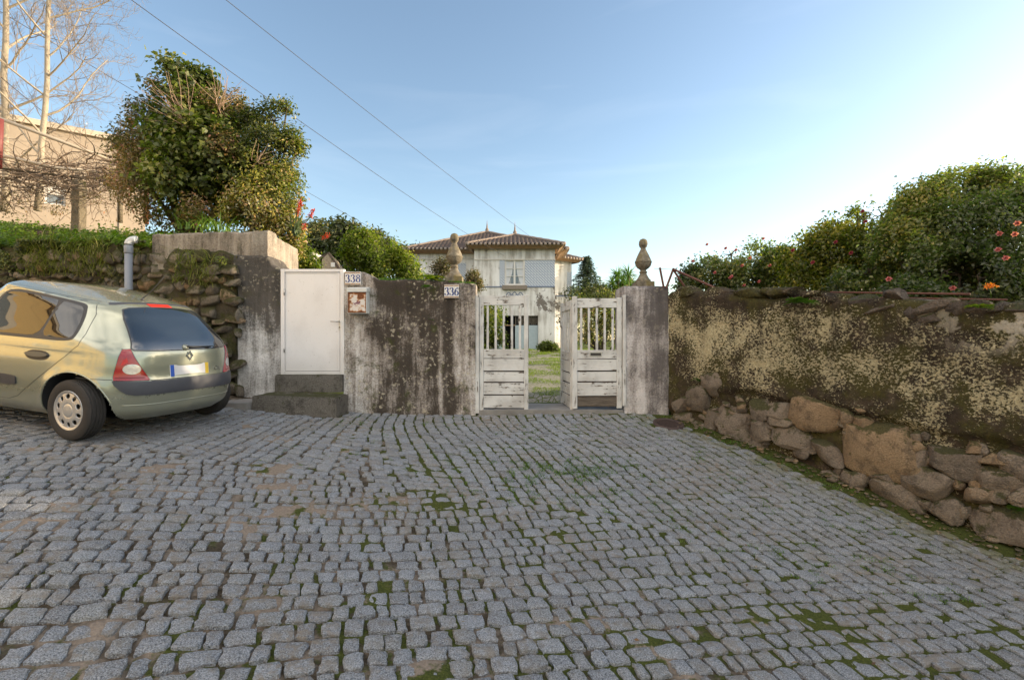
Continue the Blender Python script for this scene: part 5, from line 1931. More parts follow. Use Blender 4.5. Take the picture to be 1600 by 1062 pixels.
# ---- two bare trees
def bare_tree(name, label, base, top, r0, seed, reach=2.6, first=.10, side=None):
    rg = np.random.default_rng(seed)
    base, top = np.asarray(base, float), np.asarray(top, float)
    t = thing(name, label, 'tree', base, group=None)
    tk, tw = MB(), MB()
    n = 12
    s = np.linspace(0, 1, n)[:, None]
    pts = base + (top - base) * s + np.cumsum(rg.normal(0, .022, (n, 3)) * (1, 1, .2), 0)
    rad = r0 * (1 - .62 * s[:, 0]) * (1 + .15 * np.exp(-s[:, 0] * 14))
    tk.tube(pts, rad, 10)

    def grow(p, d, L, r, lv):
        m = 7 if lv < 2 else 5
        q, dd, out = p.copy(), unit(d), [p.copy()]
        for k in range(m):
            dd = unit(dd + rg.normal(0, .17 if lv else .12, 3) + np.array((0, 0, .10 if lv < 2 else .05)))
            q = q + dd * L / m
            out.append(q.copy())
        out = np.array(out)
        (tk if lv == 0 else tw).tube(out, np.linspace(r, r * .30 if lv < 2 else .0022, m + 1), 6 if lv < 2 else 3, cap=False)
        if lv >= 3:
            return
        nc = [8, 7, 4][lv]
        for k in range(nc):
            u = rg.uniform(.22, 1.0)
            i = min(int(u * m), m - 1)
            pp = out[i] + (out[i + 1] - out[i]) * (u * m - i)
            td = unit(out[i + 1] - out[i])
            sd = unit(np.cross(td, rg.normal(0, 1, 3)))
            nd = unit(td * .75 + sd * rg.uniform(.55, .95) + np.array((0, 0, .12)))
            grow(pp, nd, L * rg.uniform(.32, .58), max(.0030, r * (1 - .6 * u) * .50), lv + 1)

    nb = 17
    for k in range(nb):
        u = first + (.98 - first) * k / (nb - 1)
        p = base + (top - base) * u
        i = min(int(u * (n - 1)), n - 2)
        p = pts[i] + (pts[i + 1] - pts[i]) * (u * (n - 1) - i)
        a = k * 2.4 + rg.uniform(-.5, .5)
        d = np.array((math.cos(a), math.sin(a) * .8, rg.uniform(.35, .85)))
        if side is not None:
            d[0] += side * .35
        grow(p, d, reach * (1.05 - .45 * u) * rg.uniform(.8, 1.15), r0 * (.42 - .18 * u), 0)
    tk.build('trunk', M_PALEBARK, t)
    tw.build('twig_crown', plain('twig_bark', (.24, .195, .15), .9, var=.3), t)
    return t


Y1 = 11.0
bare_tree('bare_tree', 'bare pale tree with a slender trunk rising beside the pergola, nearest the ivy-clad tree', at(62, 330, Y1), at(92, -230, Y1), .064, 5, 2.5, .10, .5)
bare_tree('bare_tree', 'second bare pale tree, thicker trunked, standing at the photo edge by the red pole', at(6, 330, 11.6), at(2, -260, 11.6), .082, 12, 2.6, .10, .15)

# ---- pergola with bare vines
pg = thing('pergola', 'garden pergola of stone posts and pale poles tangled with bare brown vines', 'pergola', at(123, 345, 9.7))
M_PPOST = stone_mat('granite_post', [(0, (.26, .22, .15)), (1, (.33, .28, .20))], .3, .4)
a_ = at(123, 349, 9.7)
W_, F_ = rough_block((a_[0] - .085, a_[1] - .085, a_[2] - .4), (a_[0] + .085, a_[1] + .085, a_[2] + .86), n=6, d=.02)
MB().add(W_, F_).build('post', M_PPOST, pg)
M_RPOLE = plain('rust_red_pole', (.27, .10, .055), .7, .2, var=.35, scale=10)
MB().tube([at(229, 350, 10.2), at(228, 240, 10.2)], .045, 10).build('post', M_RPOLE, pg)
MB().tube([at(188, 348, 11.5), at(188, 285, 11.5)], .05, 8).build('post', M_PPOST, pg)
M_POLE = plain('weathered_pole', (.42, .36, .28), .85, var=.3)
MB().tube([at(-15, 180, 9.2), at(195, 258, 10.6), at(232, 272, 11)], .035, 8).build('beam', M_POLE, pg)
MB().tube([at(-10, 240, 9.4), at(85, 262, 9.8), at(150, 268, 10)], .03, 8).build('beam', M_POLE, pg)
MB().tube([at(-10, 262, 9.3), at(123, 278, 9.7), at(232, 280, 10.2)], .02, 6).build('beam', M_BARK, pg)
MB().tube([at(145, 240, 11.5), at(235, 256, 11.5)], .03, 6).build('beam', M_BARK, pg)
vm = MB()
for k in range(330):
    px, py = RNG.uniform(-30, 225), RNG.normal(273, 13)
    y_ = RNG.uniform(9.2, 11.4)
    p = at(px, py + (y_ - 10) * 2, y_)
    d = np.array((RNG.choice([-1, 1]) * RNG.uniform(.4, 1), RNG.normal(0, .5), RNG.normal(0, .18)))
    pts = [p]
    for j in range(9):
        d = unit(d + RNG.normal(0, .35, 3) * (1, 1, .6))
        pts.append(pts[-1] + d * .11)
    vm.tube(pts, np.linspace(RNG.uniform(.006, .017), .003, 10), 4, cap=False)
for k in range(150):
    px, py = RNG.uniform(-20, 225), RNG.normal(303, 17)
    p = at(px, py, RNG.uniform(9.4, 11))
    pts = [p]
    d = np.array((RNG.choice([-1, 1]) * 1.0, RNG.normal(0, .5), RNG.normal(-.1, .2)))
    for j in range(7):
        d = unit(d + RNG.normal(0, .3, 3))
        pts.append(pts[-1] + d * .11)
    vm.tube(pts, np.linspace(RNG.uniform(.004, .009), .002, 8), 3, cap=False)
vm.build('vine', plain('vine_bark', (.16, .115, .08), .9, var=.4, scale=12), pg)
V, Q, T = crown_geo([B(98, 318, 10, 26), B(150, 322, 10, 24), B(75, 320, 10, 18), B(190, 330, 10.3, 20), B(60, 305, 9.9, 14), B(20, 322, 9.8, 22), B(170, 310, 10.5, 16)], 520, 4, .05, .05, .5, .5, fseed=40)
fast_mesh('leaves', V, Q, T, L_DARKBR, pg)
for k, tx in enumerate(np.linspace(62, 142, 9)):
    tp_ = at(tx, 349 + 3 * math.sin(k * 2.1), 9.5)
    tz_ = float(zleft(np.array([tp_[0]]), np.array([tp_[1]]))[0])
    t_ = np.linspace(-1.1, 1.1, 9)
    lean = .35
    P_ = np.array([[(tp_[0] + .052 * math.sin(q) + lean * h_ * (.3 + .5 * math.sin(k * 1.7)), tp_[1] - .05 * math.cos(q), tz_ - .05 + h_) for q in t_] for h_ in np.linspace(0, .22 + .05 * math.sin(k * 3.1), 5)])
    ct = MB().grid(P_).build('clay_tile', M_ROOF)
    sm_ = ct.modifiers.new('thick', 'SOLIDIFY'); sm_.thickness = .014
    tag(ct, 'brown clay tile standing in a row on the bank by the pergola post', 'tile', 'clay tiles stood in a row by the pergola')
rp_ = MB().tube([at(-3, 262, 9.0), at(0, 186, 9.0)], .055, 10).build('red_pole', plain('dark_red_paint', (.16, .035, .03), .6, var=.3))
tag(rp_, 'dark red pole standing at the edge of the photo by the pergola', 'pole')

# ---- beige building behind the pergola
A0, A1 = at(-40, 330, 13.0), at(226, 330, 15.2)
bd = (A1 - A0)[:2] / np.linalg.norm((A1 - A0)[:2])
Lb = np.linalg.norm((A1 - A0)[:2])
rzb = math.atan2(bd[1], bd[0])
bb = thing('beige_building', 'flat roofed beige building lit by the sun behind the pergola and bare trees', 'building', (A0[0], A0[1], 3.6), rzb)
zt_ = CZ + (CY - 208) / F * 14.2 - 3.6
M_BEIGE = plain('beige_render', (.36, .30, .235), .9, var=.16, scale=1.2, bump_d=.004)
wxa = 1.35
mb = MB()
wall_with_holes(mb, 0, Lb, -1.2, zt_, 0, .3, [(wxa, wxa + .46, 1.9, 2.48)])
mb.box((0, .3, -1.2), (.3, 7, zt_)).box((Lb - .3, .3, -1.2), (Lb, 7, zt_))
mb.build('wall', M_BEIGE, bb, False, local=True)
MB().box((-.1, -.10, zt_), (Lb + .1, 7.1, zt_ + .16)).build('roof_slab', plain('roof_edge_render', (.50, .43, .34), .85, var=.2), bb, False, local=True)
MB().box((Lb - .62, -.03, -1.2), (Lb - .54, -.002, zt_)).build('downpipe', M_POLE, bb, False, local=True)
W0, W1, Z0, Z1 = wxa, wxa + .46, 1.9, 2.48
wo = MB().box((W0, .06, Z0), (W0 + .05, .14, Z1)).box((W1 - .05, .06, Z0), (W1, .14, Z1)).box((W0 + .05, .06, Z0), (W1 - .05, .14, Z0 + .05)).box((W0 + .05, .06, Z0 + .30), (W1 - .05, .14, Z1)).build('window', M_WOODW, bb, False, local=True)
MB().box((W0 + .04, .10, Z0 + .04), (W1 - .04, .105, Z0 + .31)).build('pane', M_PANE, wo, False, local=True)

# ---- green cover on the uphill wall
def on_left(px, py, out=0.0):
    r = (px - CX) / F
    u = (r * LA[1] - LA[0]) / (LD[0] - r * LD[1])
    c = LA + LD * u
    return u, np.array((c[0] + LN[0] * out, c[1] + LN[1] * out, CZ + (CY - py) / F * c[1]))


parts = []
n_ = 20000
u_ = RNG.uniform(0.1, 9.5, n_)
v_ = RNG.uniform(0, 1, n_) ** 1.5 * 2.3 - .05
P = np.stack([LA[0] + LD[0] * u_ - LN[0] * v_, LA[1] + LD[1] * u_ - LN[1] * v_, 0 * u_], 1)
P[:, 2] = zleft(P[:, 0], P[:, 1]) + RNG.uniform(0, 1, n_) * (.05 + .42 * np.clip(fbm(P * 1.9, 3, 5) + .12, 0, 1))
k = (P[:, 0] < -3.9) & ((P[:, 0] < px0[0] - .05) | (P[:, 1] > 7.35))
P = P[k]
parts.append(leaf_geo(P, RNG.normal(0, .4, P.shape) + (0, -.3, .9), .055, .75, .1, np.clip(.5 + .5 * fbm(P * 2, 3, 6) + RNG.normal(0, .15, len(P)), 0, 1)))
V, Q, T = join_geo(parts)
gc = fast_mesh('ground_cover', V, Q, T, L_COVER)
gc['kind'] = 'stuff'; gc['label'] = 'bright green clover-like ground cover on top of the rubble wall'
# moss and plants hanging down the wall face
parts = []
n_ = 26000
u_ = RNG.uniform(0, 8.5, n_)
dz_ = RNG.uniform(0, 1, n_) ** 1.7 * (0.75 + .35 * fbm(np.stack([u_ * .9, 0 * u_, 0 * u_], 1), 3, 14))
c_ = LA[None] + LD[None] * u_[:, None]
pr_ = (.015 + .30 * np.clip(fbm(np.stack([u_ * 1.7, dz_ * 2.5, 0 * u_], 1), 3, 19) + .15, 0, 1) * np.exp(-dz_ * 2.2)) * RNG.uniform(.2, 1, n_)
P = np.stack([c_[:, 0] + LN[0] * pr_, c_[:, 1] + LN[1] * pr_, lt_top(u_) + .05 - dz_], 1)
k = fbm(P * (2.6, 2.6, 3.4), 4, 15) > -.02 + .36 * dz_
k &= ~((P[:, 0] > px0[0] + .0) & (P[:, 2] > pz(402)))
P = P[k]
parts.append(leaf_geo(P, np.array((LN[0], LN[1], .5)) + RNG.normal(0, .5, P.shape), .042, .7, .1, np.clip(.30 + .6 * fbm(P * 2.4, 3, 16) + RNG.normal(0, .18, len(P)), 0, 1)))
V, Q, T = join_geo(parts)
hg = fast_mesh('hanging_plants', V, Q, T, leaf_mat('hanging_wall_plants', [(0, (.055, .060, .018)), (.45, (.11, .125, .026)), (.75, (.18, .21, .035)), (.9, (.25, .25, .06)), (1, (.33, .27, .13))], .35))
hg['kind'] = 'stuff'; hg['label'] = 'small plants and moss hanging over the rubble wall'


def blades(P, length, width, lean=.5, tint=None, seg=3):
    """grass blades rooted at P: seg quads each, arching over"""
    n = len(P)
    a = RNG.uniform(0, 2 * np.pi, n)
    D = np.stack([np.cos(a), np.sin(a), 0 * a], 1)
    S = np.stack([-np.sin(a), np.cos(a), 0 * a], 1)
    L = (np.asarray(length) * np.ones(n) * RNG.uniform(.6, 1.3, n))[:, None]
    ln = (lean * RNG.uniform(.4, 1.5, n))[:, None]
    V = []
    for k in range(seg + 1):
        t = k / seg
        c = P + D * L * ln * t ** 1.8 + np.array((0, 0, 1.0)) * L * (t - .35 * ln * t ** 2)
        w = width * (1 - t) ** .7 * .5 + .0004
        V += [c - S * w, c + S * w]
    V = np.stack(V, 1)
    m = 2 * (seg + 1)
    base = np.arange(n)[:, None] * m
    Q = np.concatenate([base + np.array((2 * k, 2 * k + 1, 2 * k + 3, 2 * k + 2)) for k in range(seg)], 1).reshape(-1, 4)
    T = np.repeat(tint if tint is not None else RNG.uniform(0, 1, n), m)
    return V.reshape(-1, 3), Q, T


u_ = RNG.uniform(0.3, 9, 4200)
dz_ = RNG.uniform(-.05, .60, 4200)
c_ = LA[None] + LD[None] * u_[:, None] + LN[None] * RNG.uniform(.04, .16, 4200)[:, None]
P = np.stack([c_[:, 0], c_[:, 1], lt_top(u_) + .06 - dz_], 1)
P = P[(fbm(P * 1.7, 3, 31) > .02) & ~((P[:, 0] > px0[0] - .1) & (P[:, 2] > pz(402)))]
V, Q, T = blades(P, .26, .009, 1.6)
V[:, 1] -= 0
dg = fast_mesh('dry_grass', V, Q, T, L_DRY)
dg['kind'] = 'stuff'; dg['label'] = 'dry grass blades arching over the rubble wall'


def tuft(name, label, cat, c, n, length, width, mat, lean=.8, spread=.06):
    P = np.asarray(c) + RNG.normal(0, 1, (n, 3)) * (spread, spread, .005)
    V, Q, T = blades(P, length, width, lean, seg=5)
    o = fast_mesh(name, V, Q, T, mat, origin=c)
    return tag(o, label, cat)


for k, (px, py, lab) in enumerate([(340, 362, 'clump of arching strap leaves on the parapet below the flowering shrub'), (306, 360, 'smaller clump of arching strap leaves at the uphill end of the parapet')]):
    tuft('strap_leaf_plant', lab, 'plant', at(px, py, 7.45), 46 if k == 0 else 30, .34 if k == 0 else .26, .022, L_STRAP, .95, .12)

# ---- aloe with red torches
al = thing('aloe_plant', 'aloe with red torch flowers leaning out beyond the parapet corner', 'plant', at(462, 372, 8.3))
P = at(462, 366, 8.3) + RNG.normal(0, .03, (30, 3))
V, Q, T = blades(P, .42, .045, 1.1, seg=6)
fast_mesh('leaf_rosette', V, Q, T, L_ALOE, al)
for (bx, by, tx, ty, s) in [(455, 350, 469, 318, 1.0), (452, 352, 466, 330, .8), (470, 352, 488, 333, 1.0), (466, 358, 476, 352, .7), (478, 373, 509, 369, .8)]:
    p, q = at(bx, by, 8.25), at(tx, ty, 8.2)
    md = (p + q) / 2 + np.array((.03, 0, -.05))
    t = np.linspace(0, 1, 8)[:, None]
    pts = (1 - t) ** 2 * p + 2 * t * (1 - t) * md + t ** 2 * q
    st = MB().tube(pts, .007, 6).build('flower_stalk', L_ALOE, al)
    d = unit(pts[-1] - pts[-2])
    st['_o'] = list(al['_o'])
    cc = q + d * RNG.uniform(-.07, .05, 70)[:, None] + RNG.normal(0, .017, (70, 3))
    V, Q, T = leaf_geo(cc, RNG.normal(0, 1, (70, 3)), .045 * s, .35, .1, None, -d[None] * 1.0 + RNG.normal(0, .4, (70, 3)))
    fast_mesh('flower_head', V, Q, T, M_RED, st)


# ---- trees and shrubs beyond the gate
def tree(name, label, cat, blobs, base, mat, twigs, per, size, spread, gap=.45, trunk_r=.12, aspect=.5, fseed=0, group=None, nl=None, lo=None, inner=.5, tbias=None):
    t = thing(name, label, cat, base, group=group)
    V, Q, T = crown_geo(blobs, twigs, per, size, spread, gap, aspect, fseed=fseed, lo=lo, inner=inner, tbias=tbias)
    fast_mesh('crown', V, Q, T, mat, t)
    limbs(base, blobs, trunk_r, n=nl, rtip=trunk_r * .25).build('trunk', M_BARK, t)
    return t


gzz_ = lambda x, y: float(zgarden(x, y))
YF = 36
tree('evergreen_tree', 'dark olive tree behind the white door, nearest the sunlit parapet', 'tree', [B(494, 372, YF, 18), B(505, 362, YF, 14), B(488, 392, YF, 20), B(512, 390, YF, 18), B(500, 410, YF, 22)], (pxx(498, YF), YF, 1.4), L_FAR, 700, 6, .36, .26, .45, .2, fseed=50)
tree('evergreen_tree', 'tall dark olive tree rising behind the stone outhouse roof', 'tree', [B(538, 366, YF - 2, 20), B(552, 374, YF - 2, 18), B(530, 385, YF - 2, 20), B(560, 392, YF - 2, 22), B(540, 405, YF - 2, 26), B(575, 385, YF - 2, 16)], (pxx(545, YF - 2), YF - 2, 1.4), L_FAR, 950, 6, .34, .26, .45, .2, fseed=53)
tree('evergreen_tree', 'dark tree with a pointed tip between the yellow shrub and the manor roof', 'tree', [B(583, 368, YF + 2, 8), B(592, 378, YF + 2, 11), B(600, 392, YF + 2, 15), B(612, 402, YF + 2, 14), B(590, 400, YF + 2, 20)], (pxx(597, YF + 2), YF + 2, 1.4), L_FAR, 600, 6, .34, .24, .45, .2, fseed=55)
tree('evergreen_tree', 'grey green tree touching the manor wing wall', 'tree', [B(640, 402, YF - 3, 14), B(650, 396, YF - 3, 8), B(628, 412, YF - 3, 16), B(622, 395, YF - 3, 9), B(640, 425, YF - 3, 16)], (pxx(636, YF - 3), YF - 3, 1.4), L_FAR, 500, 6, .30, .22, .48, .2, fseed=57)
YS = 13.5
tree('yellow_green_shrub', 'tall sunlit yellow green shrub behind the stained wall between the numbers', 'shrub', [B(560, 385, YS, 26), B(590, 395, YS, 34), B(555, 415, YS, 30), B(600, 425, YS, 36), B(625, 415, YS, 24), B(572, 372, YS, 14), B(540, 405, YS, 18), B(570, 440, YS, 30), B(640, 435, YS, 22), B(530, 432, YS, 18)], (pxx(585, YS), YS, gzz_(0, YS)), L_YELLOW, 2200, 6, .085, .085, .45, .05, fseed=60)
tree('yellow_green_shrub', 'small sunlit shrub against the parapet flank behind the white door', 'shrub', [B(478, 405, 11, 16), B(470, 420, 11, 18), B(490, 425, 11, 18), B(500, 432, 11, 14), B(462, 400, 11, 10)], (pxx(478, 11), 11, gzz_(0, 11)), L_YELLOW, 600, 6, .06, .06, .45, .04, fseed=63)
tree('dark_shrub', 'dull purple green shrub behind the stained wall, just uphill of the finial', 'shrub', [B(690, 420, 9.5, 14), B(672, 430, 9.5, 14), B(684, 438, 9.5, 18), B(700, 428, 9.5, 10)], (pxx(685, 9.5), 9.5, gzz_(0, 9.5)), L_DARKBR, 520, 6, .048, .045, .45, .03, fseed=65)
tree('dark_shrub', 'small dark shrub peeping over the stained wall between the finial and gate post', 'shrub', [B(735, 433, 8.6, 10), B(742, 445, 8.6, 11), B(728, 442, 8.6, 9)], (pxx(737, 8.6), 8.6, gzz_(0, 8.6)), L_DARKBR, 380, 6, .042, .038, .45, .03, fseed=66)
YI = 14
tree('garden_hedge', 'yellow green hedge seen through the pickets of the closed gate leaf', 'hedge', [B(755, 520, YI, 30), B(765, 495, YI, 22), B(745, 490, YI, 24), B(772, 540, YI, 20), B(755, 550, YI, 26), B(735, 520, YI, 28)], (pxx(755, YI), YI, gzz_(0, YI)), L_YELLOW, 1500, 6, .075, .07, .42, .04, fseed=70)
tree('clipped_bush', 'rounded sunlit bush on a stone edging in front of the manor corner', 'bush', [B(855, 541, 24, 9, .75), B(848, 544, 24, 7, .8), B(864, 544, 24, 8, .8)], (pxx(855, 24), 24, gzz_(0, 24)), L_YELLOW, 420, 6, .10, .06, 0, .03, fseed=72)  # the lighter yellow leaf stands in for sun falling on the bush
W_, F_ = rough_block((pxx(846, 23.7), 23.6, gzz_(0, 23.7) - .1), (pxx(874, 23.7), 24.3, pz(549, 23.7)), n=6, d=.05)
tag(MB().add(W_, F_).build('edging_stone', M_STONE_L), 'low stone edging under the rounded bush by the manor corner', 'stone')
tree('garden_shrub', 'tangled brown green shrub seen through the pickets beside the letter slot leaf', 'shrub', [B(915, 500, 15, 30), B(945, 490, 15, 34), B(965, 510, 15, 30), B(930, 525, 15, 26), B(905, 480, 15, 22), B(960, 475, 15, 24)], (pxx(938, 15), 15, gzz_(0, 15)), L_LAUREL, 1100, 6, .075, .08, .5, .06, fseed=74)
tree('garden_shrub', 'olive shrub standing below the spruce and cordyline beyond the gate', 'shrub', [B(905, 470, 22, 22), B(930, 465, 22, 20), B(955, 462, 22, 20), B(975, 458, 22, 18), B(940, 490, 22, 30), B(890, 500, 22, 14)], (pxx(938, 22), 22, gzz_(0, 22)), L_FAR, 900, 6, .13, .12, .47, .08, fseed=76)

# conifer
YC = 33
cf = thing('spruce_tree', 'blue green spruce with drooping tiers beside the manor', 'tree', (pxx(917, YC), YC, 1.4))
ax_, zt2 = pxx(917, YC), pz(404, YC)
z0c = pz(475, YC)
MB().tube([(ax_, YC, 1.3), (ax_, YC, z0c), (ax_, YC, zt2)], [.20, .16, .02], 8).build('trunk', M_BARK, cf)
geo = []
bt = MB()
for k in range(150):
    f = (k + RNG.uniform(0, 1)) / 150
    z = zt2 - (zt2 - z0c) * f
    a = k * 2.399 + RNG.uniform(-.3, .3)
    L = (.15 + 1.75 * f ** .85) * RNG.uniform(.7, 1.15)
    tip = np.array((math.cos(a) * L, math.sin(a) * L, -.10 * L - .05 + .25 * (1 - f)))
    p0_ = np.array((ax_, YC, z))
    m = int(26 + 44 * f)
    s = RNG.uniform(.12, 1, m)[:, None]
    C = p0_ + tip * s + np.array((0, 0, -.28 * L)) * s ** 2 * .5 + RNG.normal(0, .055, (m, 3)) * (1, 1, .7)
    geo.append(leaf_geo(C, np.array((0, 0, 1.0)) + RNG.normal(0, .5, (m, 3)), .26, .22, .05, np.clip(RNG.normal(.5, .22, m), 0, 1), tip[None] * 1.0 + RNG.normal(0, .55, (m, 3)) + (0, 0, -.3)))
V, Q, T = join_geo(geo)
fast_mesh('crown', V, Q, T, L_CONIF, cf)

# cordyline: strap leaf heads on forked stems
YD = 21
cd_ = thing('cordyline', 'cordyline with spiky strap leaf heads between the spruce and the pillar', 'tree', (pxx(973, YD), YD, gzz_(0, YD)))
stm = MB()
geo = []
for (px, py) in [(965, 432), (982, 430), (973, 440), (958, 446), (986, 446)]:
    q = at(px, py, YD + RNG.normal(0, .3))
    p = np.array((pxx(973, YD), YD, gzz_(0, YD)))
    stm.tube([p, (p + q) / 2 + RNG.normal(0, .06, 3) * (1, 1, 0), q], [.10, .08, .06], 7)
    m = 110
    D = sph(m); D[:, 2] = D[:, 2] * .8 + .15
    D = unit(D)
    L = .52
    nrm_ = np.cross(D, np.cross(np.array((0, 0, 1.0)), D)) + RNG.normal(0, .2, (m, 3))
    geo.append(leaf_geo(q + D * L * .5, nrm_, L, .09, .02, None, D, .28))
stm.build('trunk', M_BARK, cd_)
V, Q, T = join_geo(geo)
fast_mesh('crown', V, Q, T, L_LAUREL if False else L_STRAP, cd_)

# ---- camellias over the downhill wall
def blossom_mesh(mat, r=.045):
    geo = []
    for ring_, n_, rad, tilt in ((0, 6, .55, .35), (1, 6, .34, .8), (2, 5, .15, 1.3)):
        a = np.arange(n_) * 2 * np.pi / n_ + ring_ * .5
        D = np.stack([np.cos(a), np.sin(a), 0 * a], 1)
        C = D * r * rad + np.array((0, 0, 1)) * r * .25 * ring_
        Nn = D * -math.sin(tilt) + np.array((0, 0, 1.0)) * math.cos(tilt)
        geo.append(leaf_geo(C, Nn, r * 1.05, .95, .12, None, D + np.array((0, 0, math.sin(tilt)))))
    V, Q, T = join_geo(geo)
    o = fast_mesh('blossom', V, Q, T, mat, None, (0, 0, 0))
    return o


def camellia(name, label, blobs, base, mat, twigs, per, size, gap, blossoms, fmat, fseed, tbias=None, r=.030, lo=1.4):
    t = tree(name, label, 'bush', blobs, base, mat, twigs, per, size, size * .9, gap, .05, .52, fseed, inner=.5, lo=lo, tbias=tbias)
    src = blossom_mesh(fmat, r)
    for k, (px, py, Y_) in enumerate(blossoms):
        o = src if k == 0 else src.copy()
        if k:
            COL.objects.link(o)
        p = at(px, py, Y_)
        o.parent = t
        o.location = p - np.array(t['_o'])
        d = Vector((-p[0] * .35 + RNG.normal(0, .25), -1, .35 + RNG.normal(0, .2)))
        o.rotation_euler = d.to_track_quat('Z', 'Y').to_euler()
    return t


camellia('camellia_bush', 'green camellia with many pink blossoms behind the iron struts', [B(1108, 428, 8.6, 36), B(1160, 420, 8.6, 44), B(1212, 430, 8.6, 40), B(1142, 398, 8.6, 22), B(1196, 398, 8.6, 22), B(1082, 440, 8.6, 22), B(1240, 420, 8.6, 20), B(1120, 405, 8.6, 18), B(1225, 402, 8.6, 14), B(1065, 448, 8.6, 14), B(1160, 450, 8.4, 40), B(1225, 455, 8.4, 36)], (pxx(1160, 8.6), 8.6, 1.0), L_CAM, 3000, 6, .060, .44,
         [(1117, 426, 8.0), (1083, 408, 8.1), (1143, 432, 8.0), (1172, 403, 8.0), (1160, 415, 8.0), (1134, 388, 8.1), (1150, 391, 8.1), (1193, 373, 8.3), (1163, 446, 8.0), (1141, 434, 8.0), (1203, 415, 8.0), (1105, 382, 8.2), (1237, 396, 8.2), (1186, 440, 7.9)], M_PINK, 80)
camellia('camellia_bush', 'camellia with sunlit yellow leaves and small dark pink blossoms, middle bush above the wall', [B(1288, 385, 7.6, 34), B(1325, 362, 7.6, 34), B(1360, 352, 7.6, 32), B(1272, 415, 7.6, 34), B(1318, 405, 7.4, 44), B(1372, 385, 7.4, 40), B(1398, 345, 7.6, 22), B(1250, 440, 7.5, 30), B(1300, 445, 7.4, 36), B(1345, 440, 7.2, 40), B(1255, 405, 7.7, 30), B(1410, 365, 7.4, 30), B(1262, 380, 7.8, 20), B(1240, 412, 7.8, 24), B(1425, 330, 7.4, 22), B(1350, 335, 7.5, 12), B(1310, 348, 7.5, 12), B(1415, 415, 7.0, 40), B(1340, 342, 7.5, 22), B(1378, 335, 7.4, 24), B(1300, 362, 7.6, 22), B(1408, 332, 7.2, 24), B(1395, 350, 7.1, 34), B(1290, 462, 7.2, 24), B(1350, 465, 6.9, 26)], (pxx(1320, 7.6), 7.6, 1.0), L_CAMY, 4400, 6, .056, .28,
         [(1353, 346, 7.1), (1306, 378, 7.1), (1348, 330, 7.3), (1239, 391, 7.3), (1270, 410, 7.1), (1330, 395, 6.9)], M_ROSE, 84, tbias=lambda P: .35 * smooth(2.9, 3.4, P[:, 2]) - .1)  # tint rises towards the top: sunlight painted into the upper leaves
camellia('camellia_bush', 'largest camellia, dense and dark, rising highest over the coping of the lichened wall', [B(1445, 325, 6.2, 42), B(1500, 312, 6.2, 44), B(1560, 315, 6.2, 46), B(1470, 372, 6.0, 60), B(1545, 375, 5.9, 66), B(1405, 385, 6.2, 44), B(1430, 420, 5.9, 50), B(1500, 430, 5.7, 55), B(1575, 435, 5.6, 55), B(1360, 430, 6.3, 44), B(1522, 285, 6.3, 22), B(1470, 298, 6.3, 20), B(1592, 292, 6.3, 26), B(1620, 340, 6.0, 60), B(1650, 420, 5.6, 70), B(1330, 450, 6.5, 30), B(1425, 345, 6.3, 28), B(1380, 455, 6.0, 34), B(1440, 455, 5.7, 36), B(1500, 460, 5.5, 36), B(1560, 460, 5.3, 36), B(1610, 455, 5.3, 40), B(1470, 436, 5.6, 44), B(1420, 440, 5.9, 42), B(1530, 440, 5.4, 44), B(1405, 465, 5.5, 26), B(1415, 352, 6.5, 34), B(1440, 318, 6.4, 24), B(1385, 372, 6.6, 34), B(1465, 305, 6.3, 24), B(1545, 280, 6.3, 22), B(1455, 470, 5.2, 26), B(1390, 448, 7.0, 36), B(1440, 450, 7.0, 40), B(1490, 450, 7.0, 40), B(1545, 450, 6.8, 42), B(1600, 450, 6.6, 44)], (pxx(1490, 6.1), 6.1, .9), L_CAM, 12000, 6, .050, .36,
         [(1389, 436, 5.3), (1572, 403, 5.0), (1590, 349, 5.2), (1586, 366, 5.2), (1489, 450, 5.0), (1562, 365, 5.3), (1560, 390, 5.2)], M_PINK, 88, tbias=lambda P: .22 * smooth(3.0, 3.6, P[:, 2]))  # upper leaves yellowed as well, a sunlit rim put into the tint
# more camellias along the wall, out of view, added to shade the street
camellia('camellia_bush', 'unseen camellia hedge added for shade downhill along the wall past the photo edge', [((7.6, 4.0, 2.5), 1.1, 1.0), ((8.8, 3.2, 2.6), 1.2, 1.0), ((9.6, 2.0, 2.3), 1.2, 1.0), ((8.0, 3.0, 1.7), 1.1, 1.0), ((8.8, 1.6, 1.6), 1.1, 1.0), ((10.0, 4.2, 2.8), 1.5, 1.0), ((11.2, 2.5, 2.6), 1.5, 1.), ((10.4, .6, 2.2), 1.3, 1.0), ((11.0, -1.0, 1.8), 1.4, 1.0)], (9, 2.5, .6), L_CAM, 3600, 6, .11, .2,
         [(1750, 400, 4.2)], M_PINK, 90, lo=.6)
# orange flower beside the far coping
of = thing('orange_flower', 'single bright orange flower head above the coping near the cream patches', 'flower', at(1548, 466, 4.75))
MB().tube([at(1549, 468, 4.75), at(1547, 450, 4.72)], .004, 5).build('stem', L_STRAP, of)
C = at(1547, 447, 4.72) + RNG.normal(0, 1, (60, 3)) * (.022, .022, .012)
V, Q, T = leaf_geo(C, RNG.normal(0, .6, (60, 3)) + (0, -.4, .6), .035, .35, .1)
fast_mesh('petals', V, Q, T, M_ORANGE, of)


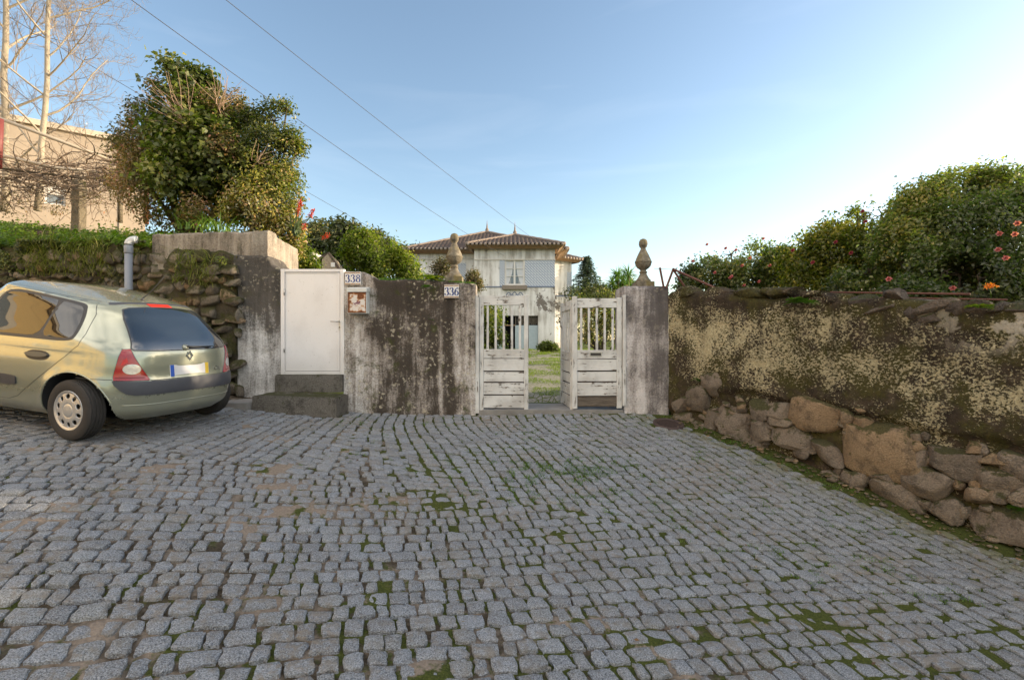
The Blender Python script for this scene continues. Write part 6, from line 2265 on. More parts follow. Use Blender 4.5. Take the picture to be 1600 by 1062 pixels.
# ---- ferns and weeds on the walls
def fern(label, c, fronds, L, mat, out=(0, -1, 0), tint=(0, 1)):
    t = []
    c = np.asarray(c, float)
    out = unit(np.asarray(out, float))
    for k in range(fronds):
        a = RNG.uniform(-1.3, 1.3)
        side = np.array((-out[1], out[0], 0))
        d = out * math.cos(a) * .8 + side * math.sin(a) + np.array((0, 0, RNG.uniform(.2, .9)))
        d = unit(d)
        l = L * RNG.uniform(.6, 1.2)
        s = np.linspace(.08, 1, 13)[:, None]
        rach = c + d * l * s + np.array((0, 0, -.55 * l)) * s ** 2.2
        sd = unit(np.cross(d, (0, 0, 1.0)))
        for sg in (-1, 1):
            w = l * .26 * np.sin(np.pi * np.clip(s * .9 + .08, 0, 1)) + .004
            C = rach + sd * sg * w * .5
            t.append(leaf_geo(C, np.cross(sd * sg, d)[None] * sg + RNG.normal(0, .12, C.shape), w[:, 0], .32, .03, RNG.uniform(*tint, len(C)), sd[None] * sg + d * .35))
    V, Q, T = join_geo(t)
    o = fast_mesh('fern', V, Q, T, mat, None, c)
    return tag(o, label, 'fern')


fern('green fern hanging from the coping of the lichened wall', on_wr(1250, 474, .03)[1], 16, .26, L_FERN, (WN[0], WN[1], 0), (0, .6))
fern('small pale fern near the cream patches on the lichened wall', on_wr(1533, 482, .03)[1], 7, .16, L_FERN, (WN[0], WN[1], 0), (.4, 1))
fern('yellowing fern sprouting from the top of the stained wall beside the finial', at(676, 438, 7.08), 22, .25, L_FERN, (0, -1, 0), (.35, 1))
fern('green weed hanging on the stained wall just below the yellowing fern', at(668, 449, 6.97), 9, .13, L_FERN, (0, -1, 0), (0, .5))
fern('little green weed on the lichened wall close to the pillar', on_wr(1092, 594, .02)[1], 8, .13, L_FERN, (WN[0], WN[1], 0), (0, .5))
fern('tiny green weed in a hole of the stained wall', at(674, 500, 6.975), 5, .07, L_FERN, (0, -1, 0), (0, .4))
fern('little weed at the foot of the lichened wall where the big stones end', on_wr(1594, 795, .02)[1], 8, .12, L_FERN, (WN[0], WN[1], 0), (0, .5))

# moss and thin grass along the top of the stained wall
P = np.stack([RNG.uniform(pxx(590), pxx(742), 2600), RNG.uniform(7.0, 7.3, 2600), np.zeros(2600)], 1)
P[:, 2] = _tp(P[:, 0]) + .0
P = P[fbm(P * 5, 3, 70) > -.1]
V, Q, T = blades(P, .035, .005, .8, seg=2)
o = fast_mesh('wall_moss', V, Q, T, L_GRASS)
o['kind'] = 'stuff'; o['label'] = 'thin moss and grass on top of the stained wall'

# grass in the joints of the forecourt, and in the garden
n_ = 110000
x_, y_ = RNG.uniform(-2.5, 3.6, n_), RNG.uniform(3.3, 6.95, n_)
d_ = np.clip(1 - np.hypot((x_ - .55) / 1.3, (y_ - 5.1) / .75), 0, 1)
d2 = .35 * smooth(-.2, 1.5, x_) * smooth(crease(x_), crease(x_) + .6, y_)
wd_ = (np.stack([x_, y_], 1) - WA) @ WN
d3 = .9 * smooth(.65, .15, wd_) * (x_ > 2)
nn = .55 * fbm(np.stack([x_ * 4.2, y_ * 4.2, 0 * x_], 1), 3, 91) + .75 * fbm(np.stack([x_ * 13, y_ * 13, 0 * x_], 1), 2, 97)
k = (nn > .40 - .36 * np.maximum.reduce([d_, d2, d3])) & (y_ > crease(x_) - .15) & (wd_ > .05)
P = np.stack([x_, y_, gz(x_, y_) - .012], 1)[k]
lg_ = .018 + .034 * np.clip(1 - np.hypot((P[:, 0] - .45) / 1.1, (P[:, 1] - 5.05) / .6), 0, 1)
V, Q, T = blades(P, lg_, .0045, .9, seg=2)
o = fast_mesh('joint_grass', V, Q, T, L_GRASS)
o['kind'] = 'stuff'; o['label'] = 'grass and moss growing in the joints of the forecourt setts'
n_ = 110000
x_, y_ = RNG.uniform(-2.5, 6, n_), 7.9 + RNG.uniform(0, 1, n_) ** 1.6 * 20
px_c = .55 + .9 * smooth(8, 26, y_)
on_path = np.abs(x_ - px_c) < .85
k = (np.abs(x_ - .5 - .04 * y_) < 1.2 + .09 * y_) & (~on_path | (fbm(np.stack([x_ * 1.4, y_ * 1.4, 0 * x_], 1), 4, 95) > .02 - .02 * smooth(12, 9, y_)))
P = np.stack([x_, y_, zgarden(x_, y_) + .03 * on_path], 1)[k]
V, Q, T = blades(P, .06 + .004 * (P[:, 1] - 8), .012, .8, seg=2)
o = fast_mesh('garden_grass', V, Q, T, leaf_mat('sun_toned_grass_blade', [(0, (.08, .11, .012)), (.6, (.18, .22, .02)), (1, (.30, .30, .04))], .5))  # brighter, yellower than the other grass: sunlight put into the colour
o['kind'] = 'stuff'; o['label'] = 'grass growing beside and over the garden path'

# fallen leaves and grit along the foot of the lichened wall and in the street
n_ = 420
u_ = RNG.uniform(.2, 5, n_)
o_ = np.abs(RNG.normal(0.12, .22, n_))
c_ = WA[None] + WD[None] * u_[:, None] + WN[None] * o_[:, None]
P = np.stack([c_[:, 0], c_[:, 1], gz(c_[:, 0], c_[:, 1]) + .004], 1)
x2, y2 = RNG.uniform(-4, 3, 160), RNG.uniform(2.2, 6.8, 160)
k = (((np.stack([x2, y2], 1) - WA) @ WN) > .1)
P = np.concatenate([P, np.stack([x2, y2, gz(x2, y2) + .008], 1)[k]])
V, Q, T = leaf_geo(P, RNG.normal(0, .25, P.shape) + (0, 0, 1), .030, .5, .12)
o = fast_mesh('fallen_leaves', V, Q, T, leaf_mat('dead_leaf', [(0, (.06, .035, .02)), (.6, (.16, .10, .055)), (1, (.30, .24, .16))], .1, .8))
o['kind'] = 'stuff'; o['label'] = 'dead leaves and grit scattered on the setts'


# ---------------------------------------------------------------- overhead cables
def cable(name, label, p, q, r, sag, t0=0.0, t1=1.0):
    t = np.linspace(t0, t1, 40)[:, None]
    pts = np.asarray(p) + (np.asarray(q) - np.asarray(p)) * t
    pts[:, 2] -= sag * 4 * t[:, 0] * (1 - t[:, 0])
    o = MB().tube(pts, r, 6).build(name, M_WIRE)
    return tag(o, label, 'cable')


cable('overhead_cable', 'overhead cable crossing the sky and ending above the manor window', at(205, 0, 9.5), at(788, 400, 27.9), .0075, .22, -.4)
cable('overhead_cable', 'highest overhead cable, running down to the right corner of the manor front', at(353, 0, 9.5), at(868, 398, 27.9), .0065, .10, -.4)
cable('overhead_cable', 'cable passing behind the ivy-clad tree to the far trees', at(0, 18, 12), at(655, 397, 30), .008, .12, -.2)
cable('overhead_cable', 'short dark cable dropping past the bare tree to the beige building', at(-40, 85, 10.0), at(122, 216, 14.0), .007, .05, -.2)
# ---------------------------------------------------------------- the parked hatchback
# local frame: x forward from the rear bumper, y to the car's left, z up from the ground
def _cub(z, zs, vs):
    """monotone-ish cubic through the keys"""
    zs, vs = np.asarray(zs, float), np.asarray(vs, float)
    m = np.gradient(vs, zs)
    i = np.clip(np.searchsorted(zs, z) - 1, 0, len(zs) - 2)
    h = zs[i + 1] - zs[i]
    t = (z - zs[i]) / h
    return (2 * t ** 3 - 3 * t ** 2 + 1) * vs[i] + (t ** 3 - 2 * t ** 2 + t) * h * m[i] + (-2 * t ** 3 + 3 * t ** 2) * vs[i + 1] + (t ** 3 - t ** 2) * h * m[i + 1]


KZ = [.19, .26, .36, .46, .54, .62, .74, .86, .94, 1.06, 1.20, 1.30, 1.36, 1.385]
KR = [.18, .10, .072, .058, .068, .090, .105, .130, .168, .245, .350, .435, .525, .600]
KW = [.690, .760, .790, .804, .810, .810, .806, .796, .775, .722, .655, .605, .560, .500]
KF = [3.55, 3.70, 3.76, 3.77, 3.75, 3.70, 3.56, 3.25, 2.95, 2.62, 2.30, 2.08, 1.95, 1.85]
XM, NQ, NL = 1.75, 110, 84
WHEEL_X, WHEEL_Z, ARCH_R, TYRE_R = (.62, 3.09), .288, .352, .288


def _quarter(xe, W, n, rear):
    t = np.linspace(0, np.pi / 2, 900)
    x = np.abs(np.cos(t)) ** (2 / n)
    y = np.abs(np.sin(t)) ** (2 / n)
    X = XM + (xe - XM) * x
    Yq = W * y
    s = np.concatenate([[0], np.cumsum(np.hypot(np.diff(X), np.diff(Yq)))])
    u = np.linspace(0, s[-1], NQ)
    return np.interp(u, s, X), np.interp(u, s, Yq)      # from the centre line (y=0) to the side (y=W)


def car_body_points():
    rows = []
    zz = np.concatenate([np.linspace(KZ[0], 1.30, NL - 14), np.linspace(1.31, 1.385, 14)])
    for z in zz:
        xr, W, xf = _cub(z, KZ, KR), _cub(z, KZ, KW), _cub(z, KZ, KF)
        nrear = np.interp(z, [.2, .5, .9, 1.3, 1.385], [4.3, 4.3, 4.2, 4.0, 3.6])
        nf = np.interp(z, [.2, .8, 1.0, 1.385], [4.0, 4.0, 4.2, 3.6])
        rx, ry = _quarter(xr, W, nrear, True)
        fx, fy = _quarter(xf, W, nf, False)
        X = np.concatenate([rx, fx[::-1][1:]])             # rear centre -> left side -> front centre
        Yv = np.concatenate([ry, fy[::-1][1:]])
        Xf_ = np.concatenate([X, X[::-1][1:-1]])
        Yf_ = np.concatenate([Yv, -Yv[::-1][1:-1]])
        rows.append(np.stack([Xf_, Yf_, np.full(len(Xf_), z)], 1))
    top = rows[-1]
    xc = (top[:, 0].min() + top[:, 0].max()) / 2
    for rho in np.linspace(1, 0, 16)[1:]:
        q = top.copy()
        q[:, 0] = xc + (top[:, 0] - xc) * rho
        q[:, 1] *= rho
        q[:, 2] = 1.385 + .040 * (1 - rho ** 2.1)
        rows.append(q)
    P = np.array(rows)
    # the roof falls a little to the tail
    up = np.clip((P[..., 2] - .94), 0, 1)
    P[..., 2] += up * (-.20 + .43 * smooth(.2, 2.1, P[..., 0]) - .05 * smooth(2.1, 3.0, P[..., 0]))
    # a soft shoulder line along the flank and a swelling over the arches
    sgn = np.sign(P[..., 1])
    sh = np.exp(-((P[..., 2] - (.80 + .012 * P[..., 0])) / .035) ** 2) * smooth(.25, .6, P[..., 0]) * smooth(3.4, 2.9, P[..., 0]) * (np.abs(P[..., 1]) > .6)
    P[..., 1] -= sgn * .006 * sh
    for xw in WHEEL_X:
        d = np.hypot(P[..., 0] - xw, P[..., 2] - WHEEL_Z)
        P[..., 1] += sgn * .014 * np.exp(-((d - ARCH_R) / .05) ** 2) * (P[..., 2] < .72) * (np.abs(P[..., 1]) > .5)
    return P


CARP = car_body_points()
_m, _n = CARP.shape[:2]
CARF = [(i * _n + j, i * _n + (j + 1) % _n, (i + 1) * _n + (j + 1) % _n, (i + 1) * _n + j) for i in range(_m - 1) for j in range(_n)]
CARV = CARP.reshape(-1, 3)
CBVH = BVHTree.FromPolygons([Vector(v) for v in CARV], CARF)

# where it stands: left rear wheel at the near side, nose uphill
_fw = np.array((-.966, .26)); _fw /= np.linalg.norm(_fw)
_lf = np.array((-_fw[1], _fw[0]))
CAR_O = np.array((-4.17, 4.52)) - _fw * .62 - _lf * .80


def _cw(x, y):
    q = CAR_O + _fw * x + _lf * y
    return np.array((q[0], q[1], gz1(*q)))


_a, _b, _c, _d = _cw(.62, .72), _cw(.62, -.72), _cw(3.09, .72), _cw(3.09, -.72)
_ex = unit((_c + _d) / 2 - (_a + _b) / 2)
_ey = unit((_a + _c) / 2 - (_b + _d) / 2)
_ez = unit(np.cross(_ex, _ey)); _ey = np.cross(_ez, _ex)
CAR_M = np.stack([_ex, _ey, _ez], 1)
CAR_LOC = (_a + _b + _c + _d) / 4 - _ex * 1.855 + _ez * .004
def car_paint():
    g = G('green_gold_metallic_paint')
    p = g.obj()
    fl = g.noise(900, p, 2)
    dirt = g.noise(5, p, 6, 0.65)
    z = g.sep(p)[2]
    c = g.mix(g.math('MULTIPLY', fl, .5), (0.28, 0.30, 0.23), (0.385, 0.40, 0.315))
    dm = g.math('MULTIPLY', g.step(g.math('ADD', z, g.math('MULTIPLY', dirt, .35)), .80, .15), .34)
    c = g.mix(dm, c, (0.23, 0.20, 0.15))
    return g.finish(c, g.math('MULTIPLY_ADD', dm, .5, .24), None, .5, .5, **{'Coat Weight': 1.0, 'Coat Roughness': .03, 'Coat IOR': 1.55})


M_PAINT = car_paint()
M_BLACKP = plain('black_car_plastic', (.030, .031, .034), .55, var=.2, scale=20)
M_GREYP = plain('dark_grey_bumper_plastic', (.042, .045, .056), .5, var=.2, scale=14)
M_SGLASS = plain('side_car_glass', (.008, .010, .012), .015, var=.1, spec=.5, **{'IOR': 1.6})
M_CGLASS = plain('tinted_car_glass', (.010, .014, .018), .015, var=.1, spec=.5, **{'IOR': 2.3})
M_RUBBER = plain('tyre_rubber', (.028, .025, .023), .85, var=.35, scale=16, bump_d=.003)
M_CAP = plain('silver_wheel_trim', (.46, .46, .46), .38, .55, var=.12, scale=9)
M_REDL = plain('red_lamp_plastic', (.30, .006, .010), .12, var=.35, scale=26, spec=.6, **{'Coat Weight': .6})
M_CLEARL = plain('clear_lamp_plastic', (.55, .53, .52), .15, .4, var=.5, scale=45)
M_CHROME = plain('car_chrome', (.65, .66, .68), .12, 1.0, var=.05)
M_PLATE = plain('plate_white', (.62, .61, .61), .35, var=.06)
M_PBLUE = plain('plate_blue', (.02, .09, .42), .35, var=.05)
M_PYEL = plain('plate_yellow', (.62, .42, .03), .35, var=.05)

car = thing('parked_car', 'pale green gold hatchback parked on the slope against the rubble wall, seen from its tail', 'car', CAR_LOC)
car.rotation_euler = Matrix(CAR_M.tolist()).to_euler()

# body with the wheel arches cut out: points near the arch are drawn onto it
BV = CARV.copy()
vn = np.zeros_like(BV)
_q = np.array(CARF)
_fn = np.cross(BV[_q[:, 2]] - BV[_q[:, 0]], BV[_q[:, 3]] - BV[_q[:, 1]])
for k in range(4):
    np.add.at(vn, _q[:, k], _fn)
vn = unit(vn)
_cen = BV.mean(0)
if (vn * (BV - _cen)).sum() < 0:
    vn = -vn
drop = np.zeros(len(CARF), bool)
for xw in WHEEL_X:
    d = np.stack([BV[:, 0] - xw, BV[:, 2] - WHEEL_Z], 1)
    r = np.linalg.norm(d, axis=1)
    side = np.abs(BV[:, 1]) > .40
    near = side & (np.abs(r - ARCH_R) < .0095)
    BV[near, 0] = xw + d[near, 0] / r[near] * ARCH_R
    BV[near, 2] = WHEEL_Z + d[near, 1] / r[near] * ARCH_R
    ins = side & (r < ARCH_R + .0005)
    ins[near] = True
    drop |= ins[_q].all(1)
body = MB().add(BV, [f for f, dr_ in zip(CARF, drop) if not dr_]).build('body', M_PAINT, car, local=True)
_lo = BV[:_n]
MB().add(_lo + (0, 0, .012), [tuple(range(_n))]).build('underbody', M_BLACKP, car, False, local=True)
def ray(o, d):
    h = CBVH.ray_cast(Vector(o), Vector(d))
    if h[0] is None:
        return None
    f = CARF[h[2]]
    P_ = np.array(h[0])
    best, nn_ = -9, None
    for tri in ((f[0], f[1], f[2]), (f[0], f[2], f[3])):
        A, B_, C = CARV[tri[0]], CARV[tri[1]], CARV[tri[2]]
        v0, v1, v2 = B_ - A, C - A, P_ - A
        d00, d01, d11, d20, d21 = v0 @ v0, v0 @ v1, v1 @ v1, v2 @ v0, v2 @ v1
        den = d00 * d11 - d01 * d01
        if abs(den) < 1e-16:
            continue
        b1, b2 = (d11 * d20 - d01 * d21) / den, (d00 * d21 - d01 * d20) / den
        w = np.array((1 - b1 - b2, b1, b2))
        if w.min() > best:
            best, nn_ = w.min(), unit((vn[list(tri)] * np.clip(w, 0, 1)[:, None]).sum(0))
    return P_, nn_ if nn_ is not None else vn[f[0]]


for xw in WHEEL_X:
    for sg in (-1, 1):
        t = np.linspace(-.20, np.pi + .20, 44)
        outer = []
        for a in t:
            h = ray((xw + (ARCH_R + .004) * math.cos(a), 2.0 * sg, max(WHEEL_Z + (ARCH_R + .004) * math.sin(a), .2)), (0, -sg, 0))
            outer.append(abs(h[0][1]) - .006 if h else .6)
        outer = np.array(outer)
        ring = lambda rr_, yy_: np.stack([xw + rr_ * np.cos(t), yy_ * sg * np.ones(44), np.maximum(WHEEL_Z + rr_ * np.sin(t), .2)], 1)
        m_ = MB().grid([ring(ARCH_R + .003, outer), ring(ARCH_R + .004, np.minimum(outer, .60)), ring(ARCH_R + .004, .46), ring(.05, .45)])
        m_.build('wheel_arch', M_BLACKP, car, local=True)


def proj_side(sg=1):
    return lambda a, b: ray((a, 2.0 * sg, b), (0, -sg, 0))


def proj_rear(a, b):
    return ray((-2.0, a, b), (1, 0, 0))


def proj_front(a, b):
    return ray((6.0, a, b), (-1, 0, 0))


def proj_corner(sg=1, ang=40):
    c_, s_ = math.cos(math.radians(ang)), math.sin(math.radians(ang))
    return lambda a, b: ray((a * s_ - 2 * c_, (a * c_ + 2 * s_) * sg, b), (c_, -s_ * sg, 0))


def proj_up(a, b):
    return ray((a, b, 3.0), (0, 0, -1))


def dense(poly, step, curve=True):
    out = []
    n_ = len(poly)
    for i in range(n_):
        a, b = np.array(poly[i], float), np.array(poly[(i + 1) % n_], float)
        k = max(1, int(np.linalg.norm(b - a) / step))
        for j in range(k):
            out.append(a + (b - a) * j / k)
    return np.array(out)


def chaikin(poly, it=2, keep=.25):
    p = np.array(poly, float)
    for _ in range(it):
        q = np.roll(p, -1, 0)
        p = np.stack([p * (1 - keep) + q * keep, p * keep + q * (1 - keep)], 1).reshape(-1, 2)
    return p


def inside(pt, poly):
    x, y = pt[:, 0], pt[:, 1]
    c = np.zeros(len(pt), bool)
    j = len(poly) - 1
    for i in range(len(poly)):
        xi, yi = poly[i]; xj, yj = poly[j]
        k = ((yi > y) != (yj > y)) & (x < (xj - xi) * (y - yi) / (yj - yi + 1e-12) + xi)
        c ^= k
        j = i
    return c


def patch(name, poly, proj, off, mat, parent=None, step=.022, rim=.006, round_=0):
    """a panel cut to poly in the projected view, laid on the body at height off with its rim turned down"""
    poly = np.array(poly, float)
    if round_:
        poly = chaikin(dense(poly, .05) if round_ > 1 else poly, 2)
    bd_ = dense(poly, step)
    lo, hi = bd_.min(0), bd_.max(0)
    gx_, gy_ = np.meshgrid(np.arange(lo[0], hi[0], step), np.arange(lo[1], hi[1], step))
    gp = np.stack([gx_.ravel(), gy_.ravel()], 1)
    gp = gp[inside(gp, bd_)]
    if len(gp):
        dm = np.min(np.linalg.norm(gp[:, None] - bd_[None], axis=2), axis=1)
        gp = gp[dm > step * .45]
    al = np.concatenate([bd_, gp])
    nb_ = len(bd_)
    res = delaunay_2d_cdt([Vector(p) for p in al], [], [list(range(nb_))], 1, 1e-7)
    V2, tri = res[0], res[2]
    V, N_, ok = [], [], []
    for p in V2:
        h = proj(p.x, p.y)
        ok.append(h is not None)
        if h is None:
            h = (np.zeros(3), np.array((0, 0, 1.0)))
        V.append(h[0] + h[1] * off); N_.append(h[1])
    fs = [tuple(f) for f in tri if all(ok[i] for i in f)]
    V, N_ = np.array(V), np.array(N_)
    # orientation: agree with the body normal
    f2 = []
    for f in fs:
        nn_ = np.cross(V[f[1]] - V[f[0]], V[f[2]] - V[f[0]])
        f2.append(f if np.dot(nn_, N_[f[0]]) > 0 else f[::-1])
    ec = {}
    for f in f2:
        for i in range(len(f)):
            e = (f[i], f[(i + 1) % len(f)])
            ec[e] = ec.get(e, 0) + 1
    rimv, idx = [], {}
    side = []
    nv = len(V)
    for (a, b) in ec:
        if (b, a) not in ec:
            for q in (a, b):
                if q not in idx:
                    idx[q] = nv + len(rimv)
                    rimv.append(V[q] - N_[q] * (off + rim))
            side.append((b, a, idx[a], idx[b]))
    nm = len(f2)
    allV = np.concatenate([V, np.array(rimv)]) if rimv else V
    m_ = MB().add(allV, f2 + side)
    o = m_.build(name, mat, parent if parent is not None else car, True, local=True)
    allN = np.concatenate([N_, np.array([N_[q] for q in idx])]) if rimv else N_
    try:
        o.data.normals_split_custom_set_from_vertices([tuple(v) for v in allN])
    except Exception:
        pass
    return o


def mirror(poly):
    return [(a, b) for a, b in poly]


def strip(pts, w):
    """a thin closed outline round a polyline"""
    p = np.array(pts, float)
    T = unit(np.gradient(p, axis=0))
    Nn = np.stack([-T[:, 1], T[:, 0]], 1)
    return list(map(tuple, p + Nn * w / 2)) + list(map(tuple, (p - Nn * w / 2)[::-1]))


# ---- doors, side glass, handles
REAR_DOOR = [(.735, 1.312), (.640, 1.19), (.590, 1.0), (.598, .895), (.72, .775), (.846, .674), (1.02, .545), (1.171, .441), (1.30, .355), (1.42, .318), (1.925, .305), (1.945, .90), (1.90, 1.25), (1.85, 1.400), (1.60, 1.395), (1.2, 1.362), (.92, 1.330)]
FRONT_DOOR = [(1.955, .90), (1.935, .305), (2.62, .305), (2.78, .45), (2.82, .80), (2.80, .94), (2.42, 1.22), (2.20, 1.36), (1.93, 1.40), (1.91, 1.25)]
GLASS_R = [(1.80, 1.345), (1.70, 1.370), (1.56, 1.368), (1.2, 1.331), (.92, 1.293), (.80, 1.272), (.755, 1.238), (.695, 1.10), (.672, .975), (.70, .938), (1.06, .936), (1.59, .934), (1.885, .933), (1.865, 1.20)]
GLASS_F = [(1.975, .935), (2.62, .945), (2.38, 1.19), (2.20, 1.32), (1.98, 1.355), (1.955, 1.2)]


def shrink(poly, d):
    p = np.array(poly, float)
    a = np.roll(p, 1, 0); b = np.roll(p, -1, 0)
    n1_ = unit(p - a); n2_ = unit(b - p)
    area = np.sum(p[:, 0] * b[:, 1] - b[:, 0] * p[:, 1])
    s = 1 if area > 0 else -1
    m1 = np.stack([-n1_[:, 1], n1_[:, 0]], 1) * s
    m2 = np.stack([-n2_[:, 1], n2_[:, 0]], 1) * s
    return p + unit(m1 + m2) * d


for sg in (1, -1):
    pj = proj_side(sg)
    for dpoly, gpoly, rear in ((REAR_DOOR, GLASS_R, True), (FRONT_DOOR, GLASS_F, False)):
        patch('door_gap', shrink(dpoly, -.0045), pj, .0008, M_BLACKP, rim=.001)
        dr_ = patch('door', dpoly, pj, .0022, M_PAINT, rim=.002)
        gp1 = chaikin(gpoly, 2)
        patch('window_frame', shrink(gp1, -.012), pj, .0045, M_BLACKP, dr_, rim=.004)
        if rear:
            gg = np.array(gpoly)
            patch('side_window', chaikin([(1.785, 1.33), (1.70, 1.352), (1.56, 1.351), (1.2, 1.315), (1.065, 1.298), (1.075, .952), (1.59, .950), (1.868, .950), (1.845, 1.20)], 2, .15), pj, .0062, M_SGLASS, dr_, rim=.003)
            patch('side_window', chaikin([(1.035, 1.294), (.92, 1.277), (.81, 1.256), (.770, 1.228), (.712, 1.10), (.690, .985), (.712, .954), (1.045, .952)], 2, .15), pj, .0062, M_SGLASS, dr_, rim=.003)
        else:
            patch('side_window', shrink(gp1, .010), pj, .0062, M_SGLASS, dr_, rim=.003)
        hx_ = 1.03 if rear else 2.08
        tt_ = np.linspace(0, 2 * np.pi, 29)[:-1]
        el = np.stack([hx_ + .150 * np.sign(np.cos(tt_)) * np.abs(np.cos(tt_)) ** .75, .772 + .047 * np.sin(tt_) + .0 * tt_], 1)
        patch('handle_recess', el, pj, .0035, M_BLACKP, dr_, step=.015, rim=.001)
        fl_ = np.stack([hx_ + .142 * np.cos(tt_), .779 + .024 * np.sin(tt_)], 1)
        patch('door_handle', fl_, pj, .020, plain('handle_grey', (.07, .072, .068), .45, var=.1), dr_, step=.012, rim=.006)
        ml = chaikin([(1.285, .556), (1.285, .462), (1.915, .462), (1.915, .556)] if rear else [(1.955, .556), (1.955, .462), (2.70, .462), (2.72, .556)], 2, .12)
        patch('side_moulding', ml, pj, .014, M_GREYP, dr_, rim=.008)
    patch('seam', strip([(.566, .600), (.42, .594), (.27, .592)], .006), pj, .0006, M_BLACKP, rim=.0005, step=.01)
    for xw in WHEEL_X:
        t = np.linspace(-.18, np.pi + .18, 44)
        pts = []
        for a in t:
            h = pj(xw + (ARCH_R + .004) * math.cos(a), WHEEL_Z + (ARCH_R + .004) * math.sin(a))
            if h:
                pts.append(h[0] - np.array((0, .003 * sg, 0)))
        MB().tube(pts, .0075, 8).build('arch_lip', M_PAINT, car, local=True)

# ---- tail
half = [(0, 1.276), (.18, 1.273), (.34, 1.260), (.398, 1.242), (.424, 1.20), (.445, 1.149), (.480, 1.031), (.525, .890), (.515, .874), (.30, .868), (0, .866)]
full = half + [(-a, b) for a, b in half[::-1][1:-1]]
patch('rear_window_seal', shrink(full, -.009), proj_rear, .0025, M_BLACKP, rim=.004)
rwn = patch('rear_window', full, proj_rear, .005, M_CGLASS, rim=.004)
hb = [(.588, .884), (.520, .765), (.432, .592), (.40, .578), (0, .578)]
hatch = [(.44, 1.30), (.50, 1.12), (.560, .95)] + hb
patch('tailgate_gap', strip([(.585, .884), (.520, .765), (.432, .592), (.405, .580), (.2, .580), (0, .580), (-.2, .580), (-.405, .580), (-.432, .592), (-.520, .765), (-.585, .884)], .008), proj_rear, .0008, M_BLACKP, rim=.0005, step=.012)
patch('roof_spoiler_trim', [(.445, 1.285), (.425, 1.306), (.30, 1.318), (0, 1.326), (-.30, 1.318), (-.425, 1.306), (-.445, 1.285), (-.30, 1.304), (0, 1.312), (.30, 1.304)], proj_rear, .003, M_GREYP, rim=.003)
patch('brake_light', [(.118, 1.310), (.118, 1.285), (-.118, 1.285), (-.118, 1.310)], proj_rear, .006, plain('brake_lamp_red', (.50, .035, .025), .2, var=.15, scale=40), rim=.006)
for sg in (1, -1):
    pc = proj_corner(sg, 40)
    TL = [(.610, .876), (.550, .880), (.516, .800), (.455, .690), (.396, .590), (.400, .584), (.664, .586), (.668, .62), (.652, .71), (.632, .81)]
    patch('tail_light_gap', shrink(TL, -.006), pc, .0008, M_BLACKP, rim=.0005)
    tl = patch('tail_light', TL, pc, .010, M_REDL, rim=.008, step=.014)
    tt_ = np.linspace(0, 2 * np.pi, 33)[:-1]
    patch('reversing_lamp', np.stack([.533 + .068 * np.cos(tt_), .692 + .048 * np.sin(tt_)], 1), pc, .0125, M_CLEARL, tl, step=.012, rim=.002)
    patch('lamp_band', [(.43, .604), (.655, .604), (.655, .616), (.437, .616)], pc, .0115, plain('dark_red_lamp', (.20, .006, .008), .2, var=.2), tl, step=.014, rim=.001)
    patch('lamp_facet', [(.575, .80), (.60, .78), (.618, .72), (.560, .756)], pc, .0115, plain('bright_red_lamp', (.46, .015, .015), .15, var=.5, scale=60), tl, step=.014, rim=.001)
st_h = [(0, .574), (.30, .572), (.55, .576), (.655, .582), (.650, .54), (.625, .495), (.590, .460), (.54, .446), (.30, .446), (0, .447)]
patch('bumper_strip', st_h + [(-a, b) for a, b in st_h[::-1][1:-1]], proj_rear, .016, M_GREYP, rim=.010)
gr = []
for y_ in np.linspace(.60, -.60, 60):
    h = proj_rear(y_, .345 - .03 * (abs(y_) / .6) ** 4 * 0)
    if h:
        gr.append(h[0] - h[1] * .001)
MB().tube(gr, .006, 6).build('bumper_crease', M_PAINT, car, local=True)
# plate: blank between its two coloured ends
pl_y, pl_z0, pl_z1 = .225, .598, .716
pb = proj_rear(0, .66)[0]


def plate_piece(nm, y0_, y1_, m_, par, off):
    V = [(pb[0] - off - .004 + (.0 if z_ < .65 else .016), y_, z_) for z_ in (pl_z0, pl_z1) for y_ in (y0_, y1_)]
    V = V + [(x_ + .006, y_, z_) for x_, y_, z_ in V]
    return bevel(MB().add(V, [(0, 1, 3, 2), (4, 6, 7, 5), (0, 4, 5, 1), (2, 3, 7, 6), (0, 2, 6, 4), (1, 5, 7, 3)]).build(nm, m_, par, False, local=True), .002)


np_ = plate_piece('number_plate', -pl_y, pl_y, M_PLATE, car, .006)
plate_piece('blue_band', pl_y - .045, pl_y - .003, M_PBLUE, np_, .0075)
plate_piece('yellow_band', -pl_y + .003, -pl_y + .045, M_PYEL, np_, .0075)
# diamond badge
bc, bn = proj_rear(0, .80)
dv = []
for (s_, off) in ((1.0, .004), (1.0, .012), (.62, .012), (.62, .004)):
    dv.append([bc + bn * off + np.array((0, a * s_, b * s_)) for a, b in ((0, .052), (.038, 0), (0, -.052), (-.038, 0))])
m_ = MB()
V = np.concatenate(dv)
m_.add(V, [(r * 4 + k, r * 4 + (k + 1) % 4, ((r + 1) % 4) * 4 + (k + 1) % 4, ((r + 1) % 4) * 4 + k) for r in range(4) for k in range(4)])
m_.build('badge', M_CHROME, car, False, local=True)
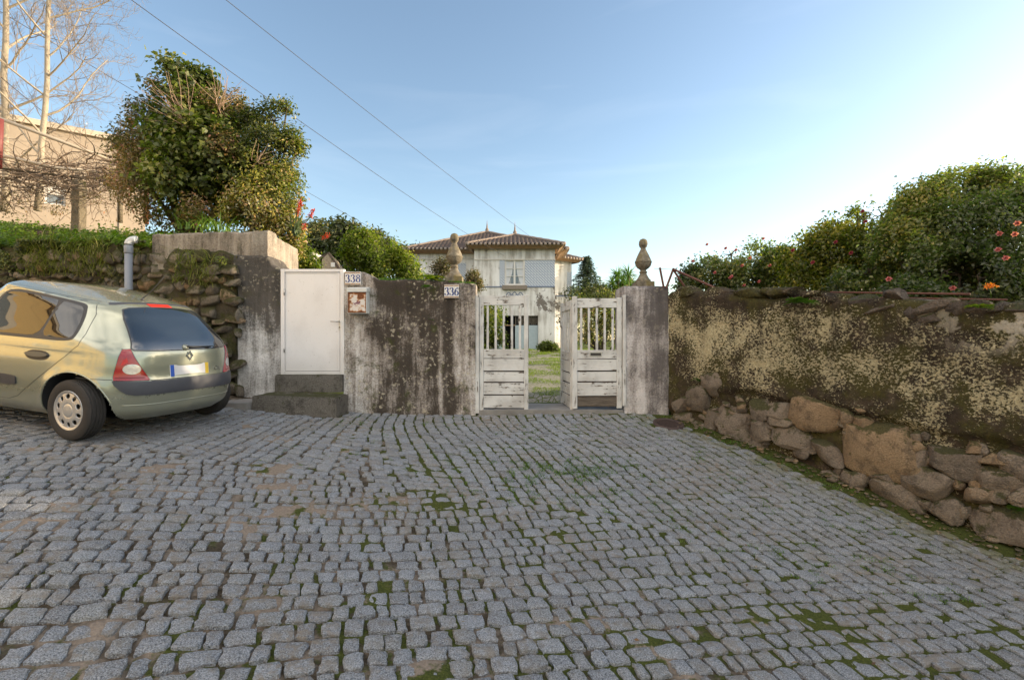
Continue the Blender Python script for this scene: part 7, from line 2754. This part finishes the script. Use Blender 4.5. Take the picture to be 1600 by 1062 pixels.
# small bright script at the right of the tailgate
fc = bpy.data.curves.new('script', 'FONT')
fc.body = 'Clio'
fc.size = .062
fc.extrude = .001
fc.shear = .3
tmp = bpy.data.objects.new('script', fc)
me_ = tmp.to_mesh()
V = np.array([v.co[:] for v in me_.vertices])
Fs = [tuple(p.vertices) for p in me_.polygons]
tmp.to_mesh_clear()
bpy.data.objects.remove(tmp)
W = []
for v in V:
    h = proj_rear(-.29 - v[0], .625 + v[1])
    W.append(h[0] + h[1] * (.003 + v[2]))
MB().add(W, Fs).build('model_script', M_CHROME, car, False, local=True)
# wiper
w0, wn_ = proj_rear(.03, .885)
w0 = w0 + wn_ * .012
pts = []
for y_ in np.linspace(.03, -.30, 12):
    h = proj_rear(y_, .888 - .006 * (y_ < 0))
    pts.append(h[0] + h[1] * .022)
wp_ = MB().tube(pts, np.linspace(.012, .005, 12), 6)
wpo = wp_.build('wiper', M_BLACKP, car, local=True)
MB().lathe([(.034, -.02), (.034, .008), (.024, .022), (.0, .024)], 16).build('wiper_boss', M_PAINT, wpo, local=True)
bo = wpo.children[0]
bo.location = tuple(w0 - wn_ * .01)
bo.rotation_euler = Vector(wn_).to_track_quat('Z', 'Y').to_euler()
# aerial
a0_, an_ = proj_up(.74, .04)
MB().tube([a0_ - an_ * .01, a0_ + an_ * .025 + (-.01, 0, 0)], [.022, .010], 10).build('aerial_base', M_BLACKP, car, local=True)
MB().tube([a0_ + an_ * .02, a0_ + np.array((-.12, 0, .10)), a0_ + np.array((-.30, 0, .27))], [.006, .0045, .003], 6).build('aerial', M_BLACKP, car, local=True)
# windscreen, headlights, mirrors: the nose lies beyond the photo's edge
patch('windscreen', [(.60, 1.30), (0, 1.335), (-.60, 1.30), (-.70, 1.02), (0, 1.0), (.70, 1.02)], proj_front, .004, M_CGLASS, rim=.003, step=.05)
for sg in (1, -1):
    patch('headlight', [(.70 * sg, .72), (.36 * sg, .70), (.36 * sg, .58), (.70 * sg, .56)], proj_front, .008, M_CLEARL, rim=.006, step=.04)
    m_ = MB()
    rock(m_, (2.52, .90 * sg, .98), (.06, .075, .10), (0, 1.0), (1.0, 0), .5, .02, .6)
    m_.build('wing_mirror', M_BLACKP, car, local=True)
patch('front_grille', [(.30, .70), (-.30, .70), (-.26, .60), (.26, .60)], proj_front, .006, M_BLACKP, rim=.004, step=.04)
patch('front_bumper_strip', [(.62, .54), (-.62, .54), (-.62, .44), (.62, .44)], proj_front, .014, M_GREYP, rim=.008, step=.04)


# ---- wheels
def wheel(xw, sg):
    w = bpy.data.objects.new('wheel', None)
    COL.objects.link(w)
    w.parent = car
    w.location = (xw, .715 * sg, WHEEL_Z - .004)
    w.rotation_euler = (0, 0, 0 if sg > 0 else math.pi)
    w.empty_display_size = .2
    hw = .082
    pr_ = [(.184, -hw * .86), (.205, -hw * .98), (.240, -hw), (.268, -hw * .92), (.281, -hw * .78)]
    for k in range(4):
        y0_ = -hw * .66 + k * hw * .38
        pr_ += [(.287, y0_ - hw * .05), (.287, y0_ + hw * .12), (.279, y0_ + hw * .14), (.279, y0_ + hw * .21)]
    pr_ += [(.281, hw * .80), (.268, hw * .92), (.240, hw), (.222, hw * .995), (.205, hw * .98), (.188, hw * .90), (.184, hw * .86)]
    m_ = MB().lathe(pr_, 72)
    m_.v[0] = m_.v[0][:, [0, 2, 1]]
    m_.f = m_.f[:-2]
    m_.build('tyre', M_RUBBER, w, local=True, sharp=50)
    # trim: dished disc pierced by ten ovals
    nr_, na_ = 30, 240
    rr_ = np.linspace(.0, .190, nr_)
    aa_ = np.linspace(0, 2 * np.pi, na_, endpoint=False)
    yy = np.interp(rr_, [0, .055, .062, .075, .105, .15, .168, .176, .186, .190], [.078, .074, .068, .073, .072, .066, .062, .070, .072, .066])
    Rg, Ag = np.meshgrid(rr_, aa_, indexing='ij')
    Yg = yy[:, None] * np.ones_like(Ag)
    P_ = np.stack([Rg * np.cos(Ag), Yg, Rg * np.sin(Ag)], -1)
    fs = []
    for i in range(nr_ - 1):
        for j in range(na_):
            rm = (rr_[i] + rr_[i + 1]) / 2
            am = aa_[j] + np.pi / na_
            k = round((am - .25) / (2 * np.pi / 10))
            da = (am - .25 - k * 2 * np.pi / 10) * rm
            rx_, ra_ = (.027, .019) if k % 2 else (.022, .026)
            if ((rm - .134) / rx_) ** 2 + (da / ra_) ** 2 < 1:
                continue
            j2 = (j + 1) % na_
            fs.append((i * na_ + j, (i + 1) * na_ + j, (i + 1) * na_ + j2, i * na_ + j2))
    hc = MB().add(P_.reshape(-1, 3), fs).build('hub_cap', M_CAP, w, local=True, sharp=40)
    so = hc.modifiers.new('thick', 'SOLIDIFY'); so.thickness = .010; so.offset = 0
    m_ = MB().lathe([(0.0, .030), (.185, .036), (.186, -.06), (0, -.06)][::-1], 40)
    m_.v[0] = m_.v[0][:, [0, 2, 1]]
    m_.build('rim', plain('dark_steel_rim', (.10, .097, .094), .55, .4), w, local=True)
    ring_ = np.linspace(0, 2 * np.pi, 41)
    MB().tube(np.stack([.026 * np.cos(ring_), np.full(41, .0775), .026 * np.sin(ring_)], 1), .0014, 5, cap=False).build('cap_ring', M_CAP, hc, local=True)
    return w


for xw in WHEEL_X:
    for sg in (1, -1):
        wheel(xw, sg)

# ---------------------------------------------------------------- the house across the street, mirrored in the car
tw = thing('yellow_townhouse', 'long sunlit yellow house up the street, seen mirrored in the flank of the car', 'house', (-2.5, -6.0, 0))
M_YEL = plain('yellow_render', (.66, .47, .20), .9, var=.12, scale=1.5)
M_WSUR = plain('pale_stone_surround', (.58, .52, .42), .85, var=.1)
holes = []
for x0_ in np.arange(-13.5, 10, 3.1):
    holes.append((x0_, x0_ + 1.15, 1.2, 2.9))
    holes.append((x0_, x0_ + 1.15, 4.6, 6.3))
mb = MB()
wall_with_holes(mb, -16, 12, -1.5, 7.6, -6.35, -6.0, holes)
mb.build('wall', M_YEL, tw, False)
for (a, b, c, d) in holes:
    m_ = MB()
    m_.box((a - .16, -6.03, c - .16), (a - .001, -5.94, d + .16)).box((b + .001, -6.03, c - .16), (b + .16, -5.94, d + .16)).box((a - .001, -6.03, d + .001), (b + .001, -5.94, d + .16)).box((a - .001, -6.03, c - .16), (b + .001, -5.94, c - .001))
    f_ = m_.build('window_surround', M_WSUR, tw, False)
    f_['_o'] = list(tw['_o'])
    MB().box((a, -6.25, c), (b, -6.2, d)).build('pane', M_PANE, f_, False)
MB().box((-16, -5.97, -1.5), (12, -5.90, .75)).build('plinth', plain('grey_plinth', (.30, .29, .27), .9), tw, False)
MB().box((-16.2, -6.6, 7.6), (12.2, -5.5, 7.85)).build('eave', M_WSUR, tw, False)
m_ = MB()
m_.add([(-16.3, -5.45, 7.86), (12.3, -5.45, 7.86), (12.3, -9.5, 9.4), (-16.3, -9.5, 9.4)], [(0, 1, 2, 3)])
m_.build('roof', M_ROOF, tw, False)

tw.location = (-13.9, -6.9, .8)
tw.rotation_euler = (0, 0, math.radians(-78))
